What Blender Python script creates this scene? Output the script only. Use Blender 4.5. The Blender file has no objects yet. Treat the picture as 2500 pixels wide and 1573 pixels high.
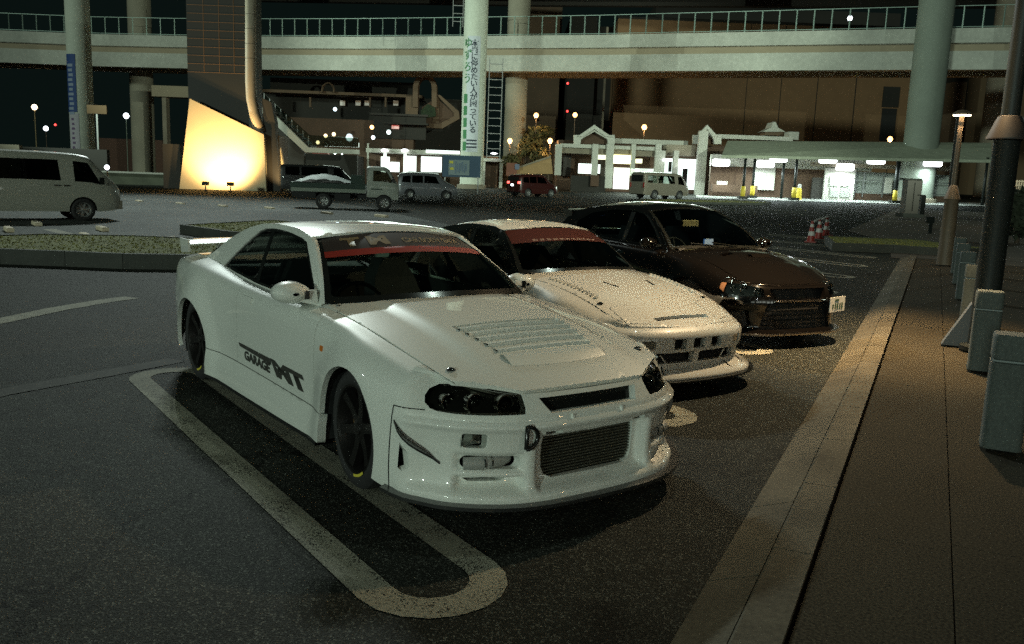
import bpy, math, random
import numpy as np
from mathutils import Vector, Matrix
from mathutils.geometry import delaunay_2d_cdt
random.seed(7); RNG = np.random.default_rng(7)
SC = bpy.context.scene; COL = SC.collection
PI = math.pi; R = math.radians

# ------------------------------------------------------------------ camera
# world frame: the white coupe stands at the origin, nose towards +X, ground at z = 0
CAM = np.array([5.2586, -2.7506, 1.6557]); YAW, PITCH, ROLL, FPX = 2.5176, -0.1646, 0.0376, 2087.06
fw = np.array([math.cos(PITCH)*math.cos(YAW), math.cos(PITCH)*math.sin(YAW), math.sin(PITCH)])
rt = np.cross(fw, [0, 0, 1.0]); rt /= np.linalg.norm(rt); up = np.cross(rt, fw)
rt, up = math.cos(ROLL)*rt + math.sin(ROLL)*up, -math.sin(ROLL)*rt + math.cos(ROLL)*up
cam = bpy.data.cameras.new('camera'); cam_o = bpy.data.objects.new('camera', cam); COL.objects.link(cam_o)
cam.sensor_width = 36.0; cam.lens = 36.0*FPX/2500.0; cam.clip_start = 0.05; cam.clip_end = 2000.0
cam_o.matrix_world = Matrix(((rt[0], up[0], -fw[0], CAM[0]), (rt[1], up[1], -fw[1], CAM[1]), (rt[2], up[2], -fw[2], CAM[2]), (0, 0, 0, 1)))
SC.camera = cam_o

# ------------------------------------------------------------------ night sky and exposure
W = bpy.data.worlds.new('World'); SC.world = W; W.use_nodes = True
wb = W.node_tree.nodes['Background']; wb.inputs['Color'].default_value = (0.0026, 0.0052, 0.0046, 1); wb.inputs['Strength'].default_value = 1.0
SC.view_settings.view_transform = 'Standard'; SC.view_settings.look = 'None'
SC.view_settings.exposure = 0.15; SC.view_settings.gamma = 1.0
SC.cycles.use_denoising = False; SC.cycles.use_adaptive_sampling = False; SC.cycles.filter_width = 1.5; SC.cycles.sample_clamp_indirect = 1.5; SC.cycles.sample_clamp_direct = 30.0
SC.cycles.max_bounces = 8; SC.cycles.transparent_max_bounces = 16; SC.cycles.caustics_reflective = False; SC.cycles.caustics_refractive = False

def lamp(kind, loc, power, color, size=0.15, target=None, angle=None, blend=0.5, parent=None):
    l = bpy.data.lights.new('light', kind); l.energy = power; l.color = color
    if kind in ('POINT', 'SPOT'): l.shadow_soft_size = size
    if kind == 'AREA':
        l.shape = 'RECTANGLE'; l.size, l.size_y = size
    if kind == 'SPOT': l.spot_size = R(angle); l.spot_blend = blend
    o = bpy.data.objects.new('lamp_light', l); COL.objects.link(o); o.location = loc
    if target is not None:
        d = Vector(target) - Vector(loc); o.rotation_euler = d.to_track_quat('-Z', 'Y').to_euler()
    if parent is not None: o.parent = parent; o.matrix_parent_inverse = Matrix.LocRotScale(parent.location, parent.rotation_euler, parent.scale).inverted()
    return o

# added fill: one weak low sun in place of unseen lamps behind the camera
sun = bpy.data.lights.new('fill_sun', 'SUN'); sun.energy = 0.70; sun.angle = R(3); sun.color = (.80, 1.0, .84)
sun_o = bpy.data.objects.new('fill_sun', sun); COL.objects.link(sun_o)
sun_o.rotation_euler = Vector((-.42, .90, -.13)).to_track_quat('-Z', 'Y').to_euler()

# ------------------------------------------------------------------ materials
MATS = {}
def nt(m): return m.node_tree.nodes, m.node_tree.links
def mat(name, col, rough=0.5, metal=0.0, coat=0.0, spec=0.5, noise=None, bump=None, emit=None, estr=0.0, scale2=None):
    """noise=(scale, amount[, second scale, amount]) mottles the colour; bump=(scale, strength, distance)"""
    if name in MATS: return MATS[name]
    m = bpy.data.materials.new(name); m.use_nodes = True; MATS[name] = m
    N, L = nt(m); b = N['Principled BSDF']
    b.inputs['Base Color'].default_value = (*col, 1); b.inputs['Roughness'].default_value = rough
    b.inputs['Metallic'].default_value = metal; b.inputs['Coat Weight'].default_value = coat
    b.inputs['Coat Roughness'].default_value = 0.02; b.inputs['Coat IOR'].default_value = 1.65; b.inputs['Specular IOR Level'].default_value = spec
    if emit: b.inputs['Emission Color'].default_value = (*emit, 1); b.inputs['Emission Strength'].default_value = estr
    tc = None
    if noise or bump:
        tc = N.new('ShaderNodeTexCoord')
    if noise:
        prev = None
        for i in range(0, len(noise), 2):
            t = N.new('ShaderNodeTexNoise'); t.inputs['Scale'].default_value = noise[i]; t.inputs['Detail'].default_value = 5
            L.new(tc.outputs['Object'], t.inputs['Vector'])
            r = N.new('ShaderNodeMapRange'); r.inputs['From Min'].default_value = 0.25; r.inputs['From Max'].default_value = 0.75
            r.inputs['To Min'].default_value = 1-noise[i+1]; r.inputs['To Max'].default_value = 1+noise[i+1]; L.new(t.outputs['Fac'], r.inputs['Value'])
            mx = N.new('ShaderNodeMix'); mx.data_type = 'RGBA'; mx.blend_type = 'MULTIPLY'; mx.inputs['Factor'].default_value = 1
            if prev is None: mx.inputs['A'].default_value = (*col, 1)
            else: L.new(prev, mx.inputs['A'])
            L.new(r.outputs['Result'], mx.inputs['B']); prev = mx.outputs['Result']
        L.new(prev, b.inputs['Base Color'])
    if bump:
        t = N.new('ShaderNodeTexNoise'); t.inputs['Scale'].default_value = bump[0]; t.inputs['Detail'].default_value = 4
        L.new(tc.outputs['Object'], t.inputs['Vector'])
        bp = N.new('ShaderNodeBump'); bp.inputs['Strength'].default_value = bump[1]; bp.inputs['Distance'].default_value = bump[2]
        L.new(t.outputs['Fac'], bp.inputs['Height']); L.new(bp.outputs['Normal'], b.inputs['Normal'])
    return m
def emis(name, col, s):
    if name in MATS: return MATS[name]
    m = bpy.data.materials.new(name); m.use_nodes = True; MATS[name] = m; N, L = nt(m); b = N['Principled BSDF']
    b.inputs['Base Color'].default_value = (0.8, 0.8, 0.8, 1); b.inputs['Emission Color'].default_value = (*col, 1); b.inputs['Emission Strength'].default_value = s; m.cycles.emission_sampling = 'NONE'
    return m
def glass(name, tint, rough=0.0, refl=0.05):
    if name in MATS: return MATS[name]
    m = bpy.data.materials.new(name); m.use_nodes = True; MATS[name] = m; N, L = nt(m)
    N.remove(N['Principled BSDF']); out = N['Material Output']
    t = N.new('ShaderNodeBsdfTransparent'); t.inputs['Color'].default_value = (*tint, 1)
    g = N.new('ShaderNodeBsdfGlossy'); g.inputs['Roughness'].default_value = rough; g.inputs['Color'].default_value = (1, 1, 1, 1)
    f = N.new('ShaderNodeFresnel'); f.inputs['IOR'].default_value = 1.45
    x = N.new('ShaderNodeMixShader'); L.new(f.outputs['Fac'], x.inputs['Fac']); L.new(t.outputs[0], x.inputs[1]); L.new(g.outputs[0], x.inputs[2])
    L.new(x.outputs[0], out.inputs['Surface'])
    return m

# ------------------------------------------------------------------ object helpers
def tag(o, label=None, cat=None, group=None, kind=None):
    if label: o['label'] = label
    if cat: o['category'] = cat
    if group: o['group'] = group
    if kind: o['kind'] = kind
    return o
def empty(name, loc=(0, 0, 0), rz=0.0, label=None, cat=None, group=None):
    o = bpy.data.objects.new(name, None); COL.objects.link(o); o.location = loc; o.rotation_euler = (0, 0, rz); o.empty_display_size = 0.2
    return tag(o, label, cat, group)
def link(name, me, parent=None):
    o = bpy.data.objects.new(name, me); COL.objects.link(o)
    if parent is not None: o.parent = parent
    return o
def copy_tree(o, parent=None):
    c = o.copy(); COL.objects.link(c); c.parent = parent
    for ch in o.children: copy_tree(ch, c)
    return c

class MB:
    """collects simple shapes into one mesh"""
    def __init__(s): s.v = []; s.f = []
    def add(s, vs, fs):
        b = len(s.v); s.v += [tuple(map(float, p)) for p in vs]; s.f += [tuple(i+b for i in f) for f in fs]; return s
    def box(s, c, d, rz=0.0, taper=1.0, bev=0.0):
        hx, hy, hz = d[0]/2, d[1]/2, d[2]/2; ca, sa = math.cos(rz), math.sin(rz)
        if bev <= 0: rings = [(-hz, hx, hy), (hz, hx*taper, hy*taper)]
        else: rings = [(-hz, hx-bev, hy-bev), (-hz+bev, hx, hy), (hz-bev, hx*taper, hy*taper), (hz, hx*taper-bev, hy*taper-bev)]
        vs = []
        for z, a, b in rings:
            for x, y in ((-a, -b), (a, -b), (a, b), (-a, b)): vs.append((c[0]+ca*x-sa*y, c[1]+sa*x+ca*y, c[2]+z))
        fs = [(3, 2, 1, 0)]
        for i in range(len(rings)-1):
            for j in range(4): fs.append((4*i+j, 4*i+(j+1) % 4, 4*i+4+(j+1) % 4, 4*i+4+j))
        n = 4*(len(rings)-1); fs.append((n, n+1, n+2, n+3))
        return s.add(vs, fs)
    def tube(s, pts, r, n=10, caps=True):
        pts = [Vector(p) for p in pts]; rr = r if isinstance(r, (list, tuple)) else [r]*len(pts)
        vs = []; t0 = None; a = None
        for i, p in enumerate(pts):
            t = (pts[min(i+1, len(pts)-1)] - pts[max(i-1, 0)]).normalized()
            if a is None:
                a = t.orthogonal().normalized()
                if abs(t.z) > .9: a = Vector((1, 0, 0))
            a = (a - t*a.dot(t)).normalized(); b = t.cross(a)
            for k in range(n):
                an = 2*PI*(k+.5)/n; vs.append(p + a*(rr[i]*math.cos(an)) + b*(rr[i]*math.sin(an)))
        fs = []
        for i in range(len(pts)-1):
            for k in range(n): fs.append((i*n+k, i*n+(k+1) % n, (i+1)*n+(k+1) % n, (i+1)*n+k))
        if caps: fs.append(tuple(reversed(range(n)))); fs.append(tuple(range((len(pts)-1)*n, len(pts)*n)))
        return s.add(vs, fs)
    def lathe(s, prof, n=24, c=(0, 0, 0), axis='z', close=True):
        vs = []; fs = []
        for r, h in prof:
            for k in range(n):
                an = 2*PI*k/n; x, y = r*math.cos(an), r*math.sin(an)
                p = (x, y, h) if axis == 'z' else ((x, h, y) if axis == 'y' else (h, x, y))
                vs.append((c[0]+p[0], c[1]+p[1], c[2]+p[2]))
        for i in range(len(prof)-1):
            for k in range(n):
                q = (i*n+k, i*n+(k+1) % n, (i+1)*n+(k+1) % n, (i+1)*n+k)
                fs.append(q if axis != 'y' else q[::-1])
        if close:
            a, b = tuple(reversed(range(n))), tuple(range((len(prof)-1)*n, len(prof)*n))
            if axis == 'y': a, b = a[::-1], b[::-1]
            if prof[0][0] > 1e-6: fs.append(a)
            if prof[-1][0] > 1e-6: fs.append(b)
        return s.add(vs, fs)
    def prism(s, poly, h, origin=(0, 0, 0), u=(1, 0, 0), v=(0, 1, 0)):
        """a flat polygon in the (u, v) plane at origin, extruded h along u x v"""
        O, U, V = Vector(origin), Vector(u), Vector(v); Nn = U.cross(V).normalized(); n = len(poly)
        a = [O+U*p[0]+V*p[1] for p in poly]; b = [p+Nn*h for p in a]
        ar = sum(poly[i][0]*poly[(i+1) % n][1]-poly[(i+1) % n][0]*poly[i][1] for i in range(n))
        fs = [tuple(reversed(range(n))), tuple(range(n, 2*n))]+[(i, (i+1) % n, n+(i+1) % n, n+i) for i in range(n)]
        if ar*h < 0: fs = [f[::-1] for f in fs]
        return s.add(a+b, fs)
    def grid(s, P, flip=False):
        P = np.asarray(P); a, b = P.shape[:2]
        fs = []
        for i in range(a-1):
            for j in range(b-1):
                f = (i*b+j, (i+1)*b+j, (i+1)*b+j+1, i*b+j+1); fs.append(f[::-1] if flip else f)
        return s.add(P.reshape(-1, 3), fs)
    def mesh(s, name, m=None, smooth=None):
        me = bpy.data.meshes.new(name); me.from_pydata(s.v, [], s.f)
        if m is not None: me.materials.append(m)
        if smooth is not None:
            me.shade_smooth() if smooth is True else me.set_sharp_from_angle(angle=R(smooth))
        me.validate(); return me
    def build(s, name, m=None, parent=None, smooth=None): return link(name, s.mesh(name, m, smooth), parent)

def rrect(x0, x1, y0, y1, r, n=4):
    o = []
    for cx, cy, a0 in ((x1-r, y0+r, -90), (x1-r, y1-r, 0), (x0+r, y1-r, 90), (x0+r, y0+r, 180)):
        for k in range(n+1):
            a = R(a0+90*k/n); o.append((cx+r*math.cos(a), cy+r*math.sin(a)))
    return o
def text_mesh(body, size, extr=0.0, shear=0.0, bold=0.0, align='CENTER'):
    c = bpy.data.curves.new('lettering', 'FONT'); c.body = body; c.size = size; c.extrude = extr; c.shear = shear; c.offset = bold; c.align_x = align; c.align_y = 'CENTER'
    c.resolution_u = 3
    o = bpy.data.objects.new('lettering', c); COL.objects.link(o); dg = bpy.context.evaluated_depsgraph_get(); dg.update()
    me = bpy.data.meshes.new_from_object(o.evaluated_get(dg)); bpy.data.objects.remove(o); bpy.data.curves.remove(c)
    return me
# ------------------------------------------------------------------ shaped sheet-metal panels
def hermite(x0, x1, f0, f1, d0, d1, x):
    h = x1-x0; t = (x-x0)/h
    return f0*(1+2*t)*(1-t)**2 + f1*t*t*(3-2*t) + h*(d0*t*(1-t)**2 - d1*t*t*(1-t))
def slopes(X, F):
    """monotone slopes along axis 0 of F at knots X"""
    h = np.diff(X); sh = (slice(None),)+(None,)*(F.ndim-1); hh = h[sh]; dl = np.diff(F, axis=0)/hh
    d = np.zeros_like(F); d[0] = dl[0]; d[-1] = dl[-1]
    a, b = dl[:-1], dl[1:]; w1 = 2*hh[1:]+hh[:-1]; w2 = hh[1:]+2*hh[:-1]
    with np.errstate(divide='ignore', invalid='ignore'):
        m = (w1+w2)/(w1/a+w2/b)
    d[1:-1] = np.where(a*b > 0, m, 0); return d
class P1:
    """monotone curve through (x, value) knots; value may be a tuple"""
    def __init__(s, knots):
        s.x = np.array([k[0] for k in knots], float); s.f = np.array([k[1:] for k in knots], float); s.d = slopes(s.x, s.f)
    def __call__(s, x):
        x = np.atleast_1d(np.asarray(x, float)); i = np.clip(np.searchsorted(s.x, x)-1, 0, len(s.x)-2); xc = np.clip(x, s.x[0], s.x[-1])
        r = hermite(s.x[i][:, None], s.x[i+1][:, None], s.f[i], s.f[i+1], s.d[i], s.d[i+1], xc[:, None])
        return r[:, 0] if s.f.shape[1] == 1 else r
class Loft:
    """body section lines: rows[k][i] = (y, z) of line k at station xs[i]"""
    def __init__(s, xs, rows):
        s.K = len(rows); s.c = P1([(x,)+tuple(c for r in rows for c in r[i]) for i, x in enumerate(xs)]); s.flare = []
    def raw(s, x, t):
        q = s.c(x).reshape(-1, s.K, 2); t = np.clip(np.atleast_1d(np.asarray(t, float)), 0, s.K-1); t = np.broadcast_to(t, (len(q),))
        d = np.moveaxis(slopes(np.arange(s.K, dtype=float), np.moveaxis(q, 1, 0)), 0, 1)
        i = np.clip(np.floor(t).astype(int), 0, s.K-2); r = np.arange(len(q)); i_ = i.astype(float)
        return hermite(i_[:, None], i_[:, None]+1, q[r, i], q[r, i+1], d[r, i], d[r, i+1], t[:, None])
    def __call__(s, x, t):
        x = np.atleast_1d(np.asarray(x, float)); yz = s.raw(x, t); y, z = yz[:, 0].copy(), yz[:, 1]
        for (cx, cz, r0, r1, amt) in s.flare:
            rr = np.hypot(x-cx, z-cz); w = np.clip((r1-rr)/(r1-r0), 0, 1); y += amt*w*w*(3-2*w)
        return np.stack([x, y, z], 1)
    def tz(s, x, z, hi=None):
        x = np.atleast_1d(np.asarray(x, float)); z = np.broadcast_to(np.asarray(z, float), x.shape); lo = np.zeros_like(x); h = np.full_like(x, s.K-1 if hi is None else hi)
        for _ in range(30):
            m = (lo+h)/2; g = s.raw(x, m)[:, 1] < z; lo = np.where(g, m, lo); h = np.where(g, h, m)
        return (lo+h)/2
    def xz(s, x, z): return s(x, s.tz(x, z))
def resample(poly, step, closed=True):
    """step = (du, dv)"""
    o = []; n = len(poly)
    for i in range(n if closed else n-1):
        a, b = np.array(poly[i], float), np.array(poly[(i+1) % n], float); k = max(1, int(math.ceil(math.hypot((b[0]-a[0])/step[0], (b[1]-a[1])/step[1]))))
        for j in range(k): o.append(tuple(a+(b-a)*j/k))
    if not closed: o.append(tuple(poly[-1]))
    return o
def inside(p, poly):
    x, y = p[:, 0], p[:, 1]; r = np.zeros(len(p), bool); q = np.array(poly); n = len(q)
    for i in range(n):
        x0, y0 = q[i]; x1, y1 = q[(i+1) % n]
        c = (y0 > y) != (y1 > y)
        if c.any(): r ^= c & (x < (x1-x0)*(y-y0)/(y1-y0+1e-30)+x0)
    return r
def panel_geo(surf, outer, holes=(), step=(.03, .03), lip=.012, hole_lip=None, lift=0.0, interior=True):
    """triangulated patch of a surface inside a parameter outline, with turned-in edges"""
    out = resample(outer, step); hs = [resample(h, (step[0]*.7, step[1]*.7)) for h in holes]
    loops = [out]+hs; pts = []; edges = []
    for lp in loops:
        b = len(pts); pts += lp; edges += [(b+i, b+(i+1) % len(lp)) for i in range(len(lp))]
    nb = len(pts); sc = np.array(step)
    A = np.array(out)
    if interior:
        gu = np.arange(A[:, 0].min(), A[:, 0].max(), step[0]); gv = np.arange(A[:, 1].min(), A[:, 1].max(), step[1])
        G = np.stack(np.meshgrid(gu+step[0]*.5, gv+step[1]*.5), -1).reshape(-1, 2)
        if len(G):
            k = inside(G, out)
            for h in hs: k &= ~inside(G, h)
            G = G[k]
            if len(G):
                B = np.array(pts)/sc; dm = np.full(len(G), 9.0)
                for i in range(0, len(B), 64): dm = np.minimum(dm, np.min(np.hypot(*(np.moveaxis(G[:, None]/sc-B[None, i:i+64], -1, 0))), axis=1))
                pts += [tuple(g) for g in G[dm > .45]]
    V2 = [Vector((p[0]/sc[0], p[1]/sc[1])) for p in pts]
    vo, eo, fo, ov, oe, of = delaunay_2d_cdt(V2, edges, [], 0, 1e-6)
    P = np.array([(v.x*sc[0], v.y*sc[1]) for v in vo]); T = np.array([f for f in fo if len(f) == 3])
    c = P[T].mean(1); k = inside(c, out)
    for h in hs: k &= ~inside(c, h)
    T = T[k]; X = surf(P[:, 0], P[:, 1]); e = 1e-4
    du = surf(P[:, 0]+e, P[:, 1])-surf(P[:, 0]-e, P[:, 1]); dv = surf(P[:, 0], P[:, 1]+e)-surf(P[:, 0], P[:, 1]-e)
    Nn = np.cross(du, dv); Nn /= np.linalg.norm(Nn, axis=1)[:, None]+1e-12
    o2n = {}
    for i, l in enumerate(ov):
        for a in l: o2n[a] = i
    bl = []; b = 0
    for li, lp in enumerate(loops):
        ring = [o2n[b+i] for i in range(len(lp)) if b+i in o2n]; b += len(lp)
        bl.append((ring, lip if li == 0 else (hole_lip if hole_lip is not None else lip), li == 0))
    return X, T, Nn, bl
def panel(name, m, parent, surf, outer, holes=(), step=(.03, .03), lip=.012, hole_lip=None, lift=0.0, side=1, outward=None, lip_dir=None, interior=True):
    """outward: a point inside the body; normals are turned away from it.  side=-1 mirrors y."""
    X, T, Nn, bl = panel_geo(surf, outer, holes, step, lip, hole_lip, interior=interior)
    ref = np.array(outward if outward is not None else (0, 0, .5)); flip = np.sum(Nn*(X-ref), 1).mean() < 0
    if flip: Nn = -Nn
    X = X+Nn*lift; F = [tuple(t) for t in T]; tn = np.cross(X[T[:, 1]]-X[T[:, 0]], X[T[:, 2]]-X[T[:, 0]])
    if (tn*Nn[T[:, 0]]).sum() < 0: F = [f[::-1] for f in F]
    vs = [tuple(p) for p in X]; sharp_from = len(vs); ori = 1 if (tn.sum() >= 0) else 1
    for ring, lp, isout in bl:
        if not lp or len(ring) < 3: continue
        n = len(ring); b = len(vs); D = -Nn[ring] if lip_dir is None or isout else np.tile(np.array(lip_dir, float), (n, 1))
        vs += [tuple(X[i]) for i in ring]+[tuple(X[i]+D[j]*lp) for j, i in enumerate(ring)]
        cen = X[ring].mean(0)
        for j in range(n):
            j2 = (j+1) % n; q = [b+j, b+j2, b+n+j2, b+n+j]
            a_, b_, c_ = np.array(vs[q[0]]), np.array(vs[q[1]]), np.array(vs[q[2]]); nn = np.cross(b_-a_, c_-a_)
            F.append(('q', tuple(q), nn, (a_+b_)/2, isout, cen))
    # orient lips
    FF = []
    # signed area decides ring direction: lips of the outer ring face outwards, of holes face the hole centre
    for f in F:
        if f[0] != 'q': FF.append(f); continue
        _, q, nn, mid, isout, cen = f
        want = (mid-cen) if isout else (cen-mid)
        FF.append(q if np.dot(nn, want) > 0 else q[::-1])
    V = np.array(vs)
    if side < 0:
        V = V*[1, -1, 1]; FF = [f[::-1] for f in FF]
    me = bpy.data.meshes.new(name); me.from_pydata(V.tolist(), [], [tuple(int(i) for i in f) for f in FF])
    if m is not None: me.materials.append(m)
    me.shade_smooth(); me.validate(); return link(name, me, parent)
def ruled(name, m, parent, c0, c1, n=2, bulge=0.0, side=1, ref=(0, 0, .5), cap=False):
    """strip between two 3-D curves with the same number of points"""
    a, b = np.array(c0, float), np.array(c1, float); t = np.linspace(0, 1, n+1)
    P = a[:, None]*(1-t)[None, :, None]+b[:, None]*t[None, :, None]
    d = np.cross(np.gradient(P, axis=0).reshape(-1, 3), np.gradient(P, axis=1).reshape(-1, 3)).reshape(P.shape); d /= np.linalg.norm(d, axis=2)[..., None]+1e-12
    fl = (d*(P-np.array(ref))).sum() < 0
    if fl: d = -d
    P = P+d*(bulge*4*(t*(1-t)))[None, :, None]
    if side < 0: P = P*[1, -1, 1]; fl = not fl
    mb = MB(); mb.grid(P, flip=fl); return mb.build(name, m, parent, True)
def lin(a, b, n): return [tuple(np.array(a)+(np.array(b)-np.array(a))*i/(n-1)) for i in range(n)]
def wrap_text(name, m, parent, body, size, fn, shear=0.0, bold=0.0, lift=.003, align='CENTER', aspect=1.0):
    """lettering bent onto a surface: fn(u, v) -> 3-D point, u, v are metres on the text plane"""
    me = text_mesh(body, size, 0.0, shear, bold, align); n = len(me.vertices); co = np.zeros(n*3); me.vertices.foreach_get('co', co); co = co.reshape(-1, 3)
    P = fn(co[:, 0]*aspect, co[:, 1]); me.vertices.foreach_set('co', P.ravel()); me.update(); me.materials.clear(); me.materials.append(m)
    me.name = name; return link(name, me, parent)
# ------------------------------------------------------------------ the place: ground, kerb, pavement
def at(px, py, D):
    """point in direction (px, py) of the full-size photo at the real level distance D in front of the camera"""
    d = fw + (px-1250.0)/FPX*rt - (py-786.5)/FPX*up; h = math.hypot(fw[0], fw[1]); return CAM + d*(D/((d[0]*fw[0]+d[1]*fw[1])/h))
def gz(x, y):
    """the lot is level near the cars and climbs gently towards the shops"""
    s = -.4*x+.92*y; return .02*math.sqrt(max(0, s-24)**2+4)-.04 if s > 24 else 0.0
def onground(px, py):
    z = 0.0
    for _ in range(40):
        d = fw + (px-1250.0)/FPX*rt - (py-786.5)/FPX*up
        if d[2] > -1e-4: return at(px, py, 90)
        p = CAM+d*((z-CAM[2])/d[2]); z = z*.5+gz(p[0], p[1])*.5
    return p
RH = Vector((rt[0], rt[1], 0)).normalized(); FH = Vector((fw[0], fw[1], 0)).normalized(); HR = math.atan2(RH.y, RH.x)   # level axes across and along the view
KD = Vector((-.475, .880, 0)); KN = Vector((.880, .475, 0))                                                                # along and across the kerb
def K(a, b, z=0.0): v = KD*a+KN*b; return (v.x, v.y, z)

def asphalt_mat():
    m = bpy.data.materials.new('asphalt'); m.use_nodes = True; N, L = nt(m); b = N['Principled BSDF']; tc = N.new('ShaderNodeTexCoord')
    def noise(sc, det=3, rough=.6): t = N.new('ShaderNodeTexNoise'); t.inputs['Scale'].default_value = sc; t.inputs['Detail'].default_value = det; t.inputs['Roughness'].default_value = rough; L.new(tc.outputs['Object'], t.inputs['Vector']); return t
    def ramp(src, a, b_, c0, c1): r = N.new('ShaderNodeMapRange'); r.inputs['From Min'].default_value = a; r.inputs['From Max'].default_value = b_; r.inputs['To Min'].default_value = c0; r.inputs['To Max'].default_value = c1; L.new(src, r.inputs['Value']); return r.outputs['Result']
    v = N.new('ShaderNodeTexVoronoi'); v.inputs['Scale'].default_value = 135; L.new(tc.outputs['Object'], v.inputs['Vector'])
    sp = N.new('ShaderNodeSeparateColor'); L.new(v.outputs['Color'], sp.inputs['Color'])
    st = ramp(sp.outputs[0], .62, 1.0, 0.0, 1.0); pw = N.new('ShaderNodeMath'); pw.operation = 'POWER'; L.new(st, pw.inputs[0]); pw.inputs[1].default_value = 2.2
    n1 = noise(.35, 4); n2 = noise(4.0, 4); n3 = noise(150, 2)
    big = ramp(n1.outputs['Fac'], .3, .7, .78, 1.2); mid = ramp(n2.outputs['Fac'], .3, .7, .85, 1.15); fine = ramp(n3.outputs['Fac'], .3, .7, .55, 1.45)
    def mul(x, y): q = N.new('ShaderNodeMath'); q.operation = 'MULTIPLY'; L.new(x, q.inputs[0]); L.new(y, q.inputs[1]) if not isinstance(y, float) else setattr(q.inputs[1], 'default_value', y); return q.outputs[0]
    n4 = noise(.9, 6, .7); stain = ramp(n4.outputs['Fac'], .56, .70, 1.0, .45); n5 = noise(.16, 2, .5); lane = ramp(n5.outputs['Fac'], .35, .65, .8, 1.2)
    vc = N.new('ShaderNodeTexVoronoi'); vc.feature = 'DISTANCE_TO_EDGE'; vc.inputs['Scale'].default_value = .33; wv = N.new('ShaderNodeVectorMath'); wv.operation = 'ADD'; nw = noise(1.3, 5, .7); L.new(tc.outputs['Object'], wv.inputs[0]); L.new(nw.outputs['Color'], wv.inputs[1]); L.new(wv.outputs[0], vc.inputs['Vector']); crack = ramp(vc.outputs['Distance'], .0015, .006, .35, 1.0)
    base = mul(mul(mul(mul(big, mid), fine), mul(stain, lane)), crack)
    mx = N.new('ShaderNodeMix'); mx.data_type = 'RGBA'; mx.inputs['A'].default_value = (.0165, .018, .0150, 1); mx.inputs['B'].default_value = (.105, .11, .095, 1); L.new(pw.outputs[0], mx.inputs['Factor'])
    m2 = N.new('ShaderNodeMix'); m2.data_type = 'RGBA'; m2.blend_type = 'MULTIPLY'; m2.inputs['Factor'].default_value = 1; L.new(mx.outputs['Result'], m2.inputs['A']); L.new(base, m2.inputs['B'])
    L.new(m2.outputs['Result'], b.inputs['Base Color']); b.inputs['Roughness'].default_value = .75; b.inputs['Specular IOR Level'].default_value = .07
    bp = N.new('ShaderNodeBump'); bp.inputs['Strength'].default_value = .55; bp.inputs['Distance'].default_value = .006; L.new(v.outputs['Distance'], bp.inputs['Height']); L.new(bp.outputs['Normal'], b.inputs['Normal'])
    return m
ASPH = asphalt_mat()
def worn_paint(name, col, cover):
    """road paint worn off the high stones"""
    m = bpy.data.materials.new(name); m.use_nodes = True; N, L = nt(m); b = N['Principled BSDF']; tc = N.new('ShaderNodeTexCoord')
    v = N.new('ShaderNodeTexVoronoi'); v.inputs['Scale'].default_value = 150; L.new(tc.outputs['Object'], v.inputs['Vector']); n = N.new('ShaderNodeTexNoise'); n.inputs['Scale'].default_value = 5; n.inputs['Detail'].default_value = 5; L.new(tc.outputs['Object'], n.inputs['Vector'])
    sp = N.new('ShaderNodeSeparateColor'); L.new(v.outputs['Color'], sp.inputs['Color']); ad = N.new('ShaderNodeMath'); ad.operation = 'ADD'; L.new(sp.outputs[0], ad.inputs[0]); L.new(n.outputs['Fac'], ad.inputs[1])
    r = N.new('ShaderNodeMapRange'); r.inputs['From Min'].default_value = cover; r.inputs['From Max'].default_value = cover+.35; L.new(ad.outputs[0], r.inputs['Value'])
    mx = N.new('ShaderNodeMix'); mx.data_type = 'RGBA'; mx.inputs['A'].default_value = (*col, 1); mx.inputs['B'].default_value = (.022, .022, .019, 1); L.new(r.outputs['Result'], mx.inputs['Factor']); L.new(mx.outputs['Result'], b.inputs['Base Color']); b.inputs['Roughness'].default_value = .8; b.inputs['Specular IOR Level'].default_value = .12
    return m
PAINT = worn_paint('road_paint', (.27, .26, .205), 1.14); PAINT_OLD = worn_paint('road_paint_worn', (.07, .07, .06), .70)
grass_m = mat('turf', (.13, .14, .035), .95, noise=(22, .45, 2.2, .3), bump=(60, .8, .02))
conc = mat('concrete_pale', (.42, .43, .375), .8, noise=(.25, .22, 3.0, .12, 14, .06))
conc_d = mat('concrete_tan', (.22, .19, .14), .85, noise=(.8, .18, 9, .1))
kerb_m = mat('kerb_concrete', (.085, .076, .056), .88, spec=.12, noise=(1.6, .38, 45, .32), bump=(70, .4, .004))
pave_m = mat('pavement_aggregate', (.036, .031, .021), .95, spec=.08, noise=(.5, .3, 80, .9), bump=(120, .6, .004))
joint_m = mat('joint_dark', (.02, .02, .018), .95)

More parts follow.
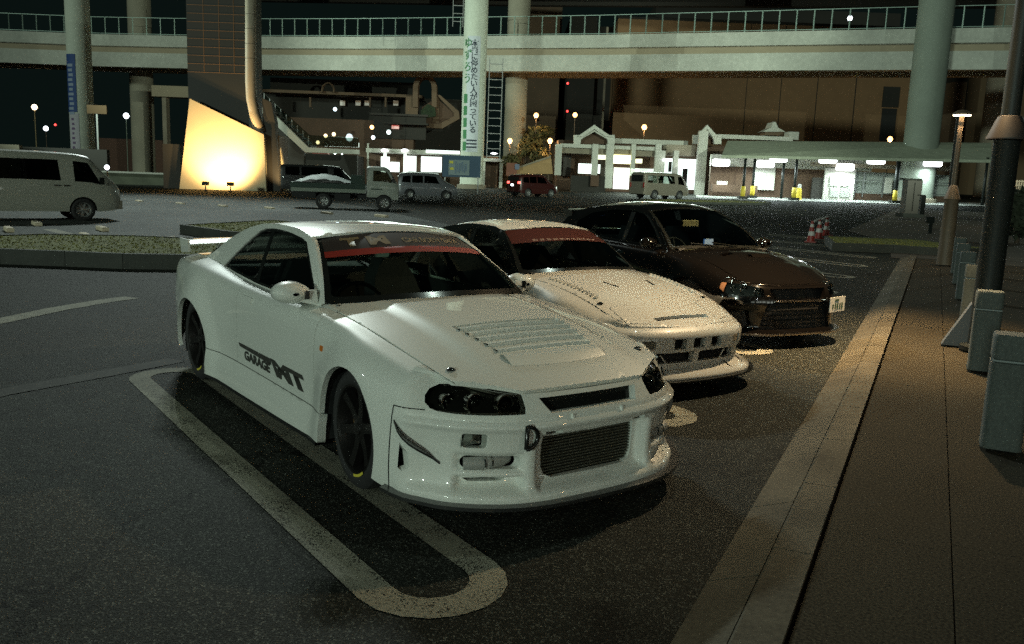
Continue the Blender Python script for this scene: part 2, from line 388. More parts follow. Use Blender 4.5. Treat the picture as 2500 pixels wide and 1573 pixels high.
# ground sheet with the gentle climb
def build_ground():
    xs = np.concatenate([np.linspace(-420, -70, 12), np.linspace(-64, 20, 36), np.linspace(30, 120, 6)]); ys = np.concatenate([np.linspace(-140, -40, 8), np.linspace(-34, 96, 48), np.linspace(110, 420, 10)])
    P = [[(x, y, gz(x, y) if (-.4*x+.92*y) < 110 else gz(x, y)) for y in ys] for x in xs]
    g = MB().grid(P, flip=False).build('ground', ASPH, None, True); g['kind'] = 'structure'; return g
GROUND = build_ground()
def flat(name, m, poly, z, parent=None, follow=False):
    vs = [(p[0], p[1], (gz(p[0], p[1]) if follow else 0)+z) for p in poly]; return MB().add(vs, [tuple(range(len(vs)))]).build(name, m, parent)
def ring_strip(name, m, outer, inner, z, parent):
    n = len(outer); vs = [(p[0], p[1], z+gz(p[0], p[1])) for p in outer]+[(p[0], p[1], z+gz(p[0], p[1])) for p in inner]
    return MB().add(vs, [(i, (i+1) % n, n+(i+1) % n, n+i) for i in range(n)]).build(name, m, parent)
def stadium(cx0, cx1, cy, r, n=10):
    return [(cx1-r+r*math.cos(a), cy+r*math.sin(a)) for a in np.linspace(-PI/2, PI/2, n)]+[(cx0+r+r*math.cos(a), cy+r*math.sin(a)) for a in np.linspace(PI/2, 3*PI/2, n)]
# looped bay markings: one between each pair of bays
for n_ in range(0, 10):
    tip = 2.70-1.43*n_; cy = -1.045+2.70*n_
    ring_strip('bay_marking', PAINT if n_ else PAINT, stadium(tip-4.75, tip, cy, .325), stadium(tip-4.75+.16, tip-.16, cy, .165), .004, GROUND)
def stripe(pts, w, m=PAINT_OLD):
    P = []
    for i, p in enumerate(pts):
        t = np.array(pts[min(i+1, len(pts)-1)])-np.array(pts[max(i-1, 0)]); t = t/np.linalg.norm(t); n = np.array([-t[1], t[0]])*w/2; p = np.array(p); P.append([(*(p+n), gz(*p)+.004), (*(p-n), gz(*p)+.004)])
    MB().grid(P).build('road_line', m, GROUND)
stripe([(-4.6, -2.45), (-4.99, -1.96), (-5.64, -1.34), (-6.12, -.72), (-6.3, -.4)], .26, PAINT)
stripe([(-.9, -3.4), (-1.75, -2.24), (-2.05, -1.5), (-2.34, -.86)], .22); 
for a, b in (((640, 535), (1060, 545)), ((300, 520), (640, 535)), ((0, 575), (160, 577)), ((1760, 556), (1880, 561)), ((1700, 527), (1790, 540)), ((1830, 512), (1920, 516)), ((2000, 542), (2110, 546)), ((120, 560), (165, 572))):
    p, q = onground(*a), onground(*b); stripe([(p[0], p[1]), ((p[0]+q[0])/2, (p[1]+q[1])/2), (q[0], q[1])], .22 if a[0] > 1600 else .3, PAINT)
# paler asphalt sheet over the van and truck bays
def asphalt_pale():
    m = ASPH.copy(); m.name = 'asphalt_pale'
    for n in m.node_tree.nodes:
        if n.type == 'MIX' and n.blend_type == 'MIX': n.inputs['A'].default_value = (.066, .071, .067, 1); n.inputs['B'].default_value = (.24, .25, .235, 1)
    return m
LOT = MB(); _p = [onground(*q) for q in ((-200, 612), (440, 600), (1000, 600), (1200, 570), (965, 522), (900, 506), (650, 475), (400, 469), (-200, 471))]; LOT.add([(p[0], p[1], gz(p[0], p[1])+.003) for p in _p], [tuple(range(9))]); LOT = LOT.build('parking_lot', asphalt_pale()); LOT['kind'] = 'structure'
# kerb of separate stones, pavement slabs
PAVE = MB().prism([(-14, 3.012), (19.6, 3.012), (19.6, 14), (-14, 14)], .09, (0, 0, 0), KD, KN).build('pavement', joint_m); PAVE['kind'] = 'structure'
PAVE.scale = (1, 1, 1)
def kprof(a0, a1, prof): return MB().add([K(a, b, z) for a in (a0, a1) for b, z in prof], [tuple(range(len(prof))), tuple(range(2*len(prof)-1, len(prof)-1, -1))]+[(i, len(prof)+i, len(prof)+(i+1) % len(prof), (i+1) % len(prof)) for i in range(len(prof))])
km = None
for i in range(34):
    a0 = -13.0+i*.96; s = kprof(a0+.004, a0+.956, [(2.62, -.02), (2.62, .012), (2.80, .078), (2.825, .088), (2.825, -.02)]); s.build('kerb_stone', kerb_m, PAVE)
    s = kprof(a0+.30, a0+1.252, [(2.829, -.02), (2.829, .088), (2.84, .098), (3.0, .104), (3.0, -.02)]); s.build('kerb_stone', kerb_m, PAVE)
bs = [3.016, 3.545, 5.36, 7.2, 9.0]
for j in range(4):
    st = 2.4 if j else 1.8
    for i in range(int(33/st)):
        a0 = -13.4+i*st+(.7 if j % 2 else 0)
        if a0+st > 19.6: continue
        MB().prism([(a0+.0015, bs[j]+.003), (a0+st-.0015, bs[j]+.003), (a0+st-.0015, bs[j+1]-.003), (a0+.0015, bs[j+1]-.003)], .022+.002*random.random(), K(0, 0, .088), KD, KN).build('paving_slab', pave_m, PAVE)
# paved ground beyond the walkway
SQ = flat('path', mat('brown_paving', (.06, .045, .028), .9, noise=(.6, .25, 60, .3)), [K(19.6, 2.4)[:2], K(19.6, 16)[:2], K(60, 16)[:2], K(60, 1.0)[:2], K(32, .2)[:2], K(27, 2.0)[:2]], .012, follow=True); SQ['kind'] = 'structure'
def island(name, pts, h, label, kerbw=.10):
    """raised grass bed: concrete rim stones and turf"""
    root = empty(name, (pts[0][0], pts[0][1], 0), 0, label, 'planter'); c = np.mean(pts, 0)
    loc = np.array([pts[0][0], pts[0][1]]); o = [np.array(p)-loc for p in pts]; inn = []
    n = len(o)
    for i in range(n):
        t = o[(i+1) % n]-o[(i-1) % n]; t = t/np.linalg.norm(t); nn = np.array([-t[1], t[0]]); nn = nn if np.dot(nn, (c-loc)-o[i]) > 0 else -nn; inn.append(o[i]+nn*kerbw)
    for i in range(n):
        j = (i+1) % n; L_ = np.linalg.norm(o[j]-o[i]); k = max(1, int(round(L_/1.2)))
        for q in range(k):
            f0, f1 = q/k+.004/L_, (q+1)/k-.004/L_; A, B_, C_, D_ = o[i]+(o[j]-o[i])*f0, o[i]+(o[j]-o[i])*f1, inn[i]+(inn[j]-inn[i])*f1, inn[i]+(inn[j]-inn[i])*f0
            z0 = [gz(*(p+loc))-.05 for p in (A, B_, C_, D_)]; vs = [(*p, z) for p, z in zip((A, B_, C_, D_), z0)]+[(*p, z+.05+h) for p, z in zip((A, B_, C_, D_), z0)]
            MB().add(vs, [(0, 1, 5, 4), (1, 2, 6, 5), (2, 3, 7, 6), (3, 0, 4, 7), (4, 5, 6, 7)]).build('rim_stone', conc_k, root)
    g = MB().add([(*p, gz(*(p+loc))+h-.02) for p in inn], [tuple(range(n))]).build('turf', grass_m, root)
    # blades of grass: one mass
    A = np.array(inn); N_ = 2600; pts_ = []
    lo, hi = A.min(0), A.max(0); R_ = RNG.random((N_*2, 2))*(hi-lo)+lo; R_ = R_[inside(R_, [tuple(p) for p in A])][:N_]; mb = MB()
    for p in R_:
        a = RNG.random()*6.28; w = .012+.01*RNG.random(); hh = .012+.022*RNG.random(); dx, dy = math.cos(a)*w, math.sin(a)*w; z = gz(*(p+loc))+h-.02; lx, ly = RNG.normal(0, .02, 2)
        mb.v += [(p[0]-dx, p[1]-dy, z), (p[0]+dx, p[1]+dy, z), (p[0]+lx, p[1]+ly, z+hh)]; q = len(mb.v); mb.f.append((q-3, q-2, q-1))
    b = mb.build('grass', mat('grass_blade', (.17, .165, .04), .9, noise=(3, .3)), root); b['kind'] = 'stuff'
    return root
conc_k = mat('kerb_dark', (.035, .038, .032), .85, noise=(2, .25, 30, .2))
# ------------------------------------------------------------------ pieces shared by the cars
class Nose:
    """front fascia: plan curve swept over a height profile. surf(s, z)"""
    def __init__(s, plan, prof, body=None, blend=.22, end=.045):
        s.body, s.bl, s.end = body, blend, end; p = np.array(plan, float); d = np.concatenate([[0], np.cumsum(np.hypot(*np.diff(p, axis=0).T))]); s.L = d[-1]
        s.c = P1([(a, *b) for a, b in zip(d, p)]); s.o = P1(prof); s.rel = None
    def __call__(s, u, z):
        u = np.atleast_1d(np.asarray(u, float)); z = np.broadcast_to(np.atleast_1d(np.asarray(z, float)), u.shape); a = np.abs(u); sg = np.sign(u)+(u == 0)
        p = s.c(a); e = .004; tn = s.c(np.minimum(a+e, s.L))-s.c(np.maximum(a-e, 0)); tn /= np.linalg.norm(tn, axis=1)[:, None]+1e-12
        tn = np.where((a < e)[:, None], np.array([[0, 1.0]]), tn)
        nx, ny = tn[:, 1], -tn[:, 0]; of = s.o(z)
        if s.rel is not None: of = of+s.rel(a, z)
        X = p[:, 0]+nx*of; Y = p[:, 1]+ny*of
        if s.body is not None:
            w = np.clip((a-(s.L-s.end-s.bl))/s.bl, 0, 1); w = w*w*(3-2*w); k = w > 0
            if k.any():
                X[k] = X[k]*(1-w[k])+(p[k, 0])*w[k]; Y[k] = Y[k]*(1-w[k])+s.body.xz(np.minimum(X[k], s.body.c.x[-1]), z[k])[:, 1]*w[k]
        return np.stack([X, sg*Y, z], 1)
    def s_of_y(s, y):
        g = np.linspace(0, s.L, 400); return float(np.interp(abs(y), s.c(g)[:, 1], g))*(1 if y >= 0 else -1)
def wheel(car, x, y, r, w, side, rim_r, mats, spokes=6, steer=0.0, cal=None, name='wheel', stripe=None):
    """tyre with rim, disc and caliper; y is the outer face"""
    tm, rm, dm = mats; yo = y*side
    def rot(o):
        o.location = (x, yo, r); o.rotation_euler = (0, 0, steer); return o
    s = side; ri = rim_r
    t = MB().lathe([(ri, -.005*s), (ri+.012, .0), (ri+.02, .004*s), (r-.055, .006*s), (r-.018, -.006*s), (r-.004, -.02*s), (r, -.045*s), (r, -(w-.04)*s), (r-.012, -(w-.01)*s), (r-.05, -w*s), (ri, -w*s)], 44, axis='y', close=False)
    T = rot(t.build(name, tm, car, 35))
    rm_ = MB().lathe([(ri+.004, -.002*s), (ri-.008, -.004*s), (ri-.02, -.03*s), (ri-.035, -.09*s), (ri-.03, -(w-.01)*s)], 40, axis='y', close=False)
    hub = .055
    for k in range(spokes):
        a = 2*PI*k/spokes+.26; ca, sa = math.cos(a), math.sin(a); px, pz = -sa, ca
        q = []
        for rad, hw, d0 in ((hub*.8, .030, -.035), (ri*.55, .024, -.03), (ri-.02, .030, -.012)):
            for sg_, dd in ((-1, 0), (1, 0), (1, -.045), (-1, -.045)):
                q.append((ca*rad+px*hw*sg_, (d0+dd)*s, sa*rad+pz*hw*sg_))
        fs = []
        for i in (0, 1):
            for j in range(4): fs.append((4*i+j, 4*i+(j+1) % 4, 4*i+4+(j+1) % 4, 4*i+4+j))
        rm_.add(q, fs)
    rm_.lathe([(0.001, -.022*s), (.03, -.022*s), (.034, -.03*s), (hub+.012, -.034*s), (hub+.012, -.08*s)], 20, axis='y', close=False)
    rm_.build('rim', rm, T, 35)
    MB().lathe([(.06, -.105*s), (ri*.82, -.105*s), (ri*.82, -.135*s), (.06, -.135*s)], 32, axis='y').build('brake_disc', dm, T, 35)
    if cal:
        a0 = 2.6
        P = []
        for k in range(9):
            a = a0+.9*k/8; P.append([(math.cos(a)*rr, dd*s, math.sin(a)*rr) for rr, dd in ((ri*.62, -.085), (ri*.9, -.085), (ri*.9, -.15), (ri*.62, -.15), (ri*.62, -.085))])
        MB().grid(P).build('brake_caliper', cal, T)
    if stripe:
        P = []
        for k in range(9):
            a = R(stripe[0])+(R(stripe[1])-R(stripe[0]))*k/8; P.append([(math.cos(a)*rr, .006*s, math.sin(a)*rr) for rr in (ri-.002, ri+.012)])
        MB().grid(P).build('tyre_marking', stripe[2], T)
    return T
def seat(car, x, y, m, z=.22, h=.80):
    mb = MB(); mb.box((x+.05, y, z+.12), (.52, .50, .22), bev=.04)
    P = [(x-.22, z+.15, .50), (x-.30, z+.45, .50), (x-.40, z+.66, .40), (x-.44, h+z, .24)]
    for (xa, za, wa), (xb, zb, wb_) in zip(P[:-1], P[1:]):
        vs = [];
        for xx, zz, ww in ((xa, za, wa), (xb, zb, wb_)):
            vs += [(xx-.06, y-ww/2, zz), (xx+.06, y-ww/2+.03, zz), (xx+.06, y+ww/2-.03, zz), (xx-.06, y+ww/2, zz)]
        mb.add(vs, [(0, 1, 5, 4), (1, 2, 6, 5), (2, 3, 7, 6), (3, 0, 4, 7), (4, 5, 6, 7), (3, 2, 1, 0)])
    return mb.build('seat', m, car, 40)
def steering(car, x, y, z, m, r=.175):
    pts = []
    for k in range(25):
        a = 2*PI*k/24; pts.append((x-math.sin(R(24))*math.sin(a)*r, y+math.cos(a)*r, z+math.cos(R(24))*math.sin(a)*r))
    mb = MB().tube(pts, .014, 6, False)
    for a in (R(200), R(340), R(90)): mb.tube([(x, y, z), (x-math.sin(R(24))*math.sin(a)*r, y+math.cos(a)*r, z+math.cos(R(24))*math.sin(a)*r)], .012, 6)
    mb.tube([(x, y, z), (x+.25, y, z-.08)], .03, 8)
    return mb.build('steering_wheel', m, car, 40)
def quad_surf(c00, c10, c11, c01, bul=(0, 0, 0)):
    """bilinear patch with a bulge; u, v in metres scaled to 0..1"""
    A = [np.array(c, float) for c in (c00, c10, c11, c01)]; bu = np.array(bul, float)
    def f(u, v):
        u = np.atleast_1d(np.asarray(u, float))[:, None]; v = np.atleast_1d(np.asarray(v, float))[:, None]
        return A[0]*(1-u)*(1-v)+A[1]*u*(1-v)+A[2]*u*v+A[3]*(1-u)*v+bu*(16*u*(1-u)*v*(1-v))
    return f
def screen_surf(base_e, base_c, top_e, top_c, bow=(.02, .02)):
    """windscreen: u = -1..1 across, v = 0 (base) .. 1 (top)"""
    be, bc, te, tc = [np.array(a, float) for a in (base_e, base_c, top_e, top_c)]
    def f(u, v):
        u = np.atleast_1d(np.asarray(u, float)); v = np.broadcast_to(np.atleast_1d(np.asarray(v, float)), u.shape); a = np.abs(u)
        b4 = (4*v*(1-v))[:, None]*np.array([[bow[0], 0, bow[1]]])
        e = be*(1-v)[:, None]+te*v[:, None]+b4; c = bc*(1-v)[:, None]+tc*v[:, None]+b4; w = (a**2.0)[:, None]
        p = c*(1-w)+e*w; p[:, 1] = u*e[:, 1]; return p
    return f
# ------------------------------------------------------------------ white wide-body coupe (nearest car)
paint_w = mat('white_paint', (.66, .68, .63), .38, coat=1.0, spec=.22)
black_gloss = mat('black_gloss', (.010, .011, .010), .18, coat=.0, spec=.4)
carbon = mat('carbon_black', (.015, .016, .016), .35, coat=.6)
dark = mat('dark_interior', (.012, .013, .013), .8)
rubber = mat('tyre_rubber', (.014, .014, .014), .75, noise=(30, .2))
rim_dark = mat('rim_dark', (.016, .015, .014), .4, metal=.5)
disc_m = mat('brake_steel', (.25, .25, .24), .35, metal=1.0)
chrome = mat('chrome', (.55, .55, .53), .12, metal=1.0)
alu = mat('intercooler_metal', (.16, .17, .14), .42, metal=.9)
glass_s = glass('side_glass', (.42, .48, .44)); glass_f = glass('windscreen_glass', (.62, .72, .64)); lens_s = glass('smoked_lens', (.6, .6, .55)); lens_c = glass('clear_lens', (.8, .82, .8))
seat_m = mat('seat_cloth', (.018, .018, .02), .9, noise=(40, .3))
yellow_m = mat('yellow_print', (.55, .48, .05), .6)
red_film = mat('red_film', (.20, .014, .007), .5); black_film = mat('black_film', (.02, .014, .012), .5); gold_print = mat('gold_print', (.15, .115, .06), .5)
decal_dark = mat('decal_dark', (.035, .035, .03), .5)
amber = mat('amber_lens', (.55, .16, .02), .2, coat=.5)

def build_coupe():
    car = empty('sports_coupe', (0, 0, 0), 0, 'white wide-body coupe with hood louvres and front intercooler, nearest the camera', 'car', 'sports cars parked in the front row')
    xs = [-2.52, -2.36, -2.05, -1.57, -1.2, -0.7, 0.0, 0.6, 0.9, 1.235, 1.5, 1.74]
    rows = [
     list(zip([.60, .775, .885, .93, .92, .905, .90, .90, .90, .91, .905, .885], [.24, .21, .18, .15, .125, .125, .135, .15, .16, .16, .155, .14])),
     list(zip([.66, .805, .905, .945, .915, .895, .888, .888, .895, .915, .908, .888], [.30, .27, .25, .24, .23, .225, .225, .23, .24, .25, .25, .24])),
     list(zip([.69, .825, .912, .95, .905, .872, .866, .868, .88, .92, .908, .886], [.42, .40, .38, .37, .36, .355, .35, .35, .36, .37, .37, .36])),
     list(zip([.70, .84, .915, .95, .91, .878, .872, .872, .884, .912, .902, .876], [.58, .58, .58, .58, .57, .56, .555, .555, .56, .56, .55, .54])),
     list(zip([.70, .835, .895, .925, .902, .878, .872, .868, .868, .88, .866, .842], [.74, .765, .78, .78, .765, .745, .735, .735, .73, .71, .685, .655])),
     list(zip([.67, .795, .85, .875, .856, .842, .835, .825, .815, .81, .796, .775], [.85, .885, .895, .89, .872, .848, .838, .845, .832, .795, .755, .715])),
     list(zip([.60, .66, .69, .705, .725, .742, .75, .735, .732, .725, .715, .70], [.90, .925, .935, .925, .90, .872, .862, .872, .855, .818, .778, .738]))]
    B = Loft(xs, rows); ARF, ARR = (1.235, .30, .362), (-1.57, .29, .365)
    B.flare = [(ARF[0], ARF[1], .36, .56, .022), (ARR[0], ARR[1], .36, .60, .022)]
    inp = (0, 0, .45)
    def T(x, z): return float(B.tz(x, z)[0])
    def line(x0, z0, x1, z1, n=10): return [(x0+(x1-x0)*i/n, T(x0+(x1-x0)*i/n, z0+(z1-z0)*i/n)) for i in range(n+1)]
    def arch(A, z0, z1, n=26):
        """over the wheel from the rear side at height z0 to the front side at height z1"""
        a0 = PI-math.asin((z0-A[1])/A[2]); a1 = math.asin((z1-A[1])/A[2])
        return [(A[0]+A[2]*math.cos(a0+(a1-a0)*i/n), T(A[0]+A[2]*math.cos(a0+(a1-a0)*i/n), A[1]+A[2]*math.sin(a0+(a1-a0)*i/n))) for i in range(n+1)]
    st = (.035, .16); zs = .322; g = .003
    for s in (-1, 1):
        # front wing
        o = arch(ARF, zs+g, .17); xf = o[-1][0]; xr = o[0][0]
        poly = line(.727+g, zs+g, xr, zs+g, 4)[:-1]+o+line(xf, .17, 1.695, .15, 3)[1:]+[(1.695, t) for t in np.linspace(T(1.695, .15), 6, 9)[1:]]+[(x, 6) for x in np.linspace(1.695, .727+g, 12)[1:]]+[(.727+g, t) for t in np.linspace(6, T(.727, zs+g), 8)[1:-1]]
        fender = panel('front_fender', paint_w, car, B, poly, (), st, .03, side=s, outward=inp)
        mk = panel('side_marker', amber, fender, B, [(x, T(x, z)) for x, z in rrect(.82, .862, .672, .704, .008, 2)], (), (.02, .1), .004, lift=.004, side=s, outward=inp)
        # door
        poly = line(-.63, zs+g, .727-g, zs+g, 10)+[(.727-g, t) for t in np.linspace(T(.727, zs+g), 6, 8)[1:]]+[(x, 6) for x in np.linspace(.72, -.63, 12)[1:]]+[(-.63, t) for t in np.linspace(6, T(-.63, zs+g), 8)[1:-1]]
        door = panel('door', paint_w, car, B, poly, (), st, .03, side=s, outward=inp)
        panel('door_handle', paint_w, door, B, [(x, T(x, z)) for x, z in rrect(-.545, -.335, .775, .812, .017)], (), (.03, .1), .012, lift=.009, side=s, outward=inp)
        # rear quarter
        o = arch(ARR, .20, zs+g)[:0]; a = ARR; o2 = arch(a, .21, zs+g); 
        poly = o2+line(o2[-1][0], zs+g, -.63-2*g, zs+g, 6)[1:]+[(-.63-2*g, t) for t in np.linspace(T(-.63, zs+g), 6, 8)[1:]]+[(x, 6) for x in np.linspace(-.64, -2.52, 20)[1:]]+[(-2.52, t) for t in np.linspace(6, T(-2.52, .26), 8)[1:]]+line(-2.52, .26, o2[0][0], .21, 8)[1:-1]
        panel('rear_quarter', paint_w, car, B, poly, (), st, .03, side=s, outward=inp)
        # sill skirt with its lower black blade
        a0 = arch(ARR, .16, .16)[-1]; b0 = arch(ARF, .17, .17)[0]; ra = arch(ARR, .21, zs-g)[-10:]; fa = arch(ARF, zs-g, .25)[:8]
        xa = -1.57+math.sqrt(.365**2-(zs-g-.29)**2); xb = 1.235-math.sqrt(.362**2-(zs-g-.30)**2)
        poly = [(x, 0) for x in np.linspace(a0[0]+.01, b0[0]-.01, 14)]+line(b0[0]-.005, .18, xb, zs-g, 5)+line(xb, zs-g, xa, zs-g, 14)[1:]+line(xa, zs-g, a0[0]+.005, .16, 5)[1:-1]
        sk = panel('side_skirt', paint_w, car, B, poly, (), (.05, .3), .05, side=s, outward=inp)
        bl = MB(); P = []
        for x in np.linspace(a0[0]+.03, b0[0]-.03, 12):
            p = B([x], [0])[0]; P.append([(x, s*(p[1]-.12), p[2]-.004), (x, s*(p[1]+.004), p[2]-.004), (x, s*(p[1]+.004), p[2]-.022), (x, s*(p[1]-.12), p[2]-.022)])
        bl.grid(P, flip=(s < 0)); bl.build('skirt_blade', carbon, sk)
        # wheel-arch liners
        for A in (ARF, ARR):
            P = [[(A[0]+(A[2]+.012)*math.cos(a), s*yy, A[1]+(A[2]+.012)*math.sin(a)) for yy in (.885, .50)] for a in np.linspace(-.35, PI+.35, 20)]
            MB().grid(P, flip=(s > 0)).build('arch_liner', dark, car)
    # decals on the camera-side door
    def ds(x0, z0):
        def f(u, v):
            q = B.xz(x0+u, z0+v); n = np.array([0, 1, 0]); q = q+n*.003; q[:, 1] *= -1; return q
        return f
    panel('door_stripe', decal_dark, car, B, [(x, T(x, z)) for x, z in [(-.60, .470), (-.58, .445), (.03, .43), (.02, .470)]], (), (.03, .1), .001, lift=.002, side=-1, outward=inp)
    wrap_text('lettering', decal_dark, car, 'GARAGE', .082, ds(-.245, .398), shear=0, bold=.004, aspect=1.52)
    wrap_text('lettering', decal_dark, car, 'MT', .125, ds(.37, .418), shear=-.35, bold=.008, aspect=3.0)
    # cabin sides
    yb = P1([(-2.0, .69), (-1.57, .705), (-1.2, .725), (-.7, .742), (0, .75), (.6, .735)]); zb = P1([(-2.0, .93), (-1.57, .925), (-1.2, .90), (-.7, .872), (0, .862), (.6, .872)])
    def G(x, z):
        x = np.atleast_1d(np.asarray(x, float)); z = np.broadcast_to(np.atleast_1d(np.asarray(z, float)), x.shape); d = z-zb(x)
        return np.stack([x, yb(x)-.40*d-.14*d*d, z], 1)
    rail = P1([(-1.42, 1.165), (-1.2, 1.228), (-.95, 1.270), (-.65, 1.286), (-.35, 1.281), (-.1, 1.256), (.0, 1.236)])
    win = [(.446, .876), (.0, .868), (-.6, .876), (-1.1, .898), (-1.425, .918), (-1.42, .935), (-1.161, 1.108), (-.976, 1.216), (-.878, 1.240), (-.76, 1.250), (-.62, 1.253), (-.395, 1.246), (-.164, 1.227), (-.056, 1.208), (.093, 1.121), (.292, .992)]
    top = [(x, float(rail(x)[0])) for x in np.linspace(-.02, -1.42, 18)]
    outl = [(.52, .868), (.0, .858), (-.7, .866), (-1.2, .893), (-1.6, .925), (-1.98, .935)]
    outl = outl+[(-1.80, 1.0), (-1.60, 1.10)]+top[::-1]+[(.055, 1.20), (.16, 1.123), (.36, .992)]
    for s in (-1, 1):
        q = panel('roof_pillar', paint_w, car, G, outl, [win], (.04, .04), .02, .018, side=s, outward=inp)
        p = panel('side_window', glass_s, car, G, win, (), (.1, .1), .0, lift=-.012, side=s, outward=inp)
        big = [(a*1.0+(.008 if i in (0, 15, 14, 13) else 0), b) for i, (a, b) in enumerate(win)]
        inner = [(.40, .892), (.0, .884), (-.6, .892), (-1.1, .914), (-1.385, .933), (-1.145, 1.092), (-.965, 1.198), (-.872, 1.222), (-.76, 1.233), (-.62, 1.236), (-.395, 1.229), (-.175, 1.211), (-.085, 1.193), (.06, 1.112), (.25, .992)]
        panel('window_seal', black_gloss, p, G, win, [inner], (.06, .06), .004, lift=-.009, side=s, outward=inp)
        # quarter post
        panel('window_post', black_gloss, p, G, [(-.66, .885), (-.60, .885), (-.70, 1.235), (-.76, 1.235)], (), (.05, .05), .004, lift=-.008, side=s, outward=inp)
    # windscreen, A pillars, roof
    WS = screen_surf((.545, .725, .888), (.77, 0, .925), (-.055, .525, 1.236), (.06, 0, 1.282), (.022, .026))
    def ring(u, v): return rrect(-u, u, v[0], v[1], .05)
    panel('windscreen', glass_f, car, WS, [(u, v) for u, v in rrect(-.995, .995, .0, .995, .03)], (), (.12, .12), 0, outward=(-.5, 0, .8))
    frit = panel('windscreen_seal', black_gloss, car, WS, rrect(-1, 1, .0, 1.0, .03), [rrect(-.955, .955, .07, .955, .05)], (.1, .1), .0, lift=.002, outward=(-.5, 0, .8))
    for s in (-1, 1):
        ed = [G([x], [z])[0] for x, z in [(.515, .872), (.36, .992), (.16, 1.123), (.055, 1.20), (-.0, 1.228), (-.02, 1.240)]]
        we = [WS([1.0], [v])[0]+[.004, .004, .004] for v in (0, .30, .64, .84, .94, 1.0)]
        ruled('roof_pillar', paint_w, car, ed, we, 3, .010, s)
    rc = P1([(-1.42, 1.18), (-1.2, 1.246), (-.9, 1.293), (-.6, 1.312), (-.3, 1.312), (-.05, 1.297), (.1, 1.276)])
    ye = lambda x: G(x, rail(x))[:, 1]; ze = rail
    def RF(x, w):
        x = np.atleast_1d(np.asarray(x, float)); w = np.broadcast_to(np.atleast_1d(np.asarray(w, float)), x.shape); y = w*ye(x)
        return np.stack([x, y, rc(x)-(rc(x)-ze(x))*np.abs(w)**2.6], 1)
    def xf(w): return .062-.085*abs(w)**2
    poly = [(xf(w), w) for w in np.linspace(-1, 1, 17)]+[(x, 1) for x in np.linspace(xf(1), -1.42, 14)[1:]]+[(-1.42, w) for w in np.linspace(1, -1, 12)[1:]]+[(x, -1) for x in np.linspace(-1.42, xf(1), 14)[1:-1]]
    roof = panel('roof', paint_w, car, RF, poly, (), (.05, .07), .015, outward=inp)
    # rear window, boot lid, tail
    RW = screen_surf((-2.0, .68, .93), (-2.06, 0, .965), (-1.40, .50, 1.16), (-1.42, 0, 1.175), (-.02, .03))
    panel('rear_window', glass_s, car, RW, rrect(-1, 1, .0, 1, .03), (), (.15, .15), 0, outward=inp)
    panel('rear_window_seal', black_gloss, car, RW, rrect(-1, 1, .0, 1, .03), [rrect(-.93, .93, .06, .95, .05)], (.1, .1), 0, lift=.003, outward=inp)
    def DK(x, w):
        x = np.atleast_1d(np.asarray(x, float)); w = np.broadcast_to(np.atleast_1d(np.asarray(w, float)), x.shape); e = B(x, np.full_like(x, 6.0))
        return np.stack([x, w*e[:, 1], e[:, 2]+.03*(1-w*w)], 1)
    panel('boot_lid', paint_w, car, DK, [(-2.0, -.99), (-2.0, .99), (-2.52, .99), (-2.52, -.99)], (), (.06, .12), .02, outward=inp)
    tb = MB(); P = []
    for t in np.linspace(0, 6, 14):
        p = B([-2.52], [t])[0]; P.append([(-2.52-.06*math.cos(w*PI/2), w*p[1], p[2]) for w in np.linspace(-1, 1, 11)])
    tb.grid(P, flip=False); tb.build('rear_fascia', paint_w, car, True)
    for s in (-1, 1):
        for yy in (.30, .55): MB().lathe([(.001, -2.60), (.095, -2.60), (.105, -2.56), (.105, -2.50)], 20, (0, s*yy, .68), 'x').build('tail_lamp', mat('tail_red', (.35, .01, .01), .2, coat=1), car, 35)
    # exhaust and bumper corner seen past the rear wheel
    MB().lathe([(.045, -2.70), (.055, -2.70), (.055, -2.40), (.045, -2.40)], 18, (0, -.42, .24), 'x', close=False).build('exhaust_tip', chrome, car, 35)
    # rear wing
    wg = MB()
    prof = [(-.16, .0), (-.08, .022), (.05, .026), (.14, .008), (.05, -.004), (-.08, -.006)]
    P = [[(-2.27-a, y, 1.045+b-.02*(y/.8)**2) for a, b in prof+prof[:1]] for y in np.linspace(-.78, .78, 13)]
    wing_m = wg.grid(P).build('rear_wing', paint_w, car, 40)
    for s in (-1, 1):
        MB().prism([(-.12, -.06), (.10, -.08), (.15, .04), (-.10, .04)], .018, (-2.27, s*.78-.009, 1.02), (-1, 0, 0), (0, 0, 1)).build('wing_end_plate', paint_w, wing_m)
        MB().box((-2.25, s*.5, .975), (.10, .02, .16)).build('wing_stay', paint_w, wing_m)
    # ---------------- hood
    we_ = P1([(.55, .725), (.9, .728), (1.235, .722), (1.5, .712), (1.74, .697), (1.95, .665), (2.12, .60)]); zee = P1([(.55, .885), (.9, .858), (1.235, .821), (1.5, .781), (1.74, .741), (1.95, .70), (2.12, .655)])
    zc = P1([(.55, .935), (.8, .92), (1.1, .895), (1.4, .855), (1.7, .79), (1.9, .735), (2.05, .685), (2.12, .655)])
    def H(x, y):
        x = np.atleast_1d(np.asarray(x, float)); y = np.broadcast_to(np.atleast_1d(np.asarray(y, float)), x.shape); w = np.abs(y)/we_(x)
        z = zc(x)-(zc(x)-zee(x))*np.clip(w, 0, 1.2)**2.4
        # raised centre bulge with soft shoulders
        k = np.clip((.50-np.abs(y))/.07, 0, 1); k = k*k*(3-2*k); f = np.clip((x-.62)/.25, 0, 1)*np.clip((2.02-x)/.35, 0, 1)
        return np.stack([x, y, z+.018*k*f], 1)
    def fx(y): return 2.092-.006*(y/.38)**2-.60*max(0, abs(y)-.39)
    def bx_(y): return .785-.40*(abs(y)/.73)**2*.6
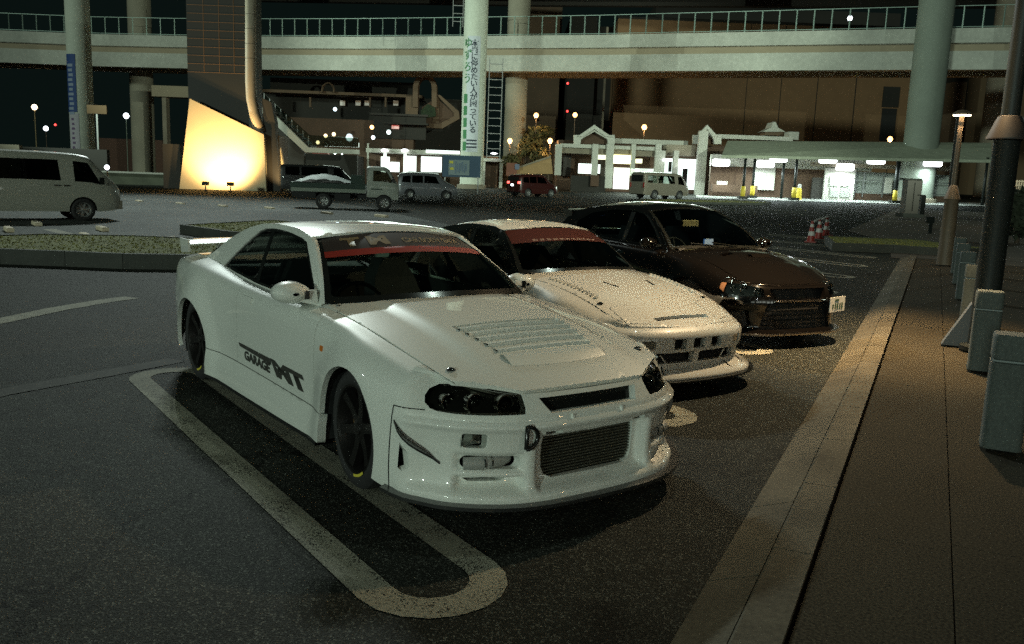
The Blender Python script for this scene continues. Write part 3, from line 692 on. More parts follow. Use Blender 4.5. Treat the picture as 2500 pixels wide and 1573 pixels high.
    fr = [(fx(y), y) for y in np.linspace(-.672, .672, 25)]; bk = [(bx_(y), y) for y in np.linspace(.715, -.715, 19)]
    def sd(x): return float(we_(x)[0])-.004
    xs_f, xs_b = fr[-1][0], bk[0][0]
    poly = fr+[(x, sd(x)) for x in np.linspace(xs_f, xs_b, 14)[1:-1]]+bk+[(x, -sd(x)) for x in np.linspace(xs_b, xs_f, 14)[1:-1]]
    lv = [(1.385, -.36), (1.385, .36), (1.74, .305), (1.74, -.305)]
    hood = panel('hood', paint_w, car, H, poly, [lv], (.035, .035), .025, .035, outward=(1.2, 0, .3))
    MB().grid([[tuple(H([x], [y])[0]-[0, 0, .06]) for y in np.linspace(-.39, .39, 5)] for x in (1.30, 1.45, 1.6, 1.78)]).build('louvre_tray', carbon, hood)
    for i in range(5):
        x0 = 1.380+.073*i; hw0 = .36-.155*(x0-1.385); P = []
        for y in np.linspace(-hw0+.006, hw0-.006, 7):
            a = H([x0+.012], [y])[0]; b = H([x0+.082], [y])[0]
            P.append([a-[0, 0, .035], a-[0, 0, .006], b+[0, 0, .014], b-[0, 0, .028]])
        MB().grid(P, flip=True).build('louvre', paint_w, hood, 30)
    lip = MB(); P = []
    for y in np.linspace(-.31, .31, 9):
        a = H([1.775], [y])[0]; b = H([1.835+.02*(1-(y/.31)**2)], [y])[0]; c = H([1.885+.03*(1-(y/.31)**2)], [y])[0]; P.append([a+[0, 0, .001], a*.5+b*.5+[0, 0, .014], b+[0, 0, .012], c+[0, 0, .001]])
    lip.grid(P, flip=True).build('hood_lip', paint_w, hood, True)
    for s in (-1, 1):
        p = H([1.808], [s*.62])[0]; MB().lathe([(.022, 0), (.022, .006), (.012, .012), (.001, .013)], 14, (p[0], p[1], p[2])).build('hood_pin', black_gloss, hood, 30)
    MB().grid([[tuple(H([x], [y])[0]-[0, 0, .07]) for y in np.linspace(-.70, .70, 5)] for x in (.6, 1.0, 1.33)]).build('engine_bay', dark, car)
    # cowl under the windscreen
    cw = [(bx_(y)+.0, y) for y in np.linspace(-.715, .715, 15)]
    P = [[tuple(WS([y/.73], [0])[0]*[1, 1, 1]+np.array([-.02, 0, .004])), (x-.004, y, float(H([x], [y])[0][2])-.010)] for x, y in cw]
    MB().grid(P).build('cowl', black_gloss, car, True)
    for s in (-1, 1):
        c0 = [(x, float(we_(x)[0])*1.0, float(zee(x)[0])) for x in np.linspace(.36, .727, 6)]; c0 = [B([x], [6.0])[0] for x in np.linspace(.40, .727, 6)]
        c1 = [np.array([x, sd(x)-.02-.02*(.727-x), H([max(x, .55)], [sd(x)-.02])[0][2]+.002]) for x in np.linspace(.44, .74, 6)]
        ruled('cowl_corner', paint_w, car, c0, c1, 2, .004, s)
    # ---------------- nose
    NS = Nose([(2.205, 0), (2.195, .25), (2.165, .42), (2.10, .565), (1.995, .70), (1.87, .795), (1.77, .85), (1.66, .885)],
              [(.06, .0), (.14, .030), (.175, .032), (.225, -.002), (.30, -.012), (.42, -.006), (.49, .010), (.522, .016), (.532, -.006), (.55, -.012), (.60, -.048), (.66, -.095), (.72, -.15)], B)
    def smst(x, a, b): t = np.clip((x-a)/(b-a), 0, 1); return t*t*(3-2*t)
    def relief(a, z):
        y0, y1, y2, y3 = NS.s_of_y(.345), NS.s_of_y(.425), NS.s_of_y(.70), NS.s_of_y(.725)
        mid = 1-smst(a, y0-.012, y0+.012); duct_ = smst(a, y1-.012, y1+.012)*(1-smst(a, y2-.015, y2+.015))
        shelf = smst(z, .178, .236)*(1-smst(z, .455, .47)); pocket = smst(z, .182, .235)*(1-smst(z, .262, .272)); pocket2 = smst(z, .290, .300)*(1-smst(z, .372, .384))
        wall = smst(a, y0+.004, y0+.03)*(1-smst(a, y1-.03, y1-.004)); lowz = smst(z, .18, .24)*(1-smst(z, .44, .47))
        return -.050*mid*shelf-.055*duct_*pocket-.022*duct_*pocket2+.010*wall*lowz+.010*smst(z, .486, .51)*(1-smst(z, .524, .530))
    NS.rel = relief
    sy = NS.s_of_y; L = NS.L; gz = np.linspace(L-.2, L, 200); NS.end = L-float(np.interp(-1.690, -NS.c(gz)[:, 0], gz)); EN = NS.end
    def pz(pts): return [(sy(y), z) for y, z in pts]
    s38, s70, s82 = sy(.40), sy(.74), sy(.83)
    tz = P1([(0, .652), (s38, .652), (s70, .70), (s82, .72), (L-EN, .727), (L, .73)])
    topl = [(u, float(tz(abs(u))[0])) for u in np.linspace(L-EN, -L+EN, 41)]
    bot = [(u, .150+.02*max(0, (abs(u)-L+.25)/.25)) for u in np.linspace(-L+EN, L-EN, 41)]
    def mir(p): return [(-u, z) for u, z in p][::-1]
    def pxy(pts, r=0): return pts
    head = pz([(.411, .570), (.588, .567), (.706, .567), (.766, .570), (.79, .578), (.806, .60), (.811, .63), (.806, .660), (.786, .680), (.734, .687), (.589, .678), (.42, .655), (.411, .645), (.405, .595)])
    grille = [(-.325, .632), (-.275, .566), (.275, .566), (.325, .632)]; grille = pz(grille)
    ic = pz([(-.24, .232), (.24, .232), (.285, .25), (.305, .29), (.308, .40), (.30, .445), (-.30, .445), (-.308, .40), (-.305, .29), (-.285, .25)])
    sig = pz(rrect(.583, .679, .413, .486, .014)); duct = pz(rrect(.43, .69, .303, .368, .03)); slot2 = pz([(.52, .238), (.66, .232), (.685, .246), (.47, .262)]); slotT = pz([(.225, .458), (.316, .460), (.322, .487), (.228, .485)])
    hook_h = []
    side_slot = pz([(.850, .40), (.832, .358), (.828, .282), (.844, .262), (.853, .276)])
    holes = [head, mir(head), grille, ic, sig, mir(sig), duct, mir(duct), slot2, mir(slot2), slotT, mir(slotT), side_slot, mir(side_slot)]
    fb = panel('front_bumper', paint_w, car, NS, bot+topl, holes, (.014, .0105), .03, .05, outward=(1.0, 0, .35), lip_dir=(-1, 0, 0))
    fb2 = MB(); 
    # deep black behind the openings, intercooler core with fins
    MB().grid([[tuple(NS([u], [z])[0]*[1, .97, 1]-[.14, 0, 0]) for u in np.linspace(-L+.1, L-.1, 15)] for z in (.13, .4, .7)]).build('bumper_core', dark, fb)
    icb = MB(); 
    for k in range(15):
        z = .225+k*.0152
        icb.add([(2.118, -.325, z), (2.118, .325, z), (2.118, .325, z+.009), (2.118, -.325, z+.009), (2.06, -.325, z), (2.06, .325, z), (2.06, .325, z+.009), (2.06, -.325, z+.009)], [(0, 1, 2, 3), (3, 2, 6, 7), (1, 0, 4, 5)])
    icb.build('intercooler', alu, fb)
    MB().box((2.07, 0, .33), (.01, .68, .28)).build('intercooler_core', mat('core_dark', (.03, .032, .026), .5, metal=.6), fb)
    for s in (-1, 1):
        # head lamp
        hl = panel('headlight', lens_s, fb, NS, head, (), (.03, .02), .0, lift=-.004, side=s, outward=(1, 0, .35))
        P = [[tuple(np.array(NS([u], [z])[0])*[1, .985, 1]-[.055, 0, 0]) for u in np.linspace(sy(.40), sy(.80), 8)] for z in np.linspace(.54, .69, 4)]
        P = [[(a, b*s, c) for a, b, c in row] for row in P]
        MB().grid(P, flip=(s < 0)).build('lamp_bucket', mat('lamp_bucket', (.13, .13, .12), .2, metal=.9), hl, True)
        for yy, rr in ((.50, .040), (.63, .045), (.738, .030)):
            c = NS([sy(yy)], [.608])[0]
            MB().lathe([(.001, -.028), (rr*.55, -.024), (rr*.9, -.006), (rr, .004), (rr+.006, .004), (rr+.006, -.03)], 22, (c[0]-.03, s*c[1]*.985, c[2]), 'x', close=False).build('projector', chrome, hl, 35); MB().lathe([(rr*.62, -.022), (rr*.5, -.004), (rr*.25, .006), (.001, .009)], 18, (c[0]-.03, s*c[1]*.985, c[2]), 'x', close=False).build('projector_bulb', black_gloss, hl, True)
        # turn signal
        sg_ = panel('turn_signal', lens_c, fb, NS, pz(rrect(.587, .675, .417, .482, .012)), (), (.02, .015), .0, lift=-.006, side=s, outward=(1, 0, .35))
        c = NS([sy(.631)], [.449])[0]; MB().grid([[(c[0]-.035-.02*math.cos(a*1.4), s*(c[1]+a*.055), c[2]+b) for a in np.linspace(-1, 1, 7)] for b in (-.034, .034)], flip=(s < 0)).build('reflector', chrome, sg_, True)
        # canard and side fin
        for zz, dz in ((.505, -.175),):
            P = []
            for k in range(8):
                t = k/7; u = sy(.866)+(sy(.752)-sy(.866))*t; z = zz+dz*t**.85; a = NS([u], [z])[0]; b = NS([u], [z-.012])[0]; ex = .052*math.sin(PI*min(1, t*1.15))**.7+.008; nrm = NS([u], [z])[0]-NS([u], [z])[0]; q = np.array([math.cos(R(35)), math.sin(R(35)), .05])
                P.append([(a*[1, s, 1]).tolist(), ((a+q*ex)*[1, s, 1]).tolist(), ((b+q*ex)*[1, s, 1]).tolist(), (b*[1, s, 1]).tolist()])
            MB().grid(P, flip=(s < 0)).build('canard', carbon, fb)
        # shut lines round the bumper corner
        def ribbon(pts, w=.0032):
            a = [np.array(NS([u], [z])[0]) for u, z in pts]; P = []
            for i, p in enumerate(a):
                t = a[min(i+1, len(a)-1)]-a[max(i-1, 0)]; t /= np.linalg.norm(t); n_ = np.array([p[0]-1.3, p[1]-.2, 0]); n_ /= np.linalg.norm(n_); b = np.cross(t, n_); P.append([((p+n_*.0015+b*w)*[1, s, 1]).tolist(), ((p+n_*.0015-b*w)*[1, s, 1]).tolist()])
            MB().grid(P).build('shut_line', dark, fb)
        ribbon([(L-EN-.02, z) for z in np.linspace(.17, .57, 10)]); ribbon([(u, .57+.0*u) for u in np.linspace(L-EN-.02, sy(.80), 6)])
        # duct pipe
        c = NS([sy(.56)], [.33])[0]; MB().tube([(c[0]-.07, s*.66, .33), (c[0]-.03, s*.59, .332), (c[0]-.02, s*.49, .335), (c[0]-.04, s*.44, .335)], [.030, .034, .034, .034], 14).build('duct_hose', mat('hose_grey', (.30, .31, .29), .4), fb, 40)
        for yy in (.50, .545, .585): MB().lathe([(.037, -.004), (.037, .004)], 16, (c[0]-.026, s*yy, .334), 'y', close=False).build('hose_clamp', chrome, fb)
        # wing nose between hood gap and lamp
        us = np.linspace(L-EN, sy(.70), 9); c1 = [NS([u], [float(tz(u)[0])])[0] for u in us]
        xs2 = np.linspace(1.695, 1.915, 9); c0 = [np.array([x, float(we_(x)[0])+.004, float(zee(x)[0])-.002]) for x in xs2]
        ruled('front_fender', paint_w, car, c0, c1, 4, .012, s)
    # lip blade
    P = []
    for u in np.linspace(-L+.02, L-.02, 31):
        a = NS([u], [.152])[0]; n_ = np.array([a[0]-1.2, a[1]*.9, 0]); n_ /= np.linalg.norm(n_); up_ = .02*max(0, (abs(u)-L+.3)/.3)
        P.append([tuple(a-n_*.10+[0, 0, .004+up_]), tuple(a+n_*.05+[0, 0, .0+up_]), tuple(a+n_*.05+[0, 0, -.018+up_]), tuple(a-n_*.10+[0, 0, -.016+up_])])
    MB().grid(P).build('lip_blade', carbon, fb, 30)
    # grille struts, tow hook
    for yy in (-.16, .16):
        a = NS([sy(yy)], [.555])[0]; MB().tube([a+[.004, 0, 0], a+[.012, 0, -.05]], .010, 6).build('grille_strut', paint_w, fb)
    MB().grid([[tuple(NS([u], [z])[0]-[.045, 0, 0]) for u in np.linspace(-sy(.36), sy(.36), 9)] for z in (.55, .60, .645)]).build('grille_mesh', black_gloss, fb, True)
    hk = []; c = NS([-sy(.40)], [.47])[0]
    pts = [(c[0]+.012, c[1]-.028, c[2]-.055), (c[0]+.016, c[1]-.028, c[2]+.055)]+[(c[0]+.018, c[1]-.028+.062*math.sin(a), c[2]+.055*math.cos(a)) for a in np.linspace(.15, PI-.15, 8)]+[(c[0]+.012, c[1]-.028, c[2]-.055)]
    MB().tube(pts, .011, 8, False).build('tow_hook', black_gloss, fb, True)
    # mirrors
    for s in (-1, 1):
        mm = MB(); cx, cy, cz = (.36, .872, .942) if s < 0 else (.33, .845, .930)
        P = []
        for k, (f, sx_, sy_, sz_) in enumerate([(-.085, .03, .05, .03), (-.07, .055, .085, .052), (-.02, .07, .115, .068), (.05, .066, .11, .062), (.095, .035, .07, .035), (.105, .01, .02, .01)]):
            P.append([(cx+f, s*(cy+sy_*math.cos(a)), cz+sz_*math.sin(a)) for a in np.linspace(0, 2*PI, 17)])
        mm.grid(P, flip=(s > 0)); mo = mm.build('door_mirror', paint_w, car, True)
        MB().add([(.28, s*.74, .872), (.47, s*.735, .87), (.44, s*.735, .965), (.32, s*.74, .93), (.32, s*.85, .90), (.43, s*.84, .893), (.43, s*.84, .95), (.32, s*.85, .94)], [(0, 1, 5, 4), (1, 2, 6, 5), (2, 3, 7, 6), (3, 0, 4, 7), (0, 3, 2, 1), (4, 5, 6, 7)]).build('mirror_base', paint_w, mo)
        MB().box((.452, s*.80, .935), (.012, .028, .05)).build('mirror_vent', black_gloss, mo)
        MB().lathe([(.001, 0), (.07, 0)], 16, (cx-.082, s*cy, cz), 'x').build('mirror_glass', chrome, mo)
    # sun strip with lettering
    panel('sun_strip', black_film, car, WS, [(u, v) for u, v in [(-.965, .70), (0, .71), (.965, .70), (.965, .94), (.9, .965), (-.9, .965), (-.965, .94)]], (), (.08, .05), 0, lift=.0035, outward=(-.5, 0, .8))
    panel('sun_strip_band', red_film, car, WS, [(-.965, .60), (0, .61), (.965, .60), (.965, .70), (0, .71), (-.965, .70)], (), (.08, .05), 0, lift=.0042, outward=(-.5, 0, .8))
    def wsf(u0, v0):
        def f(u, v):
            q = WS(np.clip((u0+u)/.60, -1, 1), v0+v/.50); return q+np.array([[.0035, 0, .0048]])
        return f
    wrap_text('lettering', gold_print, car, 'T M', .10, wsf(-.30, .825), bold=.006, aspect=1.9)
    wrap_text('lettering', gold_print, car, 'CAR BODY SHOP', .058, wsf(.22, .815), bold=.002, aspect=1.15)
    # cabin interior
    fl = MB().box((-.4, 0, .22), (2.2, 1.35, .06)); fl.build('cabin_floor', dark, car)
    db = MB(); P = [[(.78, y, .84), (.62, y, .905-.02*abs(y)), (.42, y, .885), (.36, y, .80), (.42, y, .55)] for y in np.linspace(-.68, .68, 7)]
    db.grid(P).build('dashboard', dark, car, 40)
    for y in (-.36, .36): seat(car, -.30, y, seat_m)
    steering(car, .26, -.36, .80, dark)
    MB().box((-1.05, 0, .62), (.25, 1.2, .5), bev=.05).build('rear_seat', seat_m, car, 40)
    MB().box((-1.62, 0, .87), (.8, 1.25, .03)).build('parcel_shelf', dark, car)
    MB().box((0.05, 0, .28), (3.3, 1.16, .26)).build('underbody', dark, car)
    for s in (-1, 1):
        MB().grid([[(x, s*(float(yb(x)[0])-.035), z) for z in (.25, .55, .86)] for x in np.linspace(-1.3, .55, 8)], flip=(s > 0)).build('door_card', dark, car, True)
    MB().lathe([(.001, 0), (.05, .002), (.05, .012)], 12, (.0, 0, 1.17), 'x').build('interior_mirror', dark, car)
    # wheels
    for x, y, st_ in ((1.235, .865, R(-3)), (-1.57, .90, 0)):
        for s in (-1, 1): wheel(car, x, y, .322 if x > 0 else .328, .265 if x > 0 else .285, s, .238, (rubber, rim_dark, disc_m), 6, st_, cal=mat('caliper_bronze', (.12, .07, .03), .4), stripe=(-84, -52, yellow_m) if s < 0 else None)
    return car, dict(B=B, G=G, WS=WS, RF=RF, H=H, NS=NS)
coupe, CS = build_coupe()
def body_sides(car, B, paint, AF, AR, xd, xm, zs, xfr, xre, zlo=(.17, .20), doors=1, mark=None, handle=None, step=(.045, .2), K=6):
    """front wings, doors, rear quarters and sills on both sides; returns the wings"""
    inp = (0, 0, .45); g = .003
    def T(x, z): return float(B.tz(x, z)[0])
    def line(x0, z0, x1, z1, n=8):
        xx = np.linspace(x0, x1, n+1); zz = np.linspace(z0, z1, n+1); return list(zip(xx.tolist(), B.tz(xx, zz).tolist()))
    def arch(A, z0, z1, n=22):
        a = np.linspace(PI-math.asin((z0-A[1])/A[2]), math.asin((z1-A[1])/A[2]), n+1); xx = A[0]+A[2]*np.cos(a); zz = A[1]+A[2]*np.sin(a)
        return list(zip(xx.tolist(), B.tz(xx, zz).tolist()))
    for s in (-1, 1):
        o = arch(AF, zs+g, zlo[0]); xf, xr = o[-1][0], o[0][0]
        poly = line(xd+g, zs+g, xr, zs+g, 4)[:-1]+o+line(xf, zlo[0], xfr, zlo[0]-.02, 3)[1:]+[(xfr, t) for t in np.linspace(T(xfr, zlo[0]-.02), K, 9)[1:]]+[(x, K) for x in np.linspace(xfr, xd+g, 12)[1:]]+[(xd+g, t) for t in np.linspace(K, T(xd, zs+g), 8)[1:-1]]
        fe = panel('front_fender', paint, car, B, poly, (), step, .03, side=s, outward=inp)
        edges = [xd]+list(xm)
        for x1, x0 in zip(edges[:-1], edges[1:]):
            poly = line(x0+g, zs+g, x1-g, zs+g, 8)+[(x1-g, t) for t in np.linspace(T(x1, zs+g), K, 8)[1:]]+[(x, K) for x in np.linspace(x1-g, x0+g, 10)[1:]]+[(x0+g, t) for t in np.linspace(K, T(x0, zs+g), 8)[1:-1]]
            d = panel('door', paint, car, B, poly, (), step, .03, side=s, outward=inp)
            zh = float(B([x0+.15], [4.4])[0][2])
            if handle: panel('door_handle', handle, d, B, [(x, T(x, z)) for x, z in rrect(x0+.06, x0+.26, zh-.018, zh+.018, .016, 2)], (), (.03, .1), .012, lift=.012, side=s, outward=inp)
        xq = edges[-1]; o2 = arch(AR, zlo[1], zs+g)
        poly = o2+line(o2[-1][0], zs+g, xq-g, zs+g, 5)[1:]+[(xq-g, t) for t in np.linspace(T(xq, zs+g), K, 8)[1:]]+[(x, K) for x in np.linspace(xq-g, xre, 16)[1:]]+[(xre, t) for t in np.linspace(K, T(xre, zlo[1]+.04), 8)[1:]]+line(xre, zlo[1]+.04, o2[0][0], zlo[1], 6)[1:-1]
        panel('rear_quarter', paint, car, B, poly, (), step, .03, side=s, outward=inp)
        xa = AR[0]+math.sqrt(AR[2]**2-(zs-g-AR[1])**2); xb = AF[0]-math.sqrt(AF[2]**2-(zs-g-AF[1])**2); a0 = xa+.01; b0 = xb-.01
        poly = [(x, 0) for x in np.linspace(a0, b0, 10)]+line(b0+.004, .19, xb, zs-g, 3)+line(xb, zs-g, xa, zs-g, 10)[1:]+line(xa, zs-g, a0-.004, .19, 3)[1:-1]
        panel('side_skirt', paint, car, B, poly, (), (.06, .3), .05, side=s, outward=inp)
        for A in (AF, AR):
            ymax = float(B.xz([A[0]], [A[1]+A[2]])[0][1])-.01
            P = [[(A[0]+(A[2]+.012)*math.cos(a), s*yy, A[1]+(A[2]+.012)*math.sin(a)) for yy in (ymax, .50)] for a in np.linspace(-.35, PI+.35, 16)]
            MB().grid(P, flip=(s > 0)).build('arch_liner', dark, car)
def tail_close(car, B, paint, x, K=6):
    P = []
    for t in np.linspace(0, K, 10):
        p = B([x], [t])[0]; P.append([(x-.05*math.cos(w*PI/2), w*p[1], p[2]) for w in np.linspace(-1, 1, 7)])
    MB().grid(P).build('rear_fascia', paint, car, True)
def cabin(car, yb, zb, lean, rail, win, outl, WSd, roofc, xf, seal=.016, paint=None, gl=None, gf=None, rearx=None, posts=(), step=(.06, .06), pillar=None, inp=(0, 0, .5), rear=None):
    """glasshouse: side panels with a window opening, windscreen, roof"""
    def G(x, z):
        x = np.atleast_1d(np.asarray(x, float)); z = np.broadcast_to(np.atleast_1d(np.asarray(z, float)), x.shape); d = z-zb(x)
        return np.stack([x, yb(x)-lean[0]*d-lean[1]*d*d, z], 1)
    c = np.array(win).mean(0); inner = [tuple(c+(np.array(p)-c)*(1-.06) if True else p) for p in win]
    WS = screen_surf(*WSd)
    for s in (-1, 1):
        panel('roof_pillar', pillar or paint, car, G, outl, [win], step, .02, .018, side=s, outward=inp)
        w = panel('side_window', gl, car, G, win, (), (.15, .15), 0, lift=-.012, side=s, outward=inp)
        panel('window_seal', black_gloss, w, G, win, [inner], (.1, .1), 0, lift=-.008, side=s, outward=inp)
        for p in posts: panel('window_post', black_gloss, w, G, p, (), (.08, .08), 0, lift=-.007, side=s, outward=inp)
    fr = panel('windscreen', gf, car, WS, rrect(-.995, .995, 0, .995, .03), (), (.15, .15), 0, outward=(-.6, 0, .7))
    panel('windscreen_seal', black_gloss, fr, WS, rrect(-1, 1, 0, 1, .03), [rrect(-.95, .95, .06, .955, .05)], (.12, .12), 0, lift=.002, outward=(-.6, 0, .7))
    ye = lambda x: G(x, rail(x))[:, 1]
    def RF(x, w):
        x = np.atleast_1d(np.asarray(x, float)); w = np.broadcast_to(np.atleast_1d(np.asarray(w, float)), x.shape)
        return np.stack([x, w*ye(x), roofc(x)-(roofc(x)-rail(x))*np.abs(w)**2.6], 1)
    poly = [(xf(w), w) for w in np.linspace(-1, 1, 15)]+[(x, 1) for x in np.linspace(xf(1), rearx, 12)[1:]]+[(rearx, w) for w in np.linspace(1, -1, 9)[1:]]+[(x, -1) for x in np.linspace(rearx, xf(1), 12)[1:-1]]
    panel('roof', paint, car, RF, poly, (), (.07, .1), .015, outward=inp)
    return G, WS, RF
def pillars(car, m, G, WS, side_pts, vs, n=3, bulge=.01):
    for s in (-1, 1):
        ed = [G([x], [z])[0] for x, z in side_pts]; we = [WS([1.0], [v])[0]+[.004, .004, .004] for v in vs]
        ruled('roof_pillar', m, car, ed, we, n, bulge, s)

paint_c = mat('cream_paint', (.70, .68, .61), .38, coat=1.0, spec=.28)
maroon_film = mat('maroon_film', (.06, .016, .012), .3, coat=.6)
def build_hatch():
    car = empty('sports_coupe', (-1.463, 2.516, 0), -.040, 'white wedge-nosed coupe with pop-up lamp lids, between the other two sports cars', 'car', 'sports cars parked in the front row')
    xs = [-2.30, -1.9, -1.24, -.7, 0, .6, .9, 1.2375, 1.5, 1.75]
    rows = [list(zip([.70, .82, .88, .84, .84, .84, .85, .87, .86, .83], [.22, .19, .16, .14, .14, .145, .15, .15, .15, .14])),
            list(zip([.74, .84, .89, .85, .84, .84, .855, .885, .87, .84], [.30, .27, .25, .24, .24, .24, .24, .24, .24, .22])),
            list(zip([.76, .85, .90, .845, .83, .83, .85, .89, .87, .835], [.42, .40, .38, .37, .36, .36, .36, .36, .35, .32])),
            list(zip([.77, .86, .90, .85, .835, .835, .85, .885, .86, .815], [.55, .55, .54, .53, .52, .52, .51, .50, .47, .43])),
            list(zip([.76, .845, .87, .84, .83, .825, .83, .855, .83, .785], [.70, .71, .71, .69, .67, .66, .65, .63, .585, .52])),
            list(zip([.70, .78, .80, .79, .785, .775, .77, .775, .75, .71], [.82, .83, .82, .79, .775, .765, .75, .715, .655, .575])),
            list(zip([.60, .64, .67, .69, .70, .69, .685, .675, .655, .63], [.86, .87, .85, .815, .80, .80, .785, .745, .685, .605]))]
    B = Loft(xs, rows); AF, AR = (1.2375, .29, .345), (-1.24, .29, .345); B.flare = [(AF[0], AF[1], .34, .5, .012), (AR[0], AR[1], .34, .52, .012)]
    body_sides(car, B, paint_c, AF, AR, .70, [-.55], .31, 1.70, -2.30, handle=black_gloss); tail_close(car, B, paint_c, -2.30)
    yb = P1([(-1.9, .64), (-1.2, .675), (-.6, .695), (0, .70), (.6, .69)]); zb = P1([(-1.9, .865), (-1.2, .845), (-.6, .81), (0, .80), (.6, .80)])
    rail = P1([(-1.2, 1.13), (-.9, 1.18), (-.6, 1.205), (-.3, 1.205), (-.1, 1.185), (.0, 1.165)]); rc = P1([(-1.2, 1.165), (-.9, 1.225), (-.6, 1.25), (-.35, 1.25), (-.1, 1.225), (.1, 1.19)])
    win = [(.42, .825), (0, .82), (-.6, .83), (-1.05, .85), (-1.25, .875), (-1.05, 1.0), (-.85, 1.10), (-.65, 1.16), (-.4, 1.17), (-.2, 1.155), (-.1, 1.14), (.1, 1.03)]
    outl = [(.50, .80), (0, .80), (-.7, .812), (-1.2, .845), (-1.85, .866), (-1.5, 1.0)]+[(x, float(rail(x)[0])) for x in np.linspace(-1.2, -.02, 12)]+[(.07, 1.12), (.24, 1.0)]
    G, WS, RF = cabin(car, yb, zb, (.40, .15), rail, win, outl, ((.50, .69, .815), (.68, 0, .85), (-.08, .53, 1.175), (.03, 0, 1.210), (.02, .025)), rc, lambda w: .045-.10*w*w, paint=paint_c, gl=glass('dark_glass', (.10, .11, .10)), gf=glass('tinted_screen', (.34, .38, .34)), rearx=-1.2, pillar=black_gloss, posts=[[(-.55, .83), (-.48, .83), (-.52, 1.165), (-.60, 1.165)]])
    pillars(car, black_gloss, G, WS, [(.50, .80), (.37, .90), (.20, 1.03), (.07, 1.12), (-.0, 1.165)], (0, .3, .64, .86, 1.0))
    RW = screen_surf((-2.05, .62, .875), (-2.12, 0, .90), (-1.2, .50, 1.145), (-1.2, 0, 1.165), (-.01, .02)); panel('rear_window', glass_s, car, RW, rrect(-1, 1, 0, 1, .03), (), (.2, .2), 0)
    MB().box((-2.15, 0, .93), (.22, 1.25, .04), bev=.012).build('tail_spoiler', paint_c, car, 40)
    panel('sun_strip', maroon_film, car, WS, [(-.96, .60), (0, .62), (.96, .60), (.96, .94), (.9, .965), (-.9, .965), (-.96, .94)], (), (.1, .06), 0, lift=.004, outward=(-.5, 0, .8))
    def wsf(u, v): return WS(np.clip(u/.62, -1, 1), .655+v/.5)+np.array([[.004, 0, .005]])
    for k in range(11): panel('strip_print', mat('pale_print', (.15, .09, .07), .5), car, WS, [(-.62+.12*k, .635), (-.535+.12*k, .635), (-.535+.12*k, .675), (-.62+.12*k, .675)], (), (.1, .05), 0, lift=.0046, outward=(-.5, 0, .8))
    # hood with lamp lids
    we_ = P1([(.5, .69), (.9, .683), (1.2375, .672), (1.5, .652), (1.75, .625), (1.95, .58)]); zee = P1([(.5, .815), (.9, .788), (1.2375, .748), (1.5, .69), (1.75, .61), (1.95, .545)])
    zc = P1([(.5, .87), (.8, .85), (1.2, .805), (1.5, .745), (1.75, .66), (1.9, .60), (2.02, .55), (2.1, .51)])
    def H(x, y):
        x = np.atleast_1d(np.asarray(x, float)); y = np.broadcast_to(np.atleast_1d(np.asarray(y, float)), x.shape); w = np.abs(y)/we_(x)
        return np.stack([x, y, zc(x)-(zc(x)-np.minimum(zee(x), zc(x)))*np.clip(w, 0, 1.3)**2.3], 1)
    def bx_(y): return .695-.16*(abs(y)/.70)**2
    def sd(x): return float(we_(x)[0])-.003
    def fx(y): return 2.03-.16*(abs(y)/.6)**3
    lid = [(1.64, .335), (1.635, .56), (1.885, .575), (1.955, .375)]; slot = [(1.88, -.30), (1.88, .30), (1.925, .29), (1.925, -.29)]
    fr = [(fx(y), y) for y in np.linspace(-.60, .60, 19)]; bk = [(bx_(y), y) for y in np.linspace(.68, -.68, 15)]
    poly = fr+[(x, sd(x)) for x in np.linspace(fr[-1][0], bk[0][0], 12)[1:-1]]+bk+[(x, -sd(x)) for x in np.linspace(bk[-1][0], fr[0][0], 12)[1:-1]]
    hood = panel('hood', paint_c, car, H, poly, [lid, [(x, -y) for x, y in lid][::-1], slot], (.04, .04), .02, .03, outward=(1.2, 0, .2))
    for s in (-1, 1):
        c = np.array(lid).mean(0); l2 = [tuple(c+(np.array(p)-c)*.965) for p in lid]
        panel('lamp_lid', paint_c, hood, H, l2, (), (.04, .04), .02, lift=.002, side=s, outward=(1.2, 0, .2))
        p = H([1.55], [s*.585])[0]; MB().lathe([(.026, 0), (.026, .006), (.001, .012)], 12, tuple(p)).build('hood_pin', black_gloss, hood, 30)
        for k in range(13):
            x = .84+.05*k; y = s*(.585-.03*(k/12)); p = H([x], [y])[0]
            MB().add([p+[.0, -.018, -.004], p+[.0, .018, -.004], p+[.03, .018, -.004], p+[.03, -.018, -.004], p+[.024, -.016, .016], p+[.024, .016, .016]], [(0, 1, 5, 4), (4, 5, 2, 3), (0, 4, 3), (1, 2, 5), (3, 2, 1, 0)]).build('hood_fin', paint_c, hood)
        a = [H([x], [s*y])[0]+[0, 0, .003] for x, y in ((1.16, .24), (1.32, .20), (1.33, .215), (1.17, .26))]
        MB().add(a, [(0, 1, 2, 3)] if s < 0 else [(3, 2, 1, 0)]).build('hood_slot', black_gloss, hood)
    MB().grid([[tuple(H([x], [y])[0]-[0, 0, .05]) for y in np.linspace(-.6, .6, 5)] for x in (1.55, 1.75, 1.95)]).build('lamp_well', dark, car)
    P = [[tuple(WS([y/.70], [0])[0]+np.array([-.02, 0, .003])), (bx_(y)-.004, y, float(H([bx_(y)], [y])[0][2])-.008)] for y in np.linspace(-.68, .68, 13)]
    MB().grid(P).build('cowl', black_gloss, car, True)
    for s in (-1, 1):
        c0 = [B([x], [6.0])[0] for x in np.linspace(.36, .70, 5)]; c1 = [np.array([x, sd(x)-.01, H([max(x, .5)], [sd(x)-.01])[0][2]+.001]) for x in np.linspace(.44, .71, 5)]
        ruled('cowl_corner', paint_c, car, c0, c1, 2, .003, s)
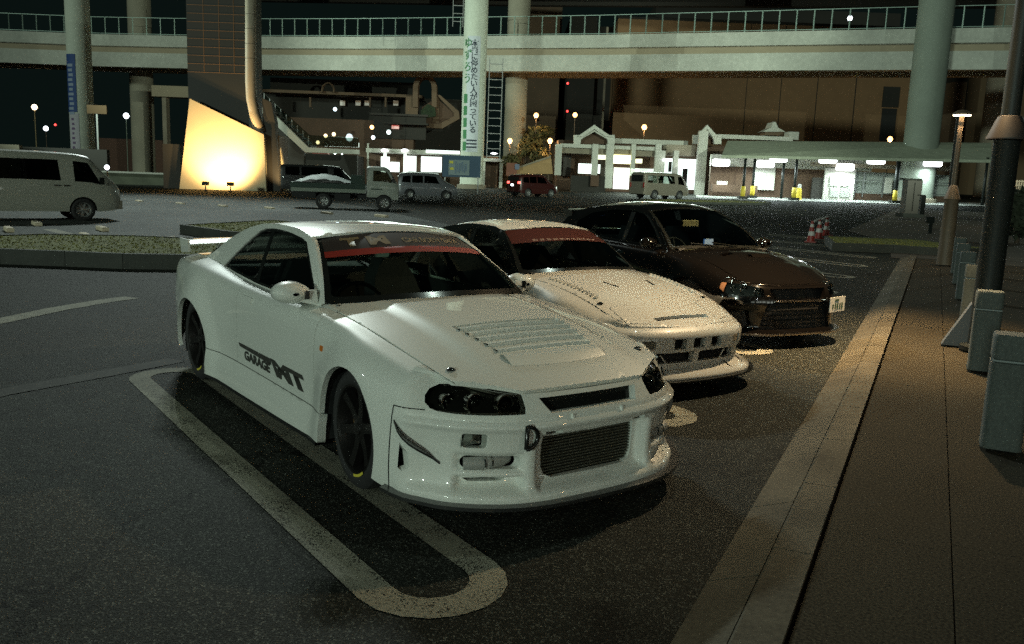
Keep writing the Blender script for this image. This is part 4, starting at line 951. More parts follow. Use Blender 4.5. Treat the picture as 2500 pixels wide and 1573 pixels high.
    NS = Nose([(2.115, 0), (2.10, .28), (2.05, .50), (1.95, .66), (1.83, .755), (1.70, .81), (1.64, .828)],
              [(.06, .02), (.13, .05), (.165, .055), (.20, .0), (.24, -.03), (.33, -.025), (.36, .0), (.42, .006), (.47, .008), (.50, -.005), (.53, -.04), (.56, -.12), (.60, -.2)], B, .2, .06)
    sy = NS.s_of_y; L = NS.L
    def pz(p): return [(sy(y), z) for y, z in p]
    def mir(p): return [(-u, z) for u, z in p][::-1]
    tz = P1([(0, .548), (sy(.4), .545), (sy(.62), .545), (sy(.72), .555), (L-.06, .575), (L, .58)])
    bot = [(u, .16) for u in np.linspace(-L+.06, L-.06, 31)]; topl = [(u, float(tz(abs(u))[0])) for u in np.linspace(L-.06, -L+.06, 31)]
    sq = [pz(rrect(y-.062, y+.062, .380, .462, .008, 2)) for y in (-.20, 0, .20)]
    low = [pz([(.03, .262), (.49, .262), (.46, .352), (.03, .352)]), pz([(-.49, .262), (-.03, .262), (-.03, .352), (-.46, .352)])]; sig = pz(rrect(.43, .535, .392, .455, .01, 2))
    fb = panel('front_bumper', paint_c, car, NS, bot+topl, sq+low+[sig, mir(sig)], (.03, .022), .02, .05, outward=(1, 0, .3), lip_dir=(-1, 0, 0))
    MB().grid([[tuple(NS([u], [z])[0]*[1, .96, 1]-[.09, 0, 0]) for u in np.linspace(-L+.1, L-.1, 11)] for z in (.15, .3, .5)]).build('bumper_core', dark, fb)
    for s in (-1, 1):
        panel('turn_signal', mat('signal_grey', (.12, .12, .10), .2, coat=1), fb, NS, pz(rrect(.435, .53, .396, .451, .01, 2)), (), (.03, .02), 0, lift=-.008, side=s, outward=(1, 0, .3))
        MB().tube([NS([s*sy(.36)], [.33])[0]-[.01, 0, 0], NS([s*sy(.28)], [.238])[0]-[.01, 0, 0]], .007, 6).build('grille_strut', paint_c, fb)
        us = np.linspace(L-.06, sy(.60), 8); c1 = [NS([u], [float(tz(u)[0])])[0] for u in us]; c0 = [np.array([x, sd(x)+.004, float(H([x], [sd(x)])[0][2])-.001]) for x in np.linspace(1.70, fr[-1][0]+.0, 8)]
        ruled('front_fender', paint_c, car, c0, c1, 3, .008, s)
        for yy in (.35, .62): a = NS([s*sy(yy)], [.24])[0]; b = NS([s*sy(yy+.04)], [.13])[0]; MB().tube([a, b+[.09, s*.03, -.01]], .005, 5).build('splitter_stay', black_gloss, fb)
    us = np.linspace(-.60, .60, 21); c0 = [NS([sy(y)], [float(tz(abs(sy(y)))[0])])[0] for y in us]; c1 = [H([fx(y)], [y])[0]-[0, 0, .002] for y in us]
    ruled('nose_panel', paint_c, car, c1, c0, 3, .010, 1, ref=(1, 0, .2))
    P = []; Q = []
    for u in np.linspace(-L+.04, L-.04, 27):
        a = NS([u], [.16])[0]; n_ = np.array([a[0]-1.2, a[1], 0]); n_ /= np.linalg.norm(n_)
        P.append([tuple(a-n_*.1+[0, 0, .002]), tuple(a+n_*.075+[0, 0, -.012]), tuple(a+n_*.075+[0, 0, -.026]), tuple(a-n_*.1+[0, 0, -.026])])
        Q.append([tuple(NS([u], [.225])[0]), tuple(a+n_*.035+[0, 0, .012]), tuple(a+n_*.035+[0, 0, -.008])])
    MB().grid(P).build('splitter', black_gloss, fb, 30); MB().grid(Q).build('front_lip', paint_c, fb, True)
    MB().box((-.4, 0, .20), (2.0, 1.2, .06)).build('cabin_floor', dark, car); MB().box((.0, 0, .26), (3.2, 1.08, .22)).build('underbody', dark, car)
    MB().grid([[(.72, y, .77), (.58, y, .835), (.40, y, .81), (.34, y, .70), (.40, y, .5)] for y in np.linspace(-.62, .62, 5)]).build('dashboard', dark, car, 40)
    for y in (-.33, .33): seat(car, -.30, y, seat_m, .18, .78)
    steering(car, .24, -.33, .74, dark)
    for x in (1.2375, -1.24):
        for s in (-1, 1): wheel(car, x, .855, .312, .24, s, .225, (rubber, rim_dark, disc_m), 5)
    return car, dict(B=B, G=G, WS=WS, RF=RF, H=H, NS=NS)
hatch, HS = build_hatch()

paint_k = mat('black_paint', (.005, .004, .0035), .12, coat=1.0, spec=.5)
glass_e = glass('sedan_glass', (.42, .50, .50))
def build_sedan():
    car = empty('sports_sedan', (-2.41, 5.37, 0), -.169, 'glossy black sedan with wide trapezoid grille and offset number plate', 'car', 'sports cars parked in the front row')
    xs = [-2.20, -1.9, -1.33, -.8, 0, .6, .95, 1.325, 1.6, 1.80]
    rows = [list(zip([.70, .82, .88, .87, .87, .87, .87, .88, .87, .84], [.24, .21, .18, .16, .155, .155, .16, .16, .16, .15])),
            list(zip([.74, .84, .89, .88, .875, .875, .88, .895, .88, .85], [.32, .29, .27, .25, .25, .25, .25, .26, .26, .24])),
            list(zip([.77, .86, .90, .87, .86, .86, .87, .90, .88, .85], [.45, .43, .41, .40, .40, .40, .40, .40, .38, .36])),
            list(zip([.78, .87, .905, .88, .87, .87, .88, .90, .875, .835], [.62, .62, .61, .60, .59, .59, .58, .57, .54, .50])),
            list(zip([.77, .86, .885, .87, .865, .86, .86, .87, .845, .80], [.80, .81, .80, .77, .76, .75, .74, .715, .665, .61])),
            list(zip([.72, .80, .82, .82, .815, .805, .80, .80, .775, .73], [.93, .94, .93, .91, .895, .885, .87, .83, .765, .695])),
            list(zip([.60, .66, .69, .71, .715, .71, .70, .685, .66, .63], [.97, .985, .96, .935, .925, .92, .91, .867, .798, .727]))]
    B = Loft(xs, rows); AF, AR = (1.325, .31, .365), (-1.325, .31, .365); B.flare = [(AF[0], AF[1], .36, .54, .014), (AR[0], AR[1], .36, .56, .014)]
    body_sides(car, B, paint_k, AF, AR, .78, [-.25, -1.0], .33, 1.74, -2.20, handle=chrome); tail_close(car, B, paint_k, -2.20)
    yb = P1([(-1.9, .66), (-1.2, .70), (-.6, .712), (0, .715), (.7, .705)]); zb = P1([(-1.9, .985), (-1.2, .955), (-.6, .93), (0, .925), (.7, .915)])
    rail = P1([(-1.80, 1.245), (-1.35, 1.318), (-1.0, 1.362), (-.6, 1.385), (-.2, 1.385), (.05, 1.352), (.15, 1.325)]); rc = P1([(-1.80, 1.275), (-1.35, 1.365), (-1.0, 1.415), (-.6, 1.44), (-.2, 1.44), (.05, 1.412), (.2, 1.375)])
    win = [(.62, .94), (0, .945), (-.6, .95), (-1.2, .98), (-1.62, 1.03), (-1.62, 1.13), (-1.30, 1.262), (-1.05, 1.30), (-.75, 1.335), (-.3, 1.345), (.0, 1.312), (.12, 1.27), (.36, 1.13)]
    outl = [(.70, .915), (0, .925), (-.7, .933), (-1.2, .955), (-1.95, .985), (-1.93, 1.12)]+[(x, float(rail(x)[0])) for x in np.linspace(-1.80, .10, 16)]+[(.20, 1.28), (.46, 1.11)]
    G, WS, RF = cabin(car, yb, zb, (.36, .12), rail, win, outl, ((.76, .70, .925), (.90, 0, .95), (.05, .555, 1.345), (.15, 0, 1.398), (.02, .03)), rc, lambda w: .195-.12*w*w, paint=paint_k, gl=glass_e, gf=glass_e, rearx=-1.80, posts=[[(-.28, .95), (-.20, .95), (-.22, 1.315), (-.32, 1.315)]])
    pillars(car, paint_k, G, WS, [(.70, .915), (.58, 1.01), (.42, 1.135), (.20, 1.28), (.10, 1.34)], (0, .25, .52, .85, 1.0))
    RW = screen_surf((-2.05, .64, .99), (-2.1, 0, 1.0), (-1.80, .55, 1.235), (-1.82, 0, 1.275), (-.01, .02)); panel('rear_window', glass_e, car, RW, rrect(-1, 1, 0, 1, .03), (), (.2, .2), 0)
    MB().box((-2.03, 0, .985), (.36, 1.28, .03), bev=.01).build('boot_lid', paint_k, car, 40)
    P = [[(-1.92-a, y, 1.285-.02*(y/.55)**2+b) for a, b in [(-.16, -.01), (0, .012), (.14, .0), (0, -.02), (-.16, -.01)]] for y in np.linspace(-.58, .58, 7)]
    wg = MB().grid(P).build('rear_wing', paint_k, car, 40)
    for s in (-1, 1): MB().prism([(-.14, -.10), (.02, -.10), (.14, .0), (-.14, .0)], .02, (-1.92, s*.58-.01, 1.27), (-1, 0, 0), (0, 0, 1)).build('wing_stay', paint_k, wg)
    we_ = P1([(.7, .71), (.95, .70), (1.325, .683), (1.6, .655), (1.8, .62), (2.0, .56)]); zee = P1([(.7, .925), (.95, .912), (1.325, .868), (1.6, .80), (1.8, .73), (2.0, .66)])
    zc = P1([(.7, .975), (1.0, .96), (1.3, .93), (1.6, .87), (1.85, .785), (2.02, .71), (2.12, .64)])
    def H(x, y):
        x = np.atleast_1d(np.asarray(x, float)); y = np.broadcast_to(np.atleast_1d(np.asarray(y, float)), x.shape); w = np.abs(y)/we_(x)
        k = np.clip((.40-np.abs(y))/.1, 0, 1); f = np.clip((x-1.0)/.3, 0, 1)*np.clip((2.0-x)/.3, 0, 1)
        return np.stack([x, y, zc(x)-(zc(x)-np.minimum(zee(x), zc(x)))*np.clip(w, 0, 1.3)**2.2+.012*k*f], 1)
    def bx_(y): return .905-.15*(abs(y)/.71)**2
    def sd(x): return float(we_(x)[0])-.003
    def fx(y): return 2.085-.03*(abs(y)/.35)**2-.55*max(0, abs(y)-.40)**1.4
    scoop = [(1.42, -.13), (1.42, .13), (1.52, .12), (1.52, -.12)]; v1 = [(1.28, .26), (1.28, .42), (1.36, .41), (1.36, .26)]
    fr = [(fx(y), y) for y in np.linspace(-.60, .60, 19)]; bk = [(bx_(y), y) for y in np.linspace(.70, -.70, 15)]
    poly = fr+[(x, sd(x)) for x in np.linspace(fr[-1][0], bk[0][0], 12)[1:-1]]+bk+[(x, -sd(x)) for x in np.linspace(bk[-1][0], fr[0][0], 12)[1:-1]]
    hood = panel('hood', paint_k, car, H, poly, [scoop, v1, [(x, -y) for x, y in v1][::-1]], (.04, .04), .02, .03, outward=(1.2, 0, .2))
    P = [[tuple(H([1.40], [y])[0]+[0, 0, .004]), tuple(H([1.48], [y])[0]+[0, 0, .03]), tuple(H([1.52], [y])[0]+[0, 0, .002])] for y in np.linspace(-.13, .13, 5)]
    MB().grid(P, flip=True).build('hood_scoop', paint_k, hood, True)
    P = [[tuple(WS([y/.72], [0])[0]+np.array([-.02, 0, .003])), (bx_(y)-.004, y, float(H([bx_(y)], [y])[0][2])-.008)] for y in np.linspace(-.70, .70, 13)]
    MB().grid(P).build('cowl', black_gloss, car, True)
    for s in (-1, 1):
        c0 = [B([x], [6.0])[0] for x in np.linspace(.55, .78, 5)]; c1 = [np.array([x, sd(x)-.01, H([max(x, .7)], [sd(x)-.01])[0][2]+.001]) for x in np.linspace(.60, .79, 5)]
        ruled('cowl_corner', paint_k, car, c0, c1, 2, .003, s)
    for s in (-1, 1): MB().tube([WS([s*.2+.05], [.03])[0]+[.02, 0, .01], WS([s*.2-.45], [.09])[0]+[.015, 0, .015]], .008, 5).build('wiper', black_gloss, car)
    NS = Nose([(2.155, 0), (2.145, .30), (2.10, .50), (2.0, .65), (1.88, .755), (1.76, .82), (1.68, .85)],
              [(.06, .03), (.13, .05), (.17, .03), (.22, .0), (.40, .0), (.46, .008), (.54, .0), (.60, -.02), (.66, -.07), (.70, -.12), (.76, -.2)], B, .2, .06)
    sy = NS.s_of_y; L = NS.L
    def pz(p): return [(sy(y), z) for y, z in p]
    def mir(p): return [(-u, z) for u, z in p][::-1]
    tz = P1([(0, .645), (sy(.4), .65), (sy(.66), .68), (sy(.76), .70), (L-.06, .70), (L, .70)])
    bot = [(u, .165) for u in np.linspace(-L+.06, L-.06, 31)]; topl = [(u, float(tz(abs(u))[0])) for u in np.linspace(L-.06, -L+.06, 31)]
    head = pz([(.46, .545), (.62, .545), (.75, .556), (.80, .60), (.805, .67), (.72, .668), (.57, .648), (.46, .632)])
    up_ = pz([(-.40, .628), (-.35, .515), (.35, .515), (.40, .628)]); lo_ = pz([(-.50, .20), (.50, .20), (.42, .482), (-.42, .482)]); fog = pz([(.57, .24), (.74, .26), (.74, .38), (.60, .40)])
    fb = panel('front_bumper', paint_k, car, NS, bot+topl, [head, mir(head), up_, lo_, fog, mir(fog)], (.03, .025), .02, .05, outward=(1, 0, .35), lip_dir=(-1, 0, 0))
    mesh_m = mat('grille_black', (.008, .008, .008), .6)
    MB().grid([[tuple(NS([u], [z])[0]*[1, .97, 1]-[.06, 0, 0]) for u in np.linspace(-L+.1, L-.1, 13)] for z in (.16, .4, .7)]).build('grille_mesh', mesh_m, fb)
    for k in range(5): MB().tube([NS([u], [.24+.05*k])[0]-[.04, 0, 0] for u in np.linspace(-sy(.44), sy(.44), 7)], .006, 5).build('grille_bar', black_gloss, fb)
    trim = mat('dark_chrome', (.35, .33, .31), .2, metal=1.0)
    MB().tube([NS([u], [.498])[0]+[.004, 0, 0] for u in np.linspace(-sy(.36), sy(.36), 9)], .011, 8).build('grille_trim', trim, fb, True)
    # three-lozenge badge
    c = NS([0], [.558])[0]+[.012, 0, 0]
    for a in (90, 210, 330):
        d = np.array([0, math.cos(R(a)), math.sin(R(a))]); n_ = np.array([0, -d[2], d[1]]); l, w = .062, .018
        MB().add([c+d*.004, c+d*l/2+n_*w, c+d*l, c+d*l/2-n_*w], [(0, 1, 2, 3)]).build('badge_lozenge', chrome, fb)
    for s in (-1, 1):
        hl = panel('headlight', lens_c, fb, NS, head, (), (.04, .03), 0, lift=-.003, side=s, outward=(1, 0, .35))
        MB().grid([[tuple(NS([u], [z])[0]*[1, s*.98, 1]-[.055, 0, 0]) for u in np.linspace(sy(.43), sy(.80), 6)] for z in (.53, .60, .68)]).build('lamp_bucket', mat('lamp_silver', (.45, .46, .44), .2, metal=.9), hl, True)
        for yy, rr in ((.52, .040), (.64, .046), (.72, .034)):
            q = NS([sy(yy)], [.592+.09*(yy-.5)])[0]; MB().lathe([(.001, -.03), (rr*.6, -.022), (rr, .006), (rr+.005, .004)], 18, (q[0]-.03, s*q[1]*.985, q[2]), 'x', close=False).build('lamp_reflector', chrome, hl, 35)
        panel('corner_marker', mat('marker_tan', (.30, .14, .07), .3, coat=.5), fb, NS, pz([(.775, .575), (.802, .61), (.806, .668), (.775, .665)]), (), (.03, .03), 0, lift=.004, side=s, outward=(1, 0, .35))
        us = np.linspace(L-.06, sy(.62), 8); c1 = [NS([u], [float(tz(u)[0])])[0] for u in us]; c0 = [np.array([x, sd(x)+.004, float(H([x], [sd(x)])[0][2])-.001]) for x in np.linspace(1.74, fr[-1][0], 8)]
        ruled('front_fender', paint_k, car, c0, c1, 3, .01, s)
        P = []
        for f, a_, b_ in [(-.08, .05, .03), (-.06, .09, .06), (.0, .105, .07), (.06, .09, .055), (.085, .03, .02)]: P.append([(.56+f, s*(.88+a_*math.cos(t)), .985+b_*math.sin(t)) for t in np.linspace(0, 2*PI, 13)])
        mo = MB().grid(P, flip=(s > 0)).build('door_mirror', paint_k, car, True); MB().box((.56, s*.76, .955), (.06, .14, .03)).build('mirror_base', black_gloss, mo)
    us = np.linspace(-.60, .60, 21); ruled('nose_panel', paint_k, car, [H([fx(y)], [y])[0]-[0, 0, .002] for y in us], [NS([sy(y)], [float(tz(abs(sy(y)))[0])])[0] for y in us], 2, .006, 1, ref=(1, 0, .2))
    P = []
    for u in np.linspace(-L+.05, L-.05, 25):
        a = NS([u], [.165])[0]; n_ = np.array([a[0]-1.2, a[1], 0]); n_ /= np.linalg.norm(n_); P.append([tuple(a-n_*.1+[0, 0, .002]), tuple(a+n_*.05+[0, 0, -.004]), tuple(a+n_*.05+[0, 0, -.02]), tuple(a-n_*.1+[0, 0, -.02])])
    MB().grid(P).build('lip_blade', trim, fb, 30)
    # number plate hung off the far corner of the bumper
    q = NS([sy(.60)], [.44])[0]; pl = MB().prism(rrect(-.165, .165, -.083, .083, .01, 2), .006, tuple(q+[.05, 0, 0]), (-.28, .96, 0), (0, 0, 1)).build('number_plate', mat('plate_white', (.66, .66, .62), .5), fb)
    pm = mat('plate_green', (.05, .10, .06), .5)
    for (u, v, w, h) in [(-.02, .045, .09, .022), (-.10, -.022, .03, .05), (-.045, -.022, .03, .07), (.0, -.022, .03, .07), (.055, -.022, .03, .07), (.10, -.022, .03, .07)]:
        MB().prism([(u-w/2, v-h/2), (u+w/2, v-h/2), (u+w/2, v+h/2), (u-w/2, v+h/2)], .001, tuple(q+[.05+.007, 0.002, 0]), (-.28, .96, 0), (0, 0, 1)).build('plate_print', pm, pl)
    MB().box((-.3, 0, .22), (2.3, 1.3, .06)).build('cabin_floor', dark, car); MB().box((.0, 0, .29), (3.3, 1.14, .24)).build('underbody', dark, car)
    MB().grid([[(1.0, y, .86), (.84, y, .945), (.58, y, .93), (.50, y, .82), (.56, y, .5)] for y in np.linspace(-.66, .66, 5)]).build('dashboard', dark, car, 40)
    for y in (-.36, .36): seat(car, -.15, y, seat_m, .26, .86)
    MB().box((-.95, 0, .66), (.28, 1.2, .62), bev=.06).build('rear_seat', seat_m, car, 40); steering(car, .40, -.36, .87, dark)
    MB().box((.16, .02, 1.20), (.02, .24, .085), bev=.008).build('interior_mirror', mat('card_tan', (.55, .45, .25), .5), car)
    MB().box((.50, .05, .98), (.02, .16, .10), rz=.2).build('dash_screen', emis('screen_blue', (.18, .42, .9), .35), car)
    for x in (1.325, -1.325):
        for s in (-1, 1): wheel(car, x, .86, .322, .25, s, .235, (rubber, rim_dark, disc_m), 7)
    return car, dict(B=B, G=G, WS=WS, RF=RF, H=H, NS=NS)
sedan, ES = build_sedan()
# ------------------------------------------------------------------ planting beds
def g2(px, py): p = onground(px, py); return (float(p[0]), float(p[1]))
island('grass_bed', [(-10.9, -3.2), (-10.82, -1.46), (-10.2, -.6), (-9.6, .15), (-9.2, 1.1), (-9.0, 2.3), (-9.3, 3.3), (-10.4, 3.6), (-12.2, 3.0), (-13.6, 1.2), (-14.2, -.4), (-13.4, -2.6), (-12.2, -3.6)], .25, 'long low grass bed with a dark rim behind the white coupe')
island('grass_bed', [(-17.2, 3.0), (-14.7, 3.45), (-13.2, 4.6), (-13.6, 6.8), (-16.2, 7.4), (-19.5, 6.2)], .24, 'small wedge of grass behind the white coupe and its rear wing')
island('grass_bed', [g2(2030, 613), g2(2180, 619), g2(2312, 628), (-6.7, 22.6), (-9.6, 24.0), (-11.6, 21.8)], .24, 'bright green grass bed at the far end of the kerb')
p0 = onground(1730, 497); island('grass_bed', [(p0[0]-1.6, p0[1]-5.6), (p0[0]+1.1, p0[1]-2.5), (p0[0]+2.6, p0[1]+2.6), (p0[0]+1.4, p0[1]+5.0), (p0[0]-1.4, p0[1]+3.4), (p0[0]-3.0, p0[1]-1.0)], .16, 'flat oval traffic island in the lane before the lit canopy')
# ------------------------------------------------------------------ wheel stops
stop_m = mat('stop_concrete', (.55, .47, .34), .85, noise=(8, .25))
STOPS = [((22, 566), 'cream wheel stop alone at the left edge below the van', 95), ((90, 551), 'wheel stop in the shadow under the van', 95), ((209, 582), 'nearest cream wheel stop below the van front wheel', 95), ((250, 564), 'wheel stop just beyond the van front wheel', 95),
         ((340, 495), 'leftmost wheel stop in the row before the lit monument', 100), ((440, 501), 'second wheel stop in the row before the lit monument', 100), ((544, 507), 'third wheel stop in the row, below the lit panel', 100), ((658, 512), 'fourth wheel stop, left of the green truck', 100),
         ((798, 524), 'wheel stop under the rear of the green truck', 100), ((931, 531), 'wheel stop by the front of the green truck', 100), ((429, 592), 'wheel stop beside the rear wing of the white coupe', 95)]
for (p, lab, ang) in STOPS:
    q = onground(*p); o = MB().box((0, 0, .055), (.80, .16, .11), bev=.018).build('wheel_stop', stop_m); o.location = (q[0], q[1], gz(q[0], q[1])); o.rotation_euler = (0, 0, R(ang-96)+random.uniform(-.05, .05)); tag(o, lab, 'wheel stop', 'concrete wheel stops in the lot')
# ------------------------------------------------------------------ bollards, poles along the walkway
bol_m = mat('bollard_grey', (.04, .05, .045), .75, noise=(60, .35, 3, .15), bump=(150, .5, .003)); band_m = mat('bollard_band', (.14, .17, .17), .6)
def bollard(a, b, lab, size=.225, h=.72):
    root = empty('bollard', K(a, b, .110), math.atan2(KD.y, KD.x), lab, 'bollard', 'bollards along the walkway'); s = size/2
    mb = MB()
    def ring(r, z): return [(x, y, z) for x, y in rrect(-r, r, -r, r, r*.35, 3)]
    def col(rs):
        n = 16; b_ = len(mb.v)
        for r, z in rs: mb.v += ring(r, z)
        for i in range(len(rs)-1):
            for k in range(n): mb.f.append((b_+i*n+k, b_+i*n+(k+1) % n, b_+(i+1)*n+(k+1) % n, b_+(i+1)*n+k))
        mb.f.append(tuple(b_+(len(rs)-1)*n+k for k in range(n)))
    col([(s*1.02, 0), (s*1.02, .02), (s, .03), (s, h-.175), (s*.9, h-.17), (s*.9, h-.155), (s, h-.15), (s, h-.02), (s*.93, h)])
    mb.build('shaft', bol_m, root, 40); c = MB(); c.box((0, 0, h-.1625), (s*1.84, s*1.84, .010)); c.build('groove_band', band_m, root)
    return root
for i, (a, lab) in enumerate([(1.15, 'nearest grey bollard, cut by the right edge'), (3.86, 'second grey bollard, in front of the tall dark pole'), (7.1, 'third bollard, lit warm, behind the foot of the tall dark pole'), (9.9, 'fourth bollard from the camera along the walkway'), (12.5, 'fifth bollard from the camera along the walkway'), (14.9, 'farthest small bollard by the lamp post base')]): bollard(a, 3.84, lab)
pole_m = mat('pole_dark_green', (.007, .010, .009), .5, spec=.3); tan_m = mat('lamp_post_tan', (.095, .066, .04), .6, noise=(6, .15)); steel = mat('galvanised', (.30, .31, .30), .45, metal=.7)
SODIUM = (1.0, .62, .28); COOL = (.80, 1.0, .86); MERC = (.90, .97, 1.0)
def tall_pole():
    root = empty('lamp_pole', K(4.98, 3.88, .11), math.atan2(KD.y, KD.x), 'tall dark lamp pole with conical collar beside the walkway', 'lamp post')
    MB().lathe([(.20, 0), (.20, .04), (.125, .06), (.12, 2.10), (.13, 2.12)], 24).build('lower_shaft', pole_m, root, 35)
    MB().lathe([(.19, 2.12), (.19, 2.135), (.11, 2.34), (.09, 2.35)], 24).build('collar', mat('collar_dark', (.014, .011, .010), .6), root, 35)
    MB().lathe([(.085, 2.30), (.08, 6.0), (.07, 12.6)], 20).build('upper_shaft', pole_m, root, 35)
    MB().prism([(.12, 0), (.36, 0), (.12, .46)], .20, (.10, 0, .0), (0, 1, 0), (0, 0, 1)).build('base_gusset', mat('gusset_grey', (.05, .055, .06), .6), root)
    for z, sgn, ln in ((12.4, 1, 1.9), (12.4, -1, 1.2)):
        MB().tube([(0, 0, z-.3), (0, .5*sgn, z), (0, ln*sgn, z+.1)], .045, 8).build('arm', pole_m, root, True)
        MB().box((0, (ln+.25)*sgn, z+.08), (.32, .62, .14), bev=.04).build('lamp_head', steel, root, 40)
    MB().tube([(0, 0, 5.2), (0, .30, 5.4), (0, .75, 5.45)], .035, 8).build('arm', pole_m, root, True); MB().lathe([(.05, .16), (.20, .04), (.21, 0), (.001, 0)], 20, (0, .85, 5.36)).build('lamp_shade', pole_m, root, 35)
    return root
POLE = tall_pole()
def post_lamp():
    b = Vector(K(17.0, 3.62, .11)); root = empty('lamp_post', b, 0, 'slim tan lamp post with lit disc head, right of the lit canopy', 'lamp post')
    MB().lathe([(.17, 0), (.16, .5), (.15, 1.45), (.17, 1.49)], 18).build('base_shaft', tan_m, root, 35); MB().lathe([(.17, 1.49), (.09, 1.76), (.055, 1.80), (.05, 3.30)], 16).build('shaft', tan_m, root, 35)
    MB().lathe([(.001, 3.46), (.10, 3.44), (.19, 3.38), (.19, 3.34)], 22, close=False).build('lamp_cap', tan_m, root, 35); MB().lathe([(.185, 3.345), (.18, 3.325), (.001, 3.32)], 22).build('lamp_lens', emis('lens_warm', (1, .80, .5), 9), root, 35)
    MB().lathe([(.05, 3.28), (.05, 3.33)], 12).build('lamp_neck', tan_m, root); lamp('POINT', tuple(b+Vector((0, 0, 3.15))), 170, (1, .72, .40), .12, parent=root); return root
post_lamp()
b_ = at(2314, 520, 24); r_ = empty('sign_pole', (b_[0], b_[1], gz(b_[0], b_[1])), 0, 'thin dark pole just left of the tan lamp post', 'pole'); MB().lathe([(.11, 0), (.10, .1), (.075, .12), (.07, 3.75)], 14).build('shaft', pole_m, r_, 35); MB().lathe([(.09, 3.75), (.09, 3.87), (.001, 3.91)], 14).build('cap', pole_m, r_, 35)
# ------------------------------------------------------------------ cones, cabinet, small posts near the canopy
cone_r = mat('cone_red', (.22, .02, .014), .5); cone_w = mat('cone_white', (.45, .45, .43), .5)
def cone(px, py, lab):
    q = onground(px, py); root = empty('traffic_cone', (q[0], q[1], gz(q[0], q[1])), random.random(), lab, 'cone', 'traffic cones in the lane')
    MB().box((0, 0, .02), (.36, .36, .04), bev=.008).build('base', cone_r, root)
    for z0, z1, m in ((.04, .22, cone_r), (.22, .36, cone_w), (.36, .50, cone_r), (.50, .60, cone_w), (.60, .70, cone_r)):
        MB().lathe([(.14-.15*z0, z0), (.14-.15*z1, z1)], 16).build('band', m, root, 35)
    return q
cs = [cone(1979, 592, 'nearest red and white traffic cone'), cone(1998, 583, 'middle red and white traffic cone'), cone(2016, 576, 'farthest red and white traffic cone')]
for (a, b, lab) in ((cs[0], cs[1], 'white bar resting on the nearer pair of cones'), (cs[1], cs[2], 'white bar resting on the farther pair of cones')):
    bar = MB().tube([(a[0], a[1], gz(a[0], a[1])+.66), (b[0], b[1], gz(b[0], b[1])+.70)], .03, 8).build('cone_bar', cone_w, None, True); tag(bar, lab, 'bar')
def fac(px0, px1, pt, pb, D, th):
    """level upright box whose face spans these photo pixels at distance D; returns centre, size, angle"""
    pc = (px0+px1)/2; pm = (pt+(pb if pb is not None else pt))/2; A, B_ = at(px0, pm, D), at(px1, pm, D); z1 = at(pc, pt, D)[2]; c = (A+B_)/2
    z0 = at(pc, pb, D)[2] if pb is not None else gz(c[0], c[1])-.05
    w = math.hypot(B_[0]-A[0], B_[1]-A[1]); return (c[0]+FH.x*th/2, c[1]+FH.y*th/2, (z0+z1)/2), (w, th, z1-z0)
def fbox(px0, px1, pt, pb, D, th, bev=0.0): c, d = fac(px0, px1, pt, pb, D, th); return MB().box(c, d, HR, bev=bev)
def part(name, m, root, mb, smooth=None):
    o = mb.build(name, m, None, smooth); o.parent = root; o.matrix_parent_inverse = root_inv(root); return o
def root_inv(r): return Matrix.LocRotScale(r.location, r.rotation_euler, r.scale).inverted()
def base_at(px, D, z=None): p = at(px, 480, D); return (p[0], p[1], gz(p[0], p[1]) if z is None else z)
r_ = empty('utility_cabinet', base_at(2232, 44), HR, 'tall grey-brown utility cabinet standing right of the lit canopy', 'cabinet'); part('body', mat('cabinet_grey', (.07, .062, .05), .6), r_, fbox(2213, 2249, 440, 522, 44, .6)); part('cap', conc_k, r_, fbox(2211, 2251, 436, 440, 43.95, .7)); part('door_seam', joint_m, r_, fbox(2230.2, 2231.6, 446, 516, 43.98, .05)); part('plinth', conc_k, r_, fbox(2205, 2256, 522, 532, 43.9, .9))
r_ = empty('marker_post', base_at(2254, 40), HR, 'short dark post right of the utility cabinet', 'post'); part('shaft', pole_m, r_, fbox(2248, 2259, 478, 524, 40, .2)); part('cap', conc_k, r_, fbox(2247, 2260, 476, 478, 39.95, .3))
r_ = empty('warning_stand', base_at(2271, 34), HR, 'small dark stand with tapered foot on the brown paving', 'stand'); part('board', pole_m, r_, fbox(2262, 2282, 530, 545, 34, .06)); part('leg', pole_m, r_, fbox(2268, 2276, 545, 572, 34, .08))

